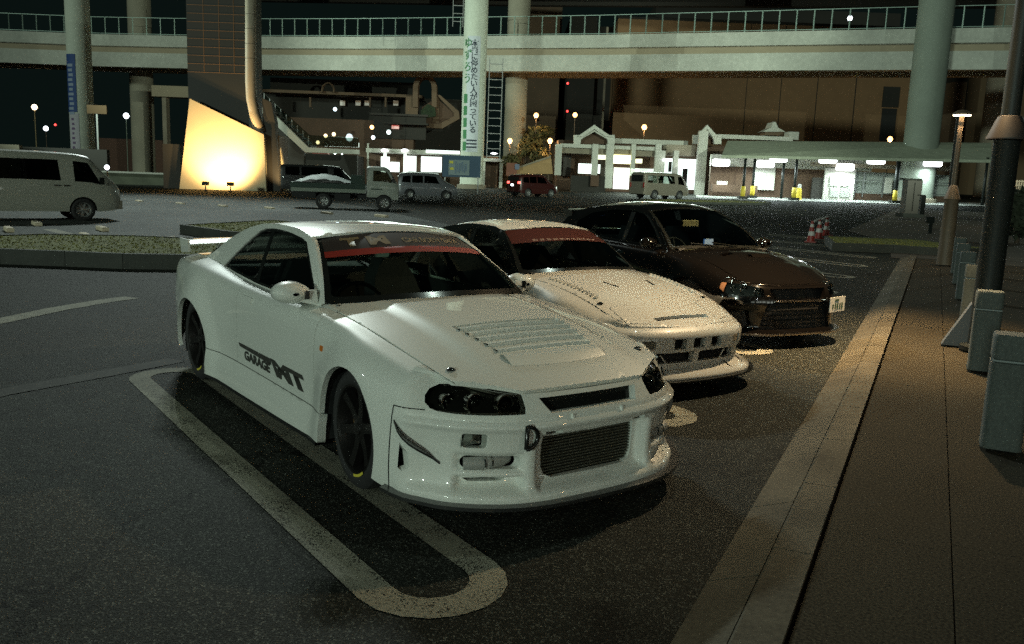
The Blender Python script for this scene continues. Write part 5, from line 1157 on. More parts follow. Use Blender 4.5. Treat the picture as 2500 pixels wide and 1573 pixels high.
# ------------------------------------------------------------------ elevated roads and columns
fence_m = mat('fence_steel', (.28, .38, .33), .5, metal=.3); under_m = mat('girder_tan', (.30, .25, .17), .8, noise=(.5, .1))
def strip_road(name, label, knots, zs, depth, fence=None, mats=None, recess=.5):
    """knots: (px, D) plan points of the near face; zs: parapet top, parapet foot, girder top, girder foot"""
    pts = [at(px, 300, D) for px, D in knots]; P = [Vector((p[0], p[1], 0)) for p in pts]; root = empty(name, (P[0].x, P[0].y, 0), 0, label, 'elevated road')
    o = P[0]; P = [p-o for p in P]
    def nrm(i):
        t = (P[min(i+1, len(P)-1)]-P[max(i-1, 0)]).normalized(); n = Vector((-t.y, t.x, 0)); return n if n.dot(FH) > 0 else -n
    def band(nm, m, z0, z1, off, th):
        rows = [[(p+nrm(i)*off).to_3d()+Vector((0, 0, z)) for z in (z0, z1)]+[(p+nrm(i)*(off+th)).to_3d()+Vector((0, 0, z)) for z in (z1, z0)] for i, p in enumerate(P)]
        rows = [[tuple(v) for v in r_]+[tuple(r_[0])] for r_ in rows]; mb = MB().grid(rows); mb.f += [(0, 1, 2, 3), tuple(len(mb.v)-5+k for k in (3, 2, 1, 0))]
        return mb.build(nm, m, root)
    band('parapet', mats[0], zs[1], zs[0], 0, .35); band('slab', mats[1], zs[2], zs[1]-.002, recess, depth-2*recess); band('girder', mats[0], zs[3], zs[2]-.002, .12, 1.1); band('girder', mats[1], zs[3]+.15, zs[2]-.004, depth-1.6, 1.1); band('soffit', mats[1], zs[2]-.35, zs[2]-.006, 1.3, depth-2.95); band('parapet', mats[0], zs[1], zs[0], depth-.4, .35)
    if fence:
        hgt, sp = fence; k = 0
        band('top_rail', fence_m, zs[0]+hgt-.05, zs[0]+hgt, .15, .06); band('bottom_rail', fence_m, zs[0]+.12, zs[0]+.16, .15, .05)
        post = MB().box((0, 0, hgt/2), (.085, .085, hgt)).mesh('fence_post', fence_m)
        for i in range(len(P)-1):
            L_ = (P[i+1]-P[i]).length; n = int(L_/sp)
            for q in range(n):
                b = P[i]+(P[i+1]-P[i])*(q/n)+nrm(i)*.18; pst = link('fence_post', post, root); pst.location = (b.x, b.y, zs[0])
    return root
MID = strip_road('elevated_road', 'pale double-beam elevated road with a post fence, crossing the whole view', [(-140, 100), (0, 99), (231, 99.3), (430, 98.3), (630, 96.6), (870, 94.2), (1117, 91.3), (1450, 87.4), (1800, 82.9), (2228, 78), (2520, 75.2), (2700, 73)], (16.0, 14.78, 14.12, 12.55), 7.5, (1.9, 1.42), (conc, under_m))
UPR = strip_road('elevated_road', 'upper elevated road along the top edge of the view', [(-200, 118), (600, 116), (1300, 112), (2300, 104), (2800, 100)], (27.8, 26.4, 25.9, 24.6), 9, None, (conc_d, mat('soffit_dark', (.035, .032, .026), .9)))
def column(name, label, px, D, rad, ztop, m, z0=None, base=True, cat='column'):
    p = at(px, 400, D); g = gz(p[0], p[1]) if z0 is None else z0; root = empty(name, (p[0], p[1], g), HR, label, cat); MB().lathe([(rad, 0), (rad, ztop-g)], 28).build('shaft', m, root, 35)
    if base: MB().lathe([(rad*1.25, -.1), (rad*1.25, .35), (rad*1.02, .4)], 28).build('footing', conc_d, root, 35)
    return root
col_m = mat('column_pale', (.58, .62, .52), .75, noise=(.4, .12, 6, .08)); col_r = mat('column_dimmed', (.20, .23, .19), .75, noise=(.4, .12, 6, .08))  # right column: same concrete, its colour darkened to offset the strong mast light
CL = column('road_column', 'pale round column with a blue vertical banner, at the left', 205, 84, 1.08, 30, col_m)
CM_ = column('road_column', 'pale round column with white lettered banner, at the centre', 1152, 80, 1.06, 30, col_m)
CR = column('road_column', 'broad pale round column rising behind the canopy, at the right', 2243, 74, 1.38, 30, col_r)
CB = column('road_column', 'column behind the left banner column, lit warm at its foot', 352, 108, 1.35, 23.6, mat('column_tan', (.26, .24, .18), .8, noise=(.4, .15)), base=False)
CD = column('road_column', 'tan column right of the lettered banner column, lit from below', 1254, 96, 1.20, 23.6, mat('column_tan', (.26, .24, .18), .8), base=False)
CE = column('road_column', 'dark column far behind the tall lamp pole', 2420, 100, 1.5, 23.6, conc_d, base=False)
# ladder cage on the centre column
lad = empty('ladder', CM_.location, HR, 'steel ladder climbing the right of the lettered column', 'ladder')
for x in (1.35, 2.55): MB().box((x, -.3, 7.2), (.07, .07, 9.0)).build('rail', steel, lad)
for i in range(13): MB().box((1.95, -.3, 3.0+i*.68), (1.13, .05, .06)).build('rung', steel, lad)
lad2 = empty('ladder', CM_.location, HR, 'steel ladder on the upper left of the lettered column', 'ladder')
for x in (-2.05, -1.15): MB().box((x, -.3, 19.0), (.06, .06, 9.5)).build('rail', steel, lad2)
for i in range(13): MB().box((-1.60, -.3, 14.7+i*.68), (.83, .05, .06)).build('rung', steel, lad2)
# banners: curved cloth on the columns with printed characters
def banner(colo, D_r, w0, w1, z0, z1, m, label):
    """cloth wrapped on a column between two angles (0 = facing the camera)"""
    root = empty('banner', colo.location, HR, label, 'banner')
    P = [[((D_r+.03)*math.sin(a), -(D_r+.03)*math.cos(a), z) for z in (z0, z1)] for a in np.linspace(w0, w1, 9)]; MB().grid(P).build('cloth', m, root, True); return root
def column_print(root, D_r, ang, zc, body, size, m, aspect=1.0):
    me = text_mesh(body, size, 0, 0, .012); n = len(me.vertices); co = np.zeros(n*3); me.vertices.foreach_get('co', co); co = co.reshape(-1, 3); a = ang+co[:, 0]*aspect/D_r
    me.vertices.foreach_set('co', np.stack([(D_r+.045)*np.sin(a), -(D_r+.045)*np.cos(a), zc+co[:, 1]], 1).ravel()); me.update(); me.materials.clear(); me.materials.append(m); return link('printed_character', me, root)
ban_w = mat('banner_white', (.58, .62, .66), .7); ink = mat('banner_ink', (.04, .05, .07), .7); ink_g = mat('banner_green', (.04, .20, .07), .7); ban_b = mat('banner_blue', (.03, .075, .24), .7); pale = mat('banner_pale_blue', (.30, .36, .46), .7)
bz = lambda py, px, D: at(px, py, D)[2]
zt, zb_ = bz(88, 1152, 79)-CM_.location.z, bz(371, 1140, 79)-CM_.location.z
bn = banner(CM_, 1.06, -.62, .50, zb_, zt, ban_w, 'white vertical banner with dark and green characters on the centre column')
for i, ch in enumerate('本当に停めたい人が困っている'): column_print(bn, 1.06, .02, zt-.65-i*(zt-zb_-2.0)/14, ch, .66, ink)
for i, ch in enumerate('ゆずろう'): column_print(bn, 1.06, -.58, zt-.65-i*1.02, ch, .95, ink_g, .9)
for i in range(5): MB().grid([[((1.06+.042)*math.sin(a), -(1.06+.042)*math.cos(a), z) for z in (zt-5.0-i*1.05, zt-5.8-i*1.05)] for a in np.linspace(-.88, -.50, 4)]).build('print_block', ink_g, bn, True)
for i in range(3): MB().grid([[((1.06+.044)*math.sin(a), -(1.06+.044)*math.cos(a), z) for z in (zb_+.35+i*.3, zb_+.50+i*.3)] for a in np.linspace(-.5, .4, 6)]).build('print_line', ink, bn, True)
zt, zb_ = bz(133, 205, 83)-CL.location.z, bz(372, 212, 83)-CL.location.z; zm = zb_+(zt-zb_)*.41
bl_ = banner(CL, 1.08, -.95, .12, zm, zt, ban_b, 'blue vertical banner with pale print on the left column'); bl2 = banner(CL, 1.08, -.80, .22, zb_, zm-.12, mat('banner_offwhite', (.50, .48, .52), .7), 'off-white vertical banner below the blue one on the left column')
for i in range(11): MB().grid([[((1.08+.042)*math.sin(a), -(1.08+.042)*math.cos(a), zt-.9-i*.44-z) for z in (0, .26)] for a in np.linspace(-.72+.05*(i % 3), -.12-.06*(i % 2), 4)]).build('print_block', pale, bl_, True)
for i in range(8): MB().grid([[((1.08+.042)*math.sin(a), -(1.08+.042)*math.cos(a), zm-.55-i*.44-z) for z in (0, .22)] for a in np.linspace(-.48+.05*(i % 2), -.22+.04*(i % 3), 4)]).build('print_block', mat('banner_plum', (.16, .10, .20), .7), bl2, True)

# ------------------------------------------------------------------ lit monument tower
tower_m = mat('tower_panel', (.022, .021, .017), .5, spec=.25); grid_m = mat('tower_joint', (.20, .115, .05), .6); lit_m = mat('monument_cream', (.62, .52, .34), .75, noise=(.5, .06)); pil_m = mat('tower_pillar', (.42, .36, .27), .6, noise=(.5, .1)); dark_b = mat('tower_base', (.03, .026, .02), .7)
TD = 60.0; tb_ = base_at(545, TD); TW = empty('monument_tower', tb_, HR, 'tall dark tiled tower with a glowing cream panel at its foot', 'tower')
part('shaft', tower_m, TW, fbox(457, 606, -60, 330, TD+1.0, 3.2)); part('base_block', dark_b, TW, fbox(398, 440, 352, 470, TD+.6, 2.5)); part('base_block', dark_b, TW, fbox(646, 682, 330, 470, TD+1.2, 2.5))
for i in range(9): part('panel_joint', grid_m, TW, fbox(457, 606, 14+i*20.5-.5, 14+i*20.5+.5, TD+.96, .03))
for px in (496, 534, 570): part('panel_joint', grid_m, TW, fbox(px-.5, px+.5, -60, 178, TD+.965, .03))
pl_ = [at(px, py, TD+.5) for px, py in ((612, -60), (612, 100), (612, 200), (614, 240), (622, 280), (634, 322))]; part('curved_pillar', pil_m, TW, MB().tube([tuple(p) for p in pl_], .36, 18), True)
for py in (36, 72, 108, 144): q = at(612, py, TD+.5); part('pillar_joint', joint_m, TW, MB().lathe([(.366, -.012), (.366, .012)], 18, tuple(q), close=False))
def quad3(pxs, D, th):
    a = [at(px, py, D) for px, py in pxs]; b = [p+np.array([FH.x, FH.y, 0])*th for p in a]; n = len(a); return MB().add(a+b, [tuple(range(n)), tuple(range(2*n-1, n-1, -1))]+[(i, n+i, n+(i+1) % n, (i+1) % n) for i in range(n)])
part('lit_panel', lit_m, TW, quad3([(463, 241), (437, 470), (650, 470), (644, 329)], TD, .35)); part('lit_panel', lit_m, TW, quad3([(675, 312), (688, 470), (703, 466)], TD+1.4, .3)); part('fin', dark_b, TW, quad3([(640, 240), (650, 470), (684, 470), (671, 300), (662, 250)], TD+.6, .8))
for px in (502, 563):
    q = at(px, 462, TD-2.4); part('floodlight', dark_b, TW, MB().lathe([(.12, 0), (.12, .05), (.04, .06), (.04, .35)], 10, (q[0], q[1], gz(q[0], q[1]))).box((q[0], q[1], gz(q[0], q[1])+.5), (.42, .22, .26), HR+.05))
    e = at(px, 450, TD-2.5); lamp('SPOT', (e[0], e[1], gz(e[0], e[1])+.8), 1900, (1, .66, .27), .12, tuple(at(540, 372, TD)), 120, .8, TW)
q = at(706, 466, TD-.9); lamp('SPOT', (q[0], q[1], gz(q[0], q[1])+.4), 900, (1, .7, .32), .1, tuple(at(690, 400, TD+1.4)), 70, .8, TW)
q = base_at(640, 54); 
# ------------------------------------------------------------------ buildings behind the lot
brick_m = mat('brown_brick', (.085, .05, .03), .85, noise=(.3, .2, 8, .15)); wall_b = mat('warehouse_brown', (.23, .13, .062), .85, noise=(.08, .15, 1.2, .08)); dark_w = mat('dark_wall', (.026, .024, .019), .85, noise=(.2, .2)); tile_m = mat('roof_green_grey', (.34, .37, .28), .8, noise=(2, .15)); pale_w = mat('render_pale', (.46, .46, .40), .75, noise=(.5, .08)); tan_w = mat('render_tan', (.13, .085, .05), .8, noise=(.5, .12))
win_w = emis('shop_window', (.86, 1.0, .93), 1.5); win_d = emis('shop_window_dim', (.80, .95, .86), .8); sign_y = emis('sign_yellow', (1.0, .92, .42), 3.2); tube_w = emis('tube_white', (.93, .96, 1.0), 5); globe_w = emis('globe_orange', (1.0, .46, .13), 4.5); globe_c = emis('globe_cool', (.85, .93, 1.0), 5); red_e = None
# warehouse
w = empty('warehouse', base_at(1900, 122), HR, 'huge brown windowless warehouse behind the elevated road, at the right', 'building')
part('wall', wall_b, w, fbox(1507, 2262, 60, None, 122, 30)); part('wall', dark_w, w, fbox(1392, 1458, 40, None, 126, 30)); part('recess', dark_w, w, fbox(1458, 1507, 66, None, 127, 25)); part('downpipe', conc_d, w, fbox(1481, 1486, 66, None, 121.8, .3)); part('tower_block', tan_w, w, fbox(1292, 1374, -20, None, 131, 25))
for px in (1560, 1645, 1740, 1835, 1920, 2010, 2105): part('wall_seam', dark_w, w, fbox(px-.7, px+.7, 60, None, 121.96, .2))
part('dark_opening', joint_m, w, fbox(2151, 2186, 265, 345, 121.9, .3)); part('lintel_panel', dark_w, w, fbox(2156, 2196, 212, 262, 121.9, .3)); part('roof_rail', dark_w, w, fbox(1507, 2262, 54, 60, 122.1, .3)); part('roof_plant', dark_w, w, fbox(1600, 2200, 22, 54, 138, 10))
w2 = empty('office_block', base_at(2440, 125), HR, 'dark brown block at the right edge behind the poles', 'building'); part('wall', dark_w, w2, fbox(2335, 2560, 100, None, 118, 20)); part('wall', tan_w, w2, fbox(2332, 2362, 200, None, 116, 3)); part('wall_panel', mat('wall_umber', (.11, .07, .035), .85), w2, fbox(2395, 2560, 190, None, 114, 3)); part('lit_window', emis('window_tan', (1, .62, .3), .35), w2, fbox(2476, 2500, 184, 190, 113.6, .1)); part('lit_window', emis('window_tan', (1, .62, .3), .35), w2, fbox(2476, 2500, 196, 201, 113.6, .1))
# rest building with arched gateway, terraces and stair
rb = empty('rest_building', base_at(900, 104), HR, 'dim brown terrace building with an arched gateway behind the centre column', 'building')
part('wall', dark_w, rb, fbox(640, 1180, 236, None, 108, 8)); part('terrace_slab', tan_w, rb, fbox(640, 1030, 225, 232, 104, 3)); part('terrace_wall', brick_m, rb, fbox(700, 1010, 292, None, 101, 2)); part('upper_wall', dark_w, rb, fbox(660, 1010, 196, 225, 107, 4)); part('gate_wall', tan_w, rb, fbox(990, 1020, 236, 300, 102.5, 1)); part('gate_wall', tan_w, rb, fbox(1056, 1072, 236, 300, 102.5, 1))
def arch3(px, py, rx, ry, D, th, wd, foot):
    a = [(px+rx*math.cos(t), py-ry*math.sin(t)) for t in np.linspace(0, PI, 15)]; b = [(px+(rx+wd)*math.cos(t), py-(ry+wd)*math.sin(t)) for t in np.linspace(PI, 0, 15)]
    return quad3([(px+rx, foot)]+a+[(px-rx, foot), (px-rx-wd, foot)]+b+[(px+rx+wd, foot)], D, th)
part('gate_arch', tan_w, rb, arch3(1037, 216, 17, 24, 102, 1.5, 12, 262))
part('gable_edge', tan_w, rb, quad3([(1066, 232), (1074, 232), (1120, 272), (1122, 290), (1080, 314), (1030, 312), (1030, 302), (1074, 302), (1108, 284), (1108, 276)], 102.2, .8)); part('gable_wall', brick_m, rb, quad3([(1030, 262), (1066, 240), (1108, 276), (1108, 284), (1074, 302), (1030, 302)], 102.6, .5)); part('planting', mat('hedge_dark', (.02, .035, .015), .9, noise=(3, .5), bump=(5, 1, .2)), rb, quad3([(1026, 272), (1044, 254), (1062, 262), (1064, 284), (1030, 290)], 102.0, .4))
part('round_gable', tan_w, rb, arch3(800, 222, 13, 18, 103.4, .5, 3, 226)); part('shutter', win_d if False else dark_w, rb, fbox(912, 1040, 282, 340, 100.8, .4)); part('beam', dark_b, rb, fbox(905, 1045, 278, 283, 100.3, .6)); part('awning', dark_w, rb, fbox(935, 1045, 300, 304, 99, 1.2)); part('kiosk_window', emis('kiosk_red', (.7, .05, .04), .5), rb, fbox(956, 974, 306, 315, 100.4, .1))
for px in (757, 903, 941): part('post', tan_w, rb, fbox(px-2, px+2, 238, 262, 103, .3))
for px in (830, 868, 890, 960): part('dim_window', emis('window_tan2', (.8, .6, .35), .10), rb, fbox(px, px+12, 246, 258, 107.5, .2))
# stair with balustrade from the tower
st = empty('outdoor_stair', base_at(690, 72), HR, 'outdoor stair with pale stringer descending right of the tower', 'stair')
part('stringer', pale_w, st, quad3([(640, 262), (652, 262), (752, 360), (876, 366), (876, 377), (745, 372), (640, 276)], 71, .4)); part('balustrade', glass('stair_glass', (.55, .62, .58)), st, quad3([(640, 225), (756, 330), (876, 338), (876, 360), (752, 356), (644, 258)], 72.5, .06))
for k in range(10): f = k/9; part('tread', dark_w, st, fbox(650+f*96, 662+f*96, 262+f*92, 268+f*92, 71.6, 2.2))
for k in range(9): f = k/8; part('baluster', steel, st, fbox(644+f*108, 645.4+f*108, 228+f*104, 262+f*98, 72.4, .06))
part('under_stair', dark_b, st, quad3([(648, 282), (742, 374), (742, 440), (700, 440), (660, 340)], 71.8, .6)); part('landing_wall', dark_w, st, fbox(745, 872, 377, None, 74, .4))
# lamps seen on the terrace
def glow(px, py, D, r, m, label, post=None, pm=tan_m, cat='lamp', grp=None, light=None):
    p = at(px, py, D); g = gz(p[0], p[1]) if post is None else post; root = empty('street_lamp' if post is None else 'wall_lamp', (p[0], p[1], g), 0, label, cat, grp)
    MB().lathe([(.001, -r), (r*.6, -r*.8), (r, 0), (r*.6, r*.8), (.001, r)], 14, (0, 0, p[2]-g)).build('globe', m, root, True)
    if post is None: MB().lathe([(.09, 0), (.05, .3), (.045, p[2]-g-r)], 10).build('post', pm, root, 35)
    else: MB().box((0, .12, p[2]-g-r*.5), (.1, .3, .1)).build('bracket', pm, root)
    if light: lamp('POINT', (p[0], p[1], p[2]-r-.05), light[0], light[1], .2, parent=root)
    return root
gg = 'globe lamps behind the lot'
glow(908, 311, 96, .24, globe_w, 'small orange lamp on the dim terrace left of centre', 6.0, grp='small lamps on the terrace'); glow(911, 336, 96, .22, emis('globe_dim', (.8, .95, 1), 4), 'small white lamp just below the orange terrace lamp', 5.0, grp='small lamps on the terrace'); glow(949, 323, 96, .26, emis('globe_dim2', (.75, .95, .9), 2.5), 'pale lamp right of the orange terrace lamp', 5.0, grp='small lamps on the terrace'); glow(818, 267, 98, .22, emis('globe_blue', (.7, .9, 1), 3), 'bluish lamp high on the dim terrace', 8.0, grp='small lamps on the terrace')
for i, (px, py) in enumerate(((776, 348), (815, 328), (795, 332))): glow(px, py, 90, .2, emis('globe_amber', (1, .7, .35), 3), ['warm lamp nearest the stair foot', 'warm lamp above and right of the stair', 'warm lamp between the two by the stair'][i], 4.0, grp='small lamps on the terrace')
glow(853, 336, 95, .42, emis('globe_dim3', (.6, .72, .78), 1.0), 'large pale round lamp above the shop roof', 4.5, grp='small lamps on the terrace')
glow(1309, 282, 92, .27, globe_w, 'orange globe lamp left of the gabled portico', grp=gg, light=(260, SODIUM)); glow(1404, 281, 96, .27, globe_w, 'orange globe lamp above the first gable', grp=gg); glow(1573, 311, 88, .28, globe_w, 'orange globe lamp between the two gables', grp=gg, light=(400, SODIUM)); glow(1245, 344, 86, .26, globe_w, 'orange globe lamp before the tan column', grp=gg, light=(350, SODIUM)); glow(1343, 344, 84, .26, globe_w, 'orange globe lamp at the portico corner', grp=gg, light=(350, SODIUM)); glow(2173, 340, 84, .26, emis('globe_hot', (1, .42, .12), 5), 'orange lamp just above the long canopy', grp=gg, light=(300, SODIUM))
glow(84, 262, 105, .34, emis('globe_warmw', (1, .78, .5), 5), 'warm white street lamp at the far left', grp='street lamps at the far left', pm=mat('post_amber', (.4, .3, .15), .6)); glow(112, 314, 120, .34, globe_c, 'white street lamp low at the far left', grp='street lamps at the far left'); glow(308, 283, 110, .36, globe_c, 'white street lamp left of the lit tower', grp='street lamps at the far left', pm=mat('post_pale', (.3, .36, .28), .6)); glow(261, 409, 58, .17, globe_c, 'low white lamp behind the van nose', grp='street lamps at the far left'); glow(2075, 45, 92, .26, globe_c, 'white lamp on the elevated road above the canopy', 16.2, grp=None)
for px, py, lab in ((1386, 204, 'upper red aviation lamp'), (1385, 272, 'lower red aviation lamp'), (135, 305, 'small red lamp at the far left')): glow(px, py, 118, .16, emis('red_dim', (1, .03, .03), 2.5), lab, (18.0 if px > 1000 else 8.0), grp='red lamps far behind')
# ------------------------------------------------------------------ lit shop row left of centre
SD = 86.0; sh = empty('shop_row', base_at(1000, SD), HR, 'low shop row with bright white windows left of the lettered column', 'shop')
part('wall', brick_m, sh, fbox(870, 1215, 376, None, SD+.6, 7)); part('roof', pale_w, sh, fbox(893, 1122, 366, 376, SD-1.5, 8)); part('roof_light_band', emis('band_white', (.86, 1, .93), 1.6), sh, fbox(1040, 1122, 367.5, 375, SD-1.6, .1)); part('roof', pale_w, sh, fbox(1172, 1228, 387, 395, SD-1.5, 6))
for a, b, t in ((930, 951, 383), (953, 975, 396), (985, 1016, 381), (1028, 1078, 383)): part('shop_window', win_w, sh, fbox(a, b, t, 420, SD+.5, .15))
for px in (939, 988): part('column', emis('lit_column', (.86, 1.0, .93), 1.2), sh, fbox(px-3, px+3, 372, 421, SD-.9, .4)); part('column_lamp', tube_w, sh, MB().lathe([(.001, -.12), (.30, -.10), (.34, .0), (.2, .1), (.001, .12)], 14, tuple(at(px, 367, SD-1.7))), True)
for px in (897, 899): part('flag_pole', pale_w, sh, fbox(px-1, px+1, 350, 421, SD-2.2, .1))
part('low_shop', dark_w, sh, fbox(752, 868, 378, None, SD-4, 5)); part('awning', mat('awning_red', (.16, .03, .02), .7), sh, fbox(762, 800, 374, 384, SD-5, 1))
for px in (818, 835): part('shop_lamp', emis('lamp_mint', (.7, 1, .82), 6), sh, MB().lathe([(.001, -.15), (.16, 0), (.001, .15)], 10, tuple(at(px, 374, SD-5.2))), True)
for a, b in ((772, 790), (805, 822), (848, 866)): part('dim_window', emis('window_mint', (.45, .62, .5), .12), sh, fbox(a, b, 388, 408, SD-4.1, .1))
part('lamp_disc', tube_w, sh, MB().lathe([(.001, -.1), (.36, 0), (.001, .1)], 14, tuple(at(1206, 375, SD-1.7))), True)
for px in (1181, 1224): part('column', pale_w, sh, fbox(px-4, px+4, 395, None, SD-1.2, .4))
lamp('AREA', tuple(at(1000, 378, SD-3)), 500, COOL, (16, 2), tuple(at(1000, 440, SD-9)), parent=sh)
# map board
mb_ = empty('map_board', base_at(1126, 66), HR, 'dark blue map board standing at the foot of the lettered column', 'sign'); part('frame', mat('board_blue', (.012, .04, .075), .5), mb_, fbox(1080, 1173, 380, 433, 66, .3)); part('map_sheet', mat('map_grey', (.11, .15, .16), .6), mb_, fbox(1095, 1146, 391, 428, 65.95, .04))
for i, (px, py, w_, h_) in enumerate(((1102, 396, 9, 6), (1103, 412, 9, 6))): part('map_patch', mat('map_yellow', (.34, .32, .03), .6), mb_, fbox(px-w_/2, px+w_/2, py-h_/2, py+h_/2, 65.92, .02))
for k in range(7): part('map_line', mat('map_blue', (.06, .10, .16), .6), mb_, fbox(1112+k*4.2, 1114+k*4.2, 394+(k*7) % 9, 424-(k*5) % 8, 65.93, .02))
for px in (1086, 1167): part('leg', steel, mb_, fbox(px-1.5, px+1.5, 433, None, 66, .1))
# ------------------------------------------------------------------ warm ramp wall and shrubs
rw = empty('ramp_wall', base_at(1290, 84), HR, 'warm lit sloping wall beside the tan column', 'wall'); part('wall', mat('ramp_ochre', (.34, .22, .10), .85, noise=(.5, .15)), rw, quad3([(1250, 425), (1262, 412), (1345, 384), (1350, 425)], 80, .5)); part('coping', conc_d, rw, quad3([(1262, 409), (1345, 380), (1345, 384.5), (1262, 412.5)], 79.9, .7)); part('end_pier', mat('pier_red', (.20, .08, .05), .8), rw, fbox(1236, 1262, 398, 430, 79.5, .6)); part('plaque', mat('plaque_blue', (.12, .15, .22), .6), rw, fbox(1257, 1268, 401, 414, 79.4, .05))
leaf_ms = [mat('leaf_olive', (.07, .06, .015), .8, noise=(4, .4)), mat('leaf_dark', (.018, .026, .012), .85, noise=(4, .4))]
def shrub(px, py, D, rx, rz_, label, m, trunk=.3, n=420):
    """rounded shrub: stem, forked twigs and a crown of single leaves"""
    p = at(px, py, D); g = gz(p[0], p[1]); root = empty('shrub', (p[0], p[1], g), random.random()*6, label, 'shrub', 'shrubs behind the lot'); h = max(p[2]-g, rz_*.8)
    tm = mat('bark', (.06, .045, .03), .9); MB().tube([(0, 0, -.05), (.02, .01, h*.5), (0, 0, h)], [.09*trunk/.3, .06*trunk/.3, .03], 8).build('trunk', tm, root, True); tw = MB()
    for k in range(7): a = k*2.4; tw.tube([(0, 0, h*.4), (rx*.4*math.cos(a), rx*.4*math.sin(a), h), (rx*.8*math.cos(a), rx*.8*math.sin(a), h+rz_*.3*math.sin(k))], [.03, .02, .008], 5)
    tw.build('branches', tm, root); mb = MB()
    for k in range(n):
        d = RNG.normal(size=3); d /= np.linalg.norm(d); r = (.35+.65*RNG.random()**.4)*(1+.22*math.sin(d[0]*5+px)*math.cos(d[1]*6)); q = np.array([d[0]*rx*r, d[1]*rx*r, h+d[2]*rz_*r]); t = RNG.normal(size=3); t /= np.linalg.norm(t); s_ = np.cross(t, d); s_ /= np.linalg.norm(s_)+1e-9; L_ = .16*(rx+.3); mb.add([q-t*L_, q+s_*L_*.45, q+t*L_, q-s_*L_*.45], [(0, 1, 2, 3)])
    mb.build('crown', m, root); return root
shrub(1300, 352, 88, 1.3, 1.0, 'clipped round shrub lit warm right of the tan column', leaf_ms[0]); shrub(1284, 366, 86, .9, .8, 'lower clipped shrub at the tan column foot', leaf_ms[0]); shrub(1318, 384, 85, 1.2, .9, 'warm lit shrub spilling over the ramp wall', leaf_ms[0]); shrub(1250, 392, 82, .9, .6, 'small ochre shrub before the tan column', leaf_ms[0]); shrub(2492, 520, 30, .75, .85, 'dark bush at the right edge behind the tall pole', leaf_ms[1], n=900); shrub(1320, 322, 94, 1.5, .6, 'flat-topped tree behind the orange globe lamps', leaf_ms[0])
# ------------------------------------------------------------------ gabled portico and shops
PD = 80.0; po = empty('portico_shop', base_at(1560, PD), HR, 'pale shop with two gabled porticoes and lit yellow signs', 'shop')
part('wall', brick_m, po, fbox(1362, 1800, 350, None, PD+3, 8)); part('roof_band', pale_w, po, fbox(1370, 1608, 355, 364, PD, 3)); part('fascia', conc_d, po, fbox(1372, 1600, 364, 378, PD+.3, 2.6)); part('upper_band', pale_w, po, fbox(1490, 1680, 341, 353, PD+2.6, 1)); part('upper_band', pale_w, po, fbox(1730, 1936, 331, 341, PD+2.5, 1))
for (px, w_, f) in ((1451, 50, 352), (1727, 34, 352)):
    part('gable_trim', pale_w, po, quad3([(px-w_, 330), (px-w_+13, 330), (px, 312 if px < 1600 else 314), (px+w_-13, 330), (px+w_, 330), (px+w_, 352), (px+w_-16, 352), (px+w_-18, 340), (px, 322), (px-w_+18, 340), (px-w_+16, 352), (px-w_, 352)], PD+1.0, .6))
    part('gable_trim', pale_w, po, quad3([(px-w_+8, 334), (px, 305), (px+w_-8, 334), (px+w_-22, 334), (px, 315), (px-w_+22, 334)], PD+.8, .5)); part('gable_wall', brick_m, po, quad3([(px-w_+14, 352), (px-w_+14, 338), (px, 314), (px+w_-14, 338), (px+w_-14, 352)], PD+1.7, .3))
for px, wd, f in ((1363, 8, 428), (1452, 7, 452), (1488, 9, 460), (1546, 5, 430), (1606, 7, 452), (1618, 5, 440), (1650, 6, 440), (1719, 11, 470)): part('column', pale_w, po, fbox(px-wd, px+wd, 352 if px < 1610 else 320 if px > 1700 else 368, f if px < 1700 else None, PD-.3, .6))
part('lit_sign', sign_y, po, fbox(1497, 1542, 379, 400, PD+.2, .25)); part('lit_sign', emis('sign_yellow_dim', (.95, 1, .6), 1.4), po, fbox(1459, 1493, 379, 390, PD+.25, .2)); part('lit_sign', emis('sign_y3', (1, .95, .5), 1.1), po, fbox(1552, 1568, 388, 399, PD+.3, .2)); part('white_sign', win_w, po, fbox(1412, 1444, 400, 424, PD+.1, .2)); part('white_sign', win_w, po, fbox(1460, 1465, 402, 424, PD+.1, .2))
part('shop_window', emis('window_cream', (.95, 1, .90), 1.5), po, fbox(1498, 1536, 410, 462, PD+2.6, .2)); part('shop_window', win_d, po, fbox(1548, 1600, 412, 440, PD+2.6, .2)); part('shop_window', emis('window_mint2', (.80, 1, .92), 1.6), po, fbox(1612, 1700, 388, 462, PD+2.6, .2)); part('roof_block', conc_d, po, fbox(1626, 1698, 354, 380, PD+1, 2)); part('shop_door', dark_w, po, fbox(1666, 1678, 400, 462, PD+2.4, .1)); part('shop_door', dark_w, po, fbox(1632, 1640, 395, 420, PD+2.4, .1)); part('door', dark_b, po, fbox(1464, 1478, 392, 462, PD+2.5, .3)); part('dark_bay', dark_b, po, fbox(1374, 1394, 380, 430, PD+2.5, .3)); part('planter_box', brick_m, po, fbox(1442, 1462, 428, 455, PD-.6, 1)); part('counter', dark_w, po, fbox(1394, 1480, 430, None, PD-.2, .5))
for px in (1620, 1633): part('spot_lamp', tube_w, po, MB().lathe([(.001, -.12), (.16, 0), (.001, .12)], 12, tuple(at(px, 391, PD-.6))), True)
part('canopy_lamp', tube_w, po, fbox(1665, 1692, 398, 411, PD-.8, .5)); lamp('AREA', tuple(at(1640, 400, PD-1.2)), 700, COOL, (9, 1.5), tuple(at(1640, 470, PD-4)), parent=po)
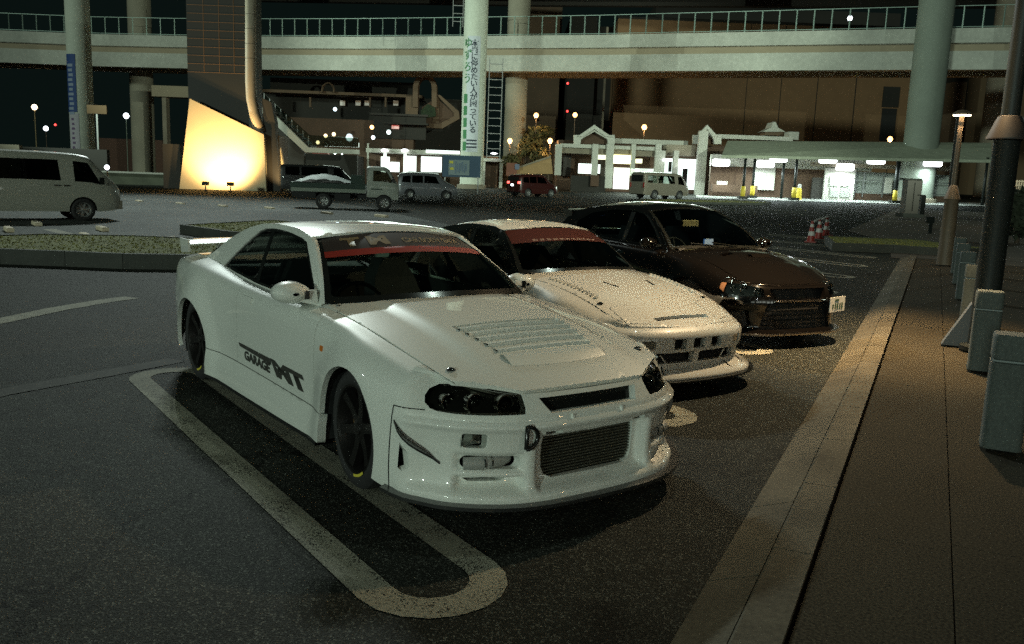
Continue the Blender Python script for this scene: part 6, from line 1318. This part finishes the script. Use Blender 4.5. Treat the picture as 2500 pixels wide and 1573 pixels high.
part('cupola', tan_w, po, fbox(1868, 1912, 322, 331, PD+6, 2)); part('cupola_roof', pale_w, po, quad3([(1862, 322), (1918, 322), (1900, 312), (1894, 298), (1888, 298), (1882, 312)], PD+5.8, 2)); part('chimney', pale_w, po, fbox(1926, 1950, 322, 342, PD+4, 1.5))
# ------------------------------------------------------------------ long canopy with fluorescent lamps
CD_ = 72.0; cn = empty('long_canopy', base_at(2050, CD_), HR, 'long flat canopy on thin posts with bright fluorescent lamps', 'canopy')
def cz(px, py, D=CD_): return at(px, py, D)
roofp = [cz(1776, 344, CD_+5.5), cz(2420, 349, CD_+2.5), cz(2420, 391, CD_-1.5), cz(1762, 379, CD_-1.5)]
part('roof', tile_m, cn, MB().add(roofp+[p-np.array([0, 0, .22]) for p in roofp], [(0, 1, 2, 3)[::-1], (4, 5, 6, 7), (0, 4, 7, 3), (3, 7, 6, 2), (2, 6, 5, 1), (1, 5, 4, 0)]))
part('edge_beam', pole_m, cn, quad3([(1764, 383), (2420, 394), (2420, 398), (1764, 386)], CD_-1.3, .12)); part('rear_wall', pale_w, cn, fbox(1735, 2130, 384, 412, CD_+5.0, .4)); part('rear_wall', brick_m, cn, fbox(1735, 2020, 412, None, CD_+5.2, .4)); part('lit_wall', pale_w, cn, fbox(1842, 1892, 400, 464, CD_+4.8, .1)); part('door_frame', pale_w, cn, fbox(2012, 2086, 412, 488, CD_+3.6, .25))
for i in range(2):
    for j in range(2): part('gate_panel', mat('gate_mesh', (.30, .32, .28), .6), cn, fbox(2026+i*26, 2048+i*26, 432+j*27, 455+j*27, CD_+3.5, .06))
part('notice', pale_w, cn, fbox(2056, 2067, 440, 455, CD_+3.4, .03)); part('ceiling_beam', conc_d, cn, fbox(1980, 2320, 402, 412, CD_+3, .3)); part('rear_wall', mat('wall_mint', (.36, .40, .36), .8), cn, fbox(2088, 2330, 424, 478, CD_+5.5, .3)); part('plinth', brick_m, cn, fbox(2070, 2330, 476, None, CD_+4.6, .3)); part('panel', pale_w, cn, fbox(2160, 2178, 434, 472, CD_+4, .1)); part('bench_back', brick_m, cn, fbox(1738, 1850, 452, 470, CD_+3.6, .4)); part('white_board', pale_w, cn, fbox(1750, 1776, 443, 455, CD_+3.9, .1)); part('dark_gate', dark_w, cn, fbox(1982, 2008, 434, 486, CD_+3.8, .2)); part('apron', mat('apron_concrete', (.24, .25, .23), .8, noise=(.6, .1)), cn, MB().add([(p[0], p[1], gz(p[0], p[1])+.03) for p in (at(1700, 470, CD_+6), at(2440, 470, CD_+6), at(2440, 470, CD_-3.0), at(1700, 470, CD_-3.0))], [(0, 1, 2, 3)]))
for px in (2088, 2108, 2156, 2206, 2283): part('fence_post', steel, cn, fbox(px-1.2, px+1.2, 420, 482, CD_+4.4, .08))
for py in (444, 472): part('fence_rail', steel, cn, fbox(2088, 2320, py-.8, py+.8, CD_+4.42, .05))
yel = mat('post_yellow', (.55, .42, .03), .6)
for px, m in ((1813, 1), (1836, 1), (1907, 0), (1938, 1), (2185, 1), (2400, 0)):
    q = base_at(px, CD_-1.2 if px not in (1836, 1907) else CD_+2); t = at(px, 386, CD_)[2]; part('post', pole_m, cn, MB().tube([(q[0], q[1], q[2]), (q[0], q[1], t)], .11 if px != 2185 else .17, 10), True)
    if m: part('post_sleeve', yel, cn, MB().tube([(q[0], q[1], q[2]), (q[0], q[1], q[2]+1.05)], .19, 12), True); part('post_foot', pole_m, cn, MB().box((q[0], q[1], q[2]+.12), (.7, .7, .24), HR))
cone_y = base_at(1950, CD_+.5); cy = empty('yellow_bollard', cone_y, 0, 'yellow bollard with a white cap beside the canopy post', 'bollard'); MB().lathe([(.30, 0), (.30, .06), (.24, .08), (.17, 1.0)], 16).build('body', yel, cy, 35); MB().lathe([(.14, 1.0), (.14, 1.3), (.001, 1.34)], 14).build('cap', cone_w, cy, 35)
for px, py, D in ((1762, 397, CD_+2.5), (1871, 400, CD_+2.8), (1903, 387, CD_-.6), (2024, 390, CD_-.6), (2066, 408, CD_+2.6), (2142, 392, CD_-.6), (2281, 398, CD_-.6)):
    part('fluorescent_lamp', tube_w, cn, fbox(px-20, px+20, py-8, py+9, D, .5, bev=.10)); e = at(px, py+14, D+.2); lamp('AREA', tuple(e), 230, (.80, .98, .95), (1.6, .7), tuple(e-np.array([0, 0, 3])), parent=cn)
lf = empty('lattice_fence', base_at(2478, 40), HR, 'white lattice fence at the right edge, lit warm', 'fence')
for k in range(7): part('slat', mat('lattice_cream', (.6, .52, .4), .7), lf, fbox(2462+k*6, 2465+k*6, 440, 475, 40, .04))
for py in (443, 453, 464): part('rail', mat('lattice_cream', (.6, .52, .4), .7), lf, fbox(2460, 2504, py-1, py+1, 39.95, .04))
q = at(2480, 425, 38.5); lamp('POINT', tuple(q), 25, (1, .75, .45), .1, parent=lf)
# low wall and hedge behind the van
lw = empty('low_wall', base_at(330, 66), HR, 'low mossy wall with pale coping between the van and the tower', 'wall'); part('wall', mat('wall_moss', (.10, .11, .075), .9, noise=(1, .3)), lw, fbox(250, 402, 424, None, 66, .5)); part('coping', pale_w, lw, fbox(248, 404, 420, 424, 65.9, .7)); part('wall', conc_d, lw, fbox(-60, 46, 352, None, 70, .5)); part('wall', dark_w, lw, fbox(46, 260, 362, None, 72, .5)); part('rear_wall', mat('wall_maroon', (.07, .035, .022), .9), lw, fbox(236, 402, 340, None, 112, .6))
sg = empty('direction_sign', base_at(236, 80), HR, 'brown sign board on a post right of the blue banner', 'sign'); part('board', mat('sign_brown', (.16, .09, .03), .7), sg, fbox(212, 260, 257, 278, 79, .15)); part('post', steel, sg, fbox(234, 238, 278, None, 79.1, .15))
pb = empty('footbridge', base_at(410, 100), HR, 'short tan beam bridge left of the tower', 'bridge'); part('beam', under_m, pb, fbox(370, 470, 210, 237, 101, 2)); part('pier', conc_d, pb, fbox(395, 405, 237, None, 101.5, 1))
# ------------------------------------------------------------------ vehicles standing in the lot
def boxy(name, loc, rz, label, xs, rows, paint, wins, screen, wheels, wd, cat, group, gl=None, lamps=(), rearwin=None, step=(.12, .35), stripe=None, rim=None):
    """van, wagon or cab body from section lines, with side windows (x, t outlines) and a windscreen cut in"""
    car = empty(name, loc, rz, label, cat, group); B = Loft(xs, rows); Kt = B.K-1; gl = gl or glass('van_glass', (.12, .13, .12)); inp = (0, 0, 1.0); x0, x1 = xs[0], xs[-1]
    def T(x, z): return float(B.tz(x, z, Kt)[0])
    for s in (-1, 1):
        hs = [[(x, T(x, z)) for x, z in w] for w in wins]+([screen] if screen else [])
        lo = []
        xx = [x0]
        arcs = []
        for (wx, wr) in sorted(wheels):
            arcs += [(wx-wr*1.14, 0)]+[(wx+wr*1.14*math.cos(a), T(wx+wr*1.14*math.cos(a), wr+wr*1.14*math.sin(a))) for a in np.linspace(PI*.93, PI*.07, 9)]+[(wx+wr*1.14, 0)]
        poly = [(x0, 0)]+arcs+[(x1, 0)]+[(x1, t) for t in np.linspace(0, Kt, 7)[1:]]+[(x, Kt) for x in np.linspace(x1, x0, 14)[1:]]+[(x0, t) for t in np.linspace(Kt, 0, 7)[1:-1]]
        panel('body', paint, car, B, poly, hs, step, .03, .02, side=s, outward=inp)
        for h in hs[:len(wins)]: panel('side_window', gl, car, B, h, (), (.3, .5), 0, lift=-.01, side=s, outward=inp)
        if screen: panel('windscreen', gl, car, B, screen, (), (.2, .3), 0, lift=-.01, side=s, outward=inp)
        for (wx, wr) in wheels: wheel(car, wx, wd, wr, .2, s, wr*.62, (rubber, rim or steel, disc_m), 6)
    for xe, sg_ in ((x0, -1), (x1, 1)):
        P = [[(xe+sg_*.03*math.cos(w_*PI/2), w_*B([xe], [t])[0][1], B([xe], [t])[0][2]) for w_ in np.linspace(-1, 1, 7)] for t in np.linspace(0, Kt, 9)]; MB().grid(P).build('rear_panel' if sg_ < 0 else 'front_panel', paint, car, True)
    MB().box(((x0+x1)/2, 0, .42), (x1-x0-.7, wd*1.5, .25)).build('underbody', dark, car); MB().box(((x0+x1)/2-.2, 0, .75), (x1-x0-1.0, wd*1.7, .5)).build('cabin_trim', dark, car)
    if rearwin: MB().box((x0-.035, 0, rearwin[0]), (.02, wd*1.45, rearwin[1])).build('rear_window', black_gloss, car)
    for (nm, m, c, d) in lamps: MB().box(c, d, bev=.01).build(nm, m, car)
    return car
van_x = [-2.34, -2.2, -1.2, 0, 1.0, 1.45, 1.72, 1.98, 2.22, 2.34]
def vrows(h=1.98):
    top = np.array([1.90, 1.96, 1.985, 1.985, 1.96, 1.90, 1.66, 1.36, 1.14, .95])*h/1.98; belt = np.array([1.15, 1.15, 1.13, 1.12, 1.10, 1.08, 1.04, .99, .92, .80])
    return [list(zip([.76, .80, .83, .83, .83, .83, .82, .80, .76, .70], [.36]+[.28]*6+[.30, .34, .40])), list(zip([.80, .83, .85, .85, .85, .85, .845, .83, .79, .72], [.55]*8+[.54, .52])), list(zip([.80, .83, .85, .85, .85, .85, .845, .825, .78, .70], [.85]*6+[.84, .80, .74, .66])), list(zip([.79, .82, .84, .84, .84, .835, .83, .80, .75, .66], belt)),
            list(zip([.72, .75, .765, .765, .755, .74, .735, .73, .70, .60], top-.16*np.array([1, 1, 1, 1, 1, 1, .8, .5, .35, .2])-.0)), list(zip([.58, .62, .64, .64, .63, .60, .60, .60, .58, .5], top-.03)), list(zip([0]*10, top))]
silver = mat('van_silver', (.32, .32, .27), .42, metal=.0, coat=.6); van_c = mat('van_tan', (.20, .18, .14), .45, metal=.2, coat=.4)
HZ = math.atan2(RH.y, RH.x)
def van_wins(): return [[(1.52, 1.12), (1.80, 1.06), (1.72, 1.22), (1.46, 1.68), (1.05, 1.72), (1.08, 1.14)], [(.72, 1.16), (-1.0, 1.18), (-1.02, 1.74), (.66, 1.74)], [(-1.12, 1.18), (-2.05, 1.20), (-2.02, 1.73), (-1.12, 1.74)]]
vscr = [(1.50, 5.0), (1.52, 6), (1.96, 6), (1.99, 5.0), (1.93, 4.35), (1.60, 4.4)]
lamp_cl = mat('lamp_glass', (.45, .46, .44), .15, coat=1); tail_m = mat('tail_lamp', (.28, .02, .015), .2, coat=1)
v = onground(205, 540); VH = R(94); vd = Vector((math.cos(VH), math.sin(VH), 0)); vl = Vector((v[0], v[1], 0))-vd*1.28+Vector((-vd.y, vd.x, 0))*.8
van1 = boxy('parked_van', (vl.x, vl.y, 0), VH, 'silver high-roof van cut by the left edge of the view', van_x, vrows(), silver, van_wins(), vscr, [(1.28, .33), (-1.30, .33)], .835, 'van', 'vehicles parked across the lot', lamps=[('headlight', lamp_cl, (2.20, -.70, .82), (.16, .1, .2)), ('headlight', lamp_cl, (2.20, .70, .82), (.16, .1, .2)), ('front_bumper', van_c, (2.30, 0, .48), (.16, 1.5, .26)), ('door_handle', chrome, (.85, -.855, 1.02), (.16, .03, .04)), ('door_handle', chrome, (.60, -.855, 1.02), (.16, .03, .04)), ('door_mirror', black_gloss, (1.78, -.95, 1.18), (.10, .16, .2))], rearwin=(1.5, .5))
q = base_at(1610, 66); boxy('parked_van', q, HZ+R(34), 'tan van seen from behind, in front of the bright shops', van_x, vrows(), van_c, van_wins(), vscr, [(1.28, .33), (-1.30, .33)], .835, 'van', 'vehicles parked across the lot', lamps=[('tail_lamp', tail_m, (-2.36, -.72, 1.0), (.05, .10, .36)), ('tail_lamp', tail_m, (-2.36, .72, 1.0), (.05, .10, .36)), ('rear_bumper', van_c, (-2.36, 0, .45), (.12, 1.55, .22))], rearwin=(1.5, .48), gl=glass('van_clear', (.5, .55, .5)))
# compact wagon
wx = [-1.85, -1.75, -1.0, 0, .6, .95, 1.3, 1.6, 1.80]
def wrows(): 
    top = np.array([1.40, 1.55, 1.63, 1.64, 1.58, 1.25, 1.02, .92, .75]); return [list(zip([.70, .76, .80, .80, .80, .80, .78, .75, .66], [.36, .28, .25, .25, .25, .25, .26, .30, .38])), list(zip([.74, .79, .82, .82, .82, .82, .80, .77, .68], [.5]*9)), list(zip([.74, .79, .82, .82, .82, .815, .80, .76, .66], [.75]*6+[.73, .70, .62])), list(zip([.72, .77, .80, .80, .79, .77, .75, .72, .62], [.98, .98, .97, .96, .94, .92, .90, .84, .70])), list(zip([.64, .68, .70, .70, .68, .70, .70, .66, .56], top-[.14, .14, .14, .14, .13, .09, .05, .04, .03])), list(zip([.5, .54, .56, .56, .54, .55, .55, .5, .4], top-.03)), list(zip([0]*9, top))]
wwins = [[(.72, .98), (.62, 1.10), (.45, 1.40), (-.25, 1.45), (-.25, 1.0)], [(-.33, 1.0), (-.33, 1.45), (-1.0, 1.44), (-1.0, 1.0)], [(-1.08, 1.0), (-1.08, 1.43), (-1.55, 1.38), (-1.62, 1.02)]]; wscr = [(.62, 5.0), (.62, 6), (1.05, 6), (1.05, 5.0), (1.0, 4.4), (.70, 4.4)]
q = base_at(1045, 54); boxy('parked_wagon', q, HZ+.10, 'silver compact wagon parked right of the green truck', wx, wrows(), mat('wagon_silver', (.16, .165, .18), .4, metal=.3, coat=.5), wwins, wscr, [(1.12, .30), (-1.12, .30)], .80, 'car', 'vehicles parked across the lot', lamps=[('headlight', lamp_cl, (1.70, -.58, .72), (.18, .16, .14)), ('roof_rail', steel, (-.4, -.58, 1.66), (1.7, .04, .04)), ('door_handle', chrome, (-.1, -.825, .90), (.16, .02, .03))])
q = base_at(1300, 63); boxy('parked_wagon', q, HZ+R(40), 'dark red car with its red tail lamps lit', wx, wrows(), mat('wagon_red', (.03, .005, .004), .35, coat=.8), wwins, wscr, [(1.12, .30), (-1.12, .30)], .80, 'car', 'vehicles parked across the lot', lamps=[('tail_lamp', emis('brake_red', (1, .05, .04), 3), (-1.86, -.62, 1.0), (.06, .24, .16)), ('tail_lamp', emis('brake_red', (1, .05, .04), 3), (-1.86, .56, 1.0), (.06, .24, .16)), ('plate_lamp', emis('plate_white_lit', (.9, .95, 1), 5), (-1.88, .10, .82), (.05, .24, .14)), ('headlight', lamp_cl, (1.70, -.58, .72), (.18, .16, .14))], rearwin=(1.28, .26))
q = base_at(775, 58); boxy('parked_van', q, HZ+.2, 'black minivan half hidden behind the truck bed', van_x, vrows(1.9), mat('van_black', (.02, .02, .02), .4, coat=.6), van_wins(), vscr, [(1.28, .33), (-1.30, .33)], .835, 'van', 'vehicles parked across the lot')
# flatbed truck with a sheeted load
tr_w = mat('truck_white', (.30, .32, .28), .5, coat=.3, noise=(2, .08)); tr_g = mat('truck_green', (.014, .034, .024), .6, noise=(2, .2)); tr_f = mat('truck_bed_pale', (.20, .23, .19), .6); tarp = mat('tarpaulin', (.22, .26, .24), .7, noise=(3, .15))
q = onground(845, 520); q = at(842, 470, 40.5); TR = empty('flatbed_truck', (q[0], q[1], gz(q[0], q[1])), HZ+.17, 'small white-cab truck with green bed and a sheeted load', 'truck', 'vehicles parked across the lot')
cx = [1.02, 1.10, 1.75, 1.95, 2.30, 2.45]
crows = [list(zip([.80]*6, [.62, .60, .60, .55, .50, .52])), list(zip([.82, .83, .83, .83, .82, .78], [.80]*6)), list(zip([.82, .83, .83, .83, .82, .78], [1.12, 1.12, 1.12, 1.12, 1.10, 1.05])), list(zip([.80, .81, .81, .80, .78, .74], [1.30, 1.30, 1.30, 1.28, 1.22, 1.12])), list(zip([.72, .74, .74, .73, .74, .72], [1.88, 1.92, 1.92, 1.86, 1.40, 1.16])), list(zip([.60, .62, .62, .60, .62, .6], [1.95, 2.0, 2.0, 1.94, 1.46, 1.19])), list(zip([0]*6, [1.97, 2.03, 2.03, 1.97, 1.48, 1.2]))]
Bc = Loft(cx, crows); Tc = lambda x, z: float(Bc.tz(x, z, 6)[0])
for s in (-1, 1):
    wn = [(x, Tc(x, z)) for x, z in [(1.28, 1.34), (2.12, 1.28), (2.16, 1.40), (1.90, 1.80), (1.30, 1.82)]]; sc_ = [(1.98, 5.0), (2.0, 6), (2.40, 6), (2.40, 5.0), (2.36, 4.5), (2.08, 4.5)]; wx_ = 1.80; ar = [(wx_+.40*math.cos(a), Tc(wx_+.40*math.cos(a), max(.5, .35+.40*math.sin(a)))) for a in np.linspace(PI*.85, PI*.15, 8)]
    cb = panel('cab', tr_w, TR, Bc, [(1.02, 0)]+ar+[(2.45, 0)]+[(2.45, t) for t in (1, 2, 3, 4, 5, 6)]+[(x, 6) for x in (2.2, 1.8, 1.4, 1.02)]+[(1.02, t) for t in (5, 4, 3, 2, 1)], [wn, sc_], (.12, .35), .03, .02, side=s, outward=(1.7, 0, 1.2))
    panel('side_window', glass('van_clear', (.5, .55, .5)), TR, Bc, wn, (), (.3, .5), 0, lift=-.01, side=s, outward=(1.7, 0, 1.2)); panel('windscreen', glass('van_clear', (.5, .55, .5)), TR, Bc, sc_, (), (.2, .4), 0, lift=-.01, side=s, outward=(1.7, 0, 1.2))
    for x_ in (1.80, -.95): wheel(TR, x_, .80, .36, .2, s, .21, (rubber, steel, disc_m), 6)
    MB().box((-.72, s*.86, .86), (3.35, .05, .16)).build('side_rail', tr_f, TR); MB().box((-.72, s*.85, 1.06), (3.35, .04, .22)).build('drop_side', tr_g, TR); MB().box((1.45, s*.845, .98), (.5, .01, .05)).build('cab_stripe', tr_g, TR)
MB().box((1.02, 0, 1.28), (.03, 1.6, 1.3)).build('cab_rear', tr_w, TR); MB().box((2.46, 0, .85), (.04, 1.5, .6)).build('cab_front', tr_w, TR); MB().box((-.72, 0, .92), (3.3, 1.62, .08)).build('bed_floor', tr_f, TR); MB().box((-2.40, 0, 1.06), (.05, 1.66, .24)).build('tailgate', tr_g, TR); MB().box((.88, 0, 1.42), (.06, 1.6, .95)).build('headboard', tr_g, TR); MB().box((.55, 0, 1.32), (.55, 1.4, .55)).build('tool_crate', tr_g, TR)
MB().box((-.3, 0, .62), (4.2, .7, .22)).build('chassis', dark, TR); MB().box((-.1, -.62, .55), (.7, .3, .35)).build('fuel_tank', dark, TR); MB().box((-1.75, -.7, .62), (.9, .1, .3)).build('side_guard', dark, TR); MB().box((1.55, 0, 1.0), (.7, 1.3, .6)).build('cab_seat', dark, TR)
P = [[(-2.36+3.0*i/14, -.80+1.6*j/8, 1.16+.42*math.sin(PI*min(1, (i/14)**.9))**1.2*(1-.55*abs(j/4-1)**2)+.03*math.sin(i*2.1+j*1.7)) for j in range(9)] for i in range(15)]
MB().grid(P, flip=False).build('tarpaulin', tarp, TR, True)
MB().box((2.20, -.93, 1.45), (.1, .12, .28)).build('door_mirror', black_gloss, TR)
# ------------------------------------------------------------------ lamps of the lot, with unseen masts added to light the elevated road
def mast(lat, dep, h, power, col, label, aim=None, n=4, spot=None):
    """unseen mast added outside the view to throw light in, with a ring of lamps"""
    p = CAM[:2]+np.array([RH.x, RH.y])*lat+np.array([FH.x, FH.y])*dep; root = empty('fill_mast', (p[0], p[1], gz(p[0], p[1])), 0, label, 'fill light mast'); MB().lathe([(.25, 0), (.2, 1), (.12, h)], 14).build('shaft', steel, root, 35)
    for k in range(n):
        a = 2*PI*k/n+.4; c = (math.cos(a)*.7, math.sin(a)*.7, h-.1); MB().box(c, (.5, .4, .22), a, bev=.04).build('lamp_head', steel, root); w = (p[0]+c[0], p[1]+c[1], gz(p[0], p[1])+h-.35)
        if spot: lamp('SPOT', w, power/n, col, .14, aim, spot, .6, root)
        else: lamp('POINT', w, power/n, col, .14, None, parent=root)
    return root
hp = Vector(POLE.location)
def pl(x, y, z): return tuple(Matrix.LocRotScale(POLE.location, POLE.rotation_euler, None) @ Vector((x, y, z)))
lamp('SPOT', pl(0, 2.15, 12.15), 520, COOL, .2, (-2, 1, 0), 84, .9, POLE)
lamp('SPOT', pl(0, -1.45, 12.15), 300, COOL, .22, (-6, 14, 0), 110, .7, POLE)
lamp('SPOT', pl(0, .85, 5.2), 1300, (1, .75, .44), .10, (-.1, 3.4, .2), 84, .75, POLE)
lamp('SPOT', pl(0, .85, 5.15), 2700, (1, .66, .32), .10, pl(.3, 1.3, 0), 66, .9, POLE)
# floodlights on the head of the monument tower, above the frame, light the lot towards the camera
th = at(545, 300, 60); zt_ = 27.0
part('flood_bracket', steel, TW, MB().box((th[0], th[1], zt_), (5.5, .3, .3), HR))
for k in range(4):
    w = Vector((th[0], th[1], zt_-.2))+RH*(k-1.5)*1.5-FH*.8; part('floodlight', steel, TW, MB().box(tuple(w+FH*.35+Vector((0, 0, .2))), (.9, .5, .6), HR)); lamp('SPOT', tuple(w), 13500, (.86, 1.0, .93), .22, (-19, -6, 0), 84, .8, TW)
mast(36, 40, 13, 2500, COOL, 'fill light mast added out of view to the right', None, 1)
mast(-60, 62, 13, 62000, (.80, 1.0, .84), 'unseen floodlight mast added beyond the left edge to light the elevated road', tuple(at(1550, 180, 85)), 1, 58)
mast(36, 9, 15, 95000, (.84, 1.0, .80), 'unseen floodlight mast added beyond the right edge to light the elevated road', tuple(at(1180, 110, 92)), 1, 44)

# unseen street lamps and lit rest house, added for fill and glints on the cars
def fill_lamp(x, y, h, power, col, label):
    root = empty('street_lamp', (x, y, 0), 0, label, 'lamp', 'unseen fill lamps added behind the camera'); MB().lathe([(.10, 0), (.06, .4), (.05, h-.1)], 12).build('post', steel, root, 35); MB().lathe([(.05, h+.16), (.22, h+.10), (.24, h+.05), (.05, h+.04)], 16).build('hood', steel, root, 35); lamp('POINT', (x, y, h-.12), power, col, .13, parent=root)
for i, (x, y, h, p, c) in enumerate([(9.5, -10, 5.5, 110, COOL), (3, -15, 5, 420, COOL), (-5, -15, 5.5, 560, COOL), (-13, -14, 6, 560, COOL), (14, -3.5, 5, 90, SODIUM), (11.5, 6, 5, 60, SODIUM), (19, -12, 8, 500, COOL), (8, -24, 7, 900, COOL), (20, 3, 7, 380, (1, .8, .55)), (26, -6, 5, 300, MERC)]): fill_lamp(x, y, h, p, c, ['unseen fill lamp behind the camera on the left', 'unseen fill lamp left of the camera', 'unseen fill lamp beside the lane on the left', 'unseen fill lamp at the left lane end', 'unseen warm fill lamp right behind the camera', 'unseen warm fill lamp beyond the walkway', 'unseen far fill lamp behind the camera', 'unseen tall fill lamp far to the left', 'unseen warm fill lamp far behind', 'unseen white fill lamp by the added rest house'][i])
rh = empty('added_rest_house', (31, -4, 0), 0, 'lit rest house added out of view behind the camera for reflections', 'building'); MB().box((2, 0, 2.2), (4, 34, 4.4)).build('wall', pale_w, rh); MB().box((1.5, 0, 4.55), (6, 36, .3)).build('roof', conc_d, rh)
for k in range(9): MB().box((-.03, -15+k*3.7, 1.75), (.06, 2.5, 1.9)).build('lit_window', emis('fill_window', (.92, 1, .88), 1.6), rh)
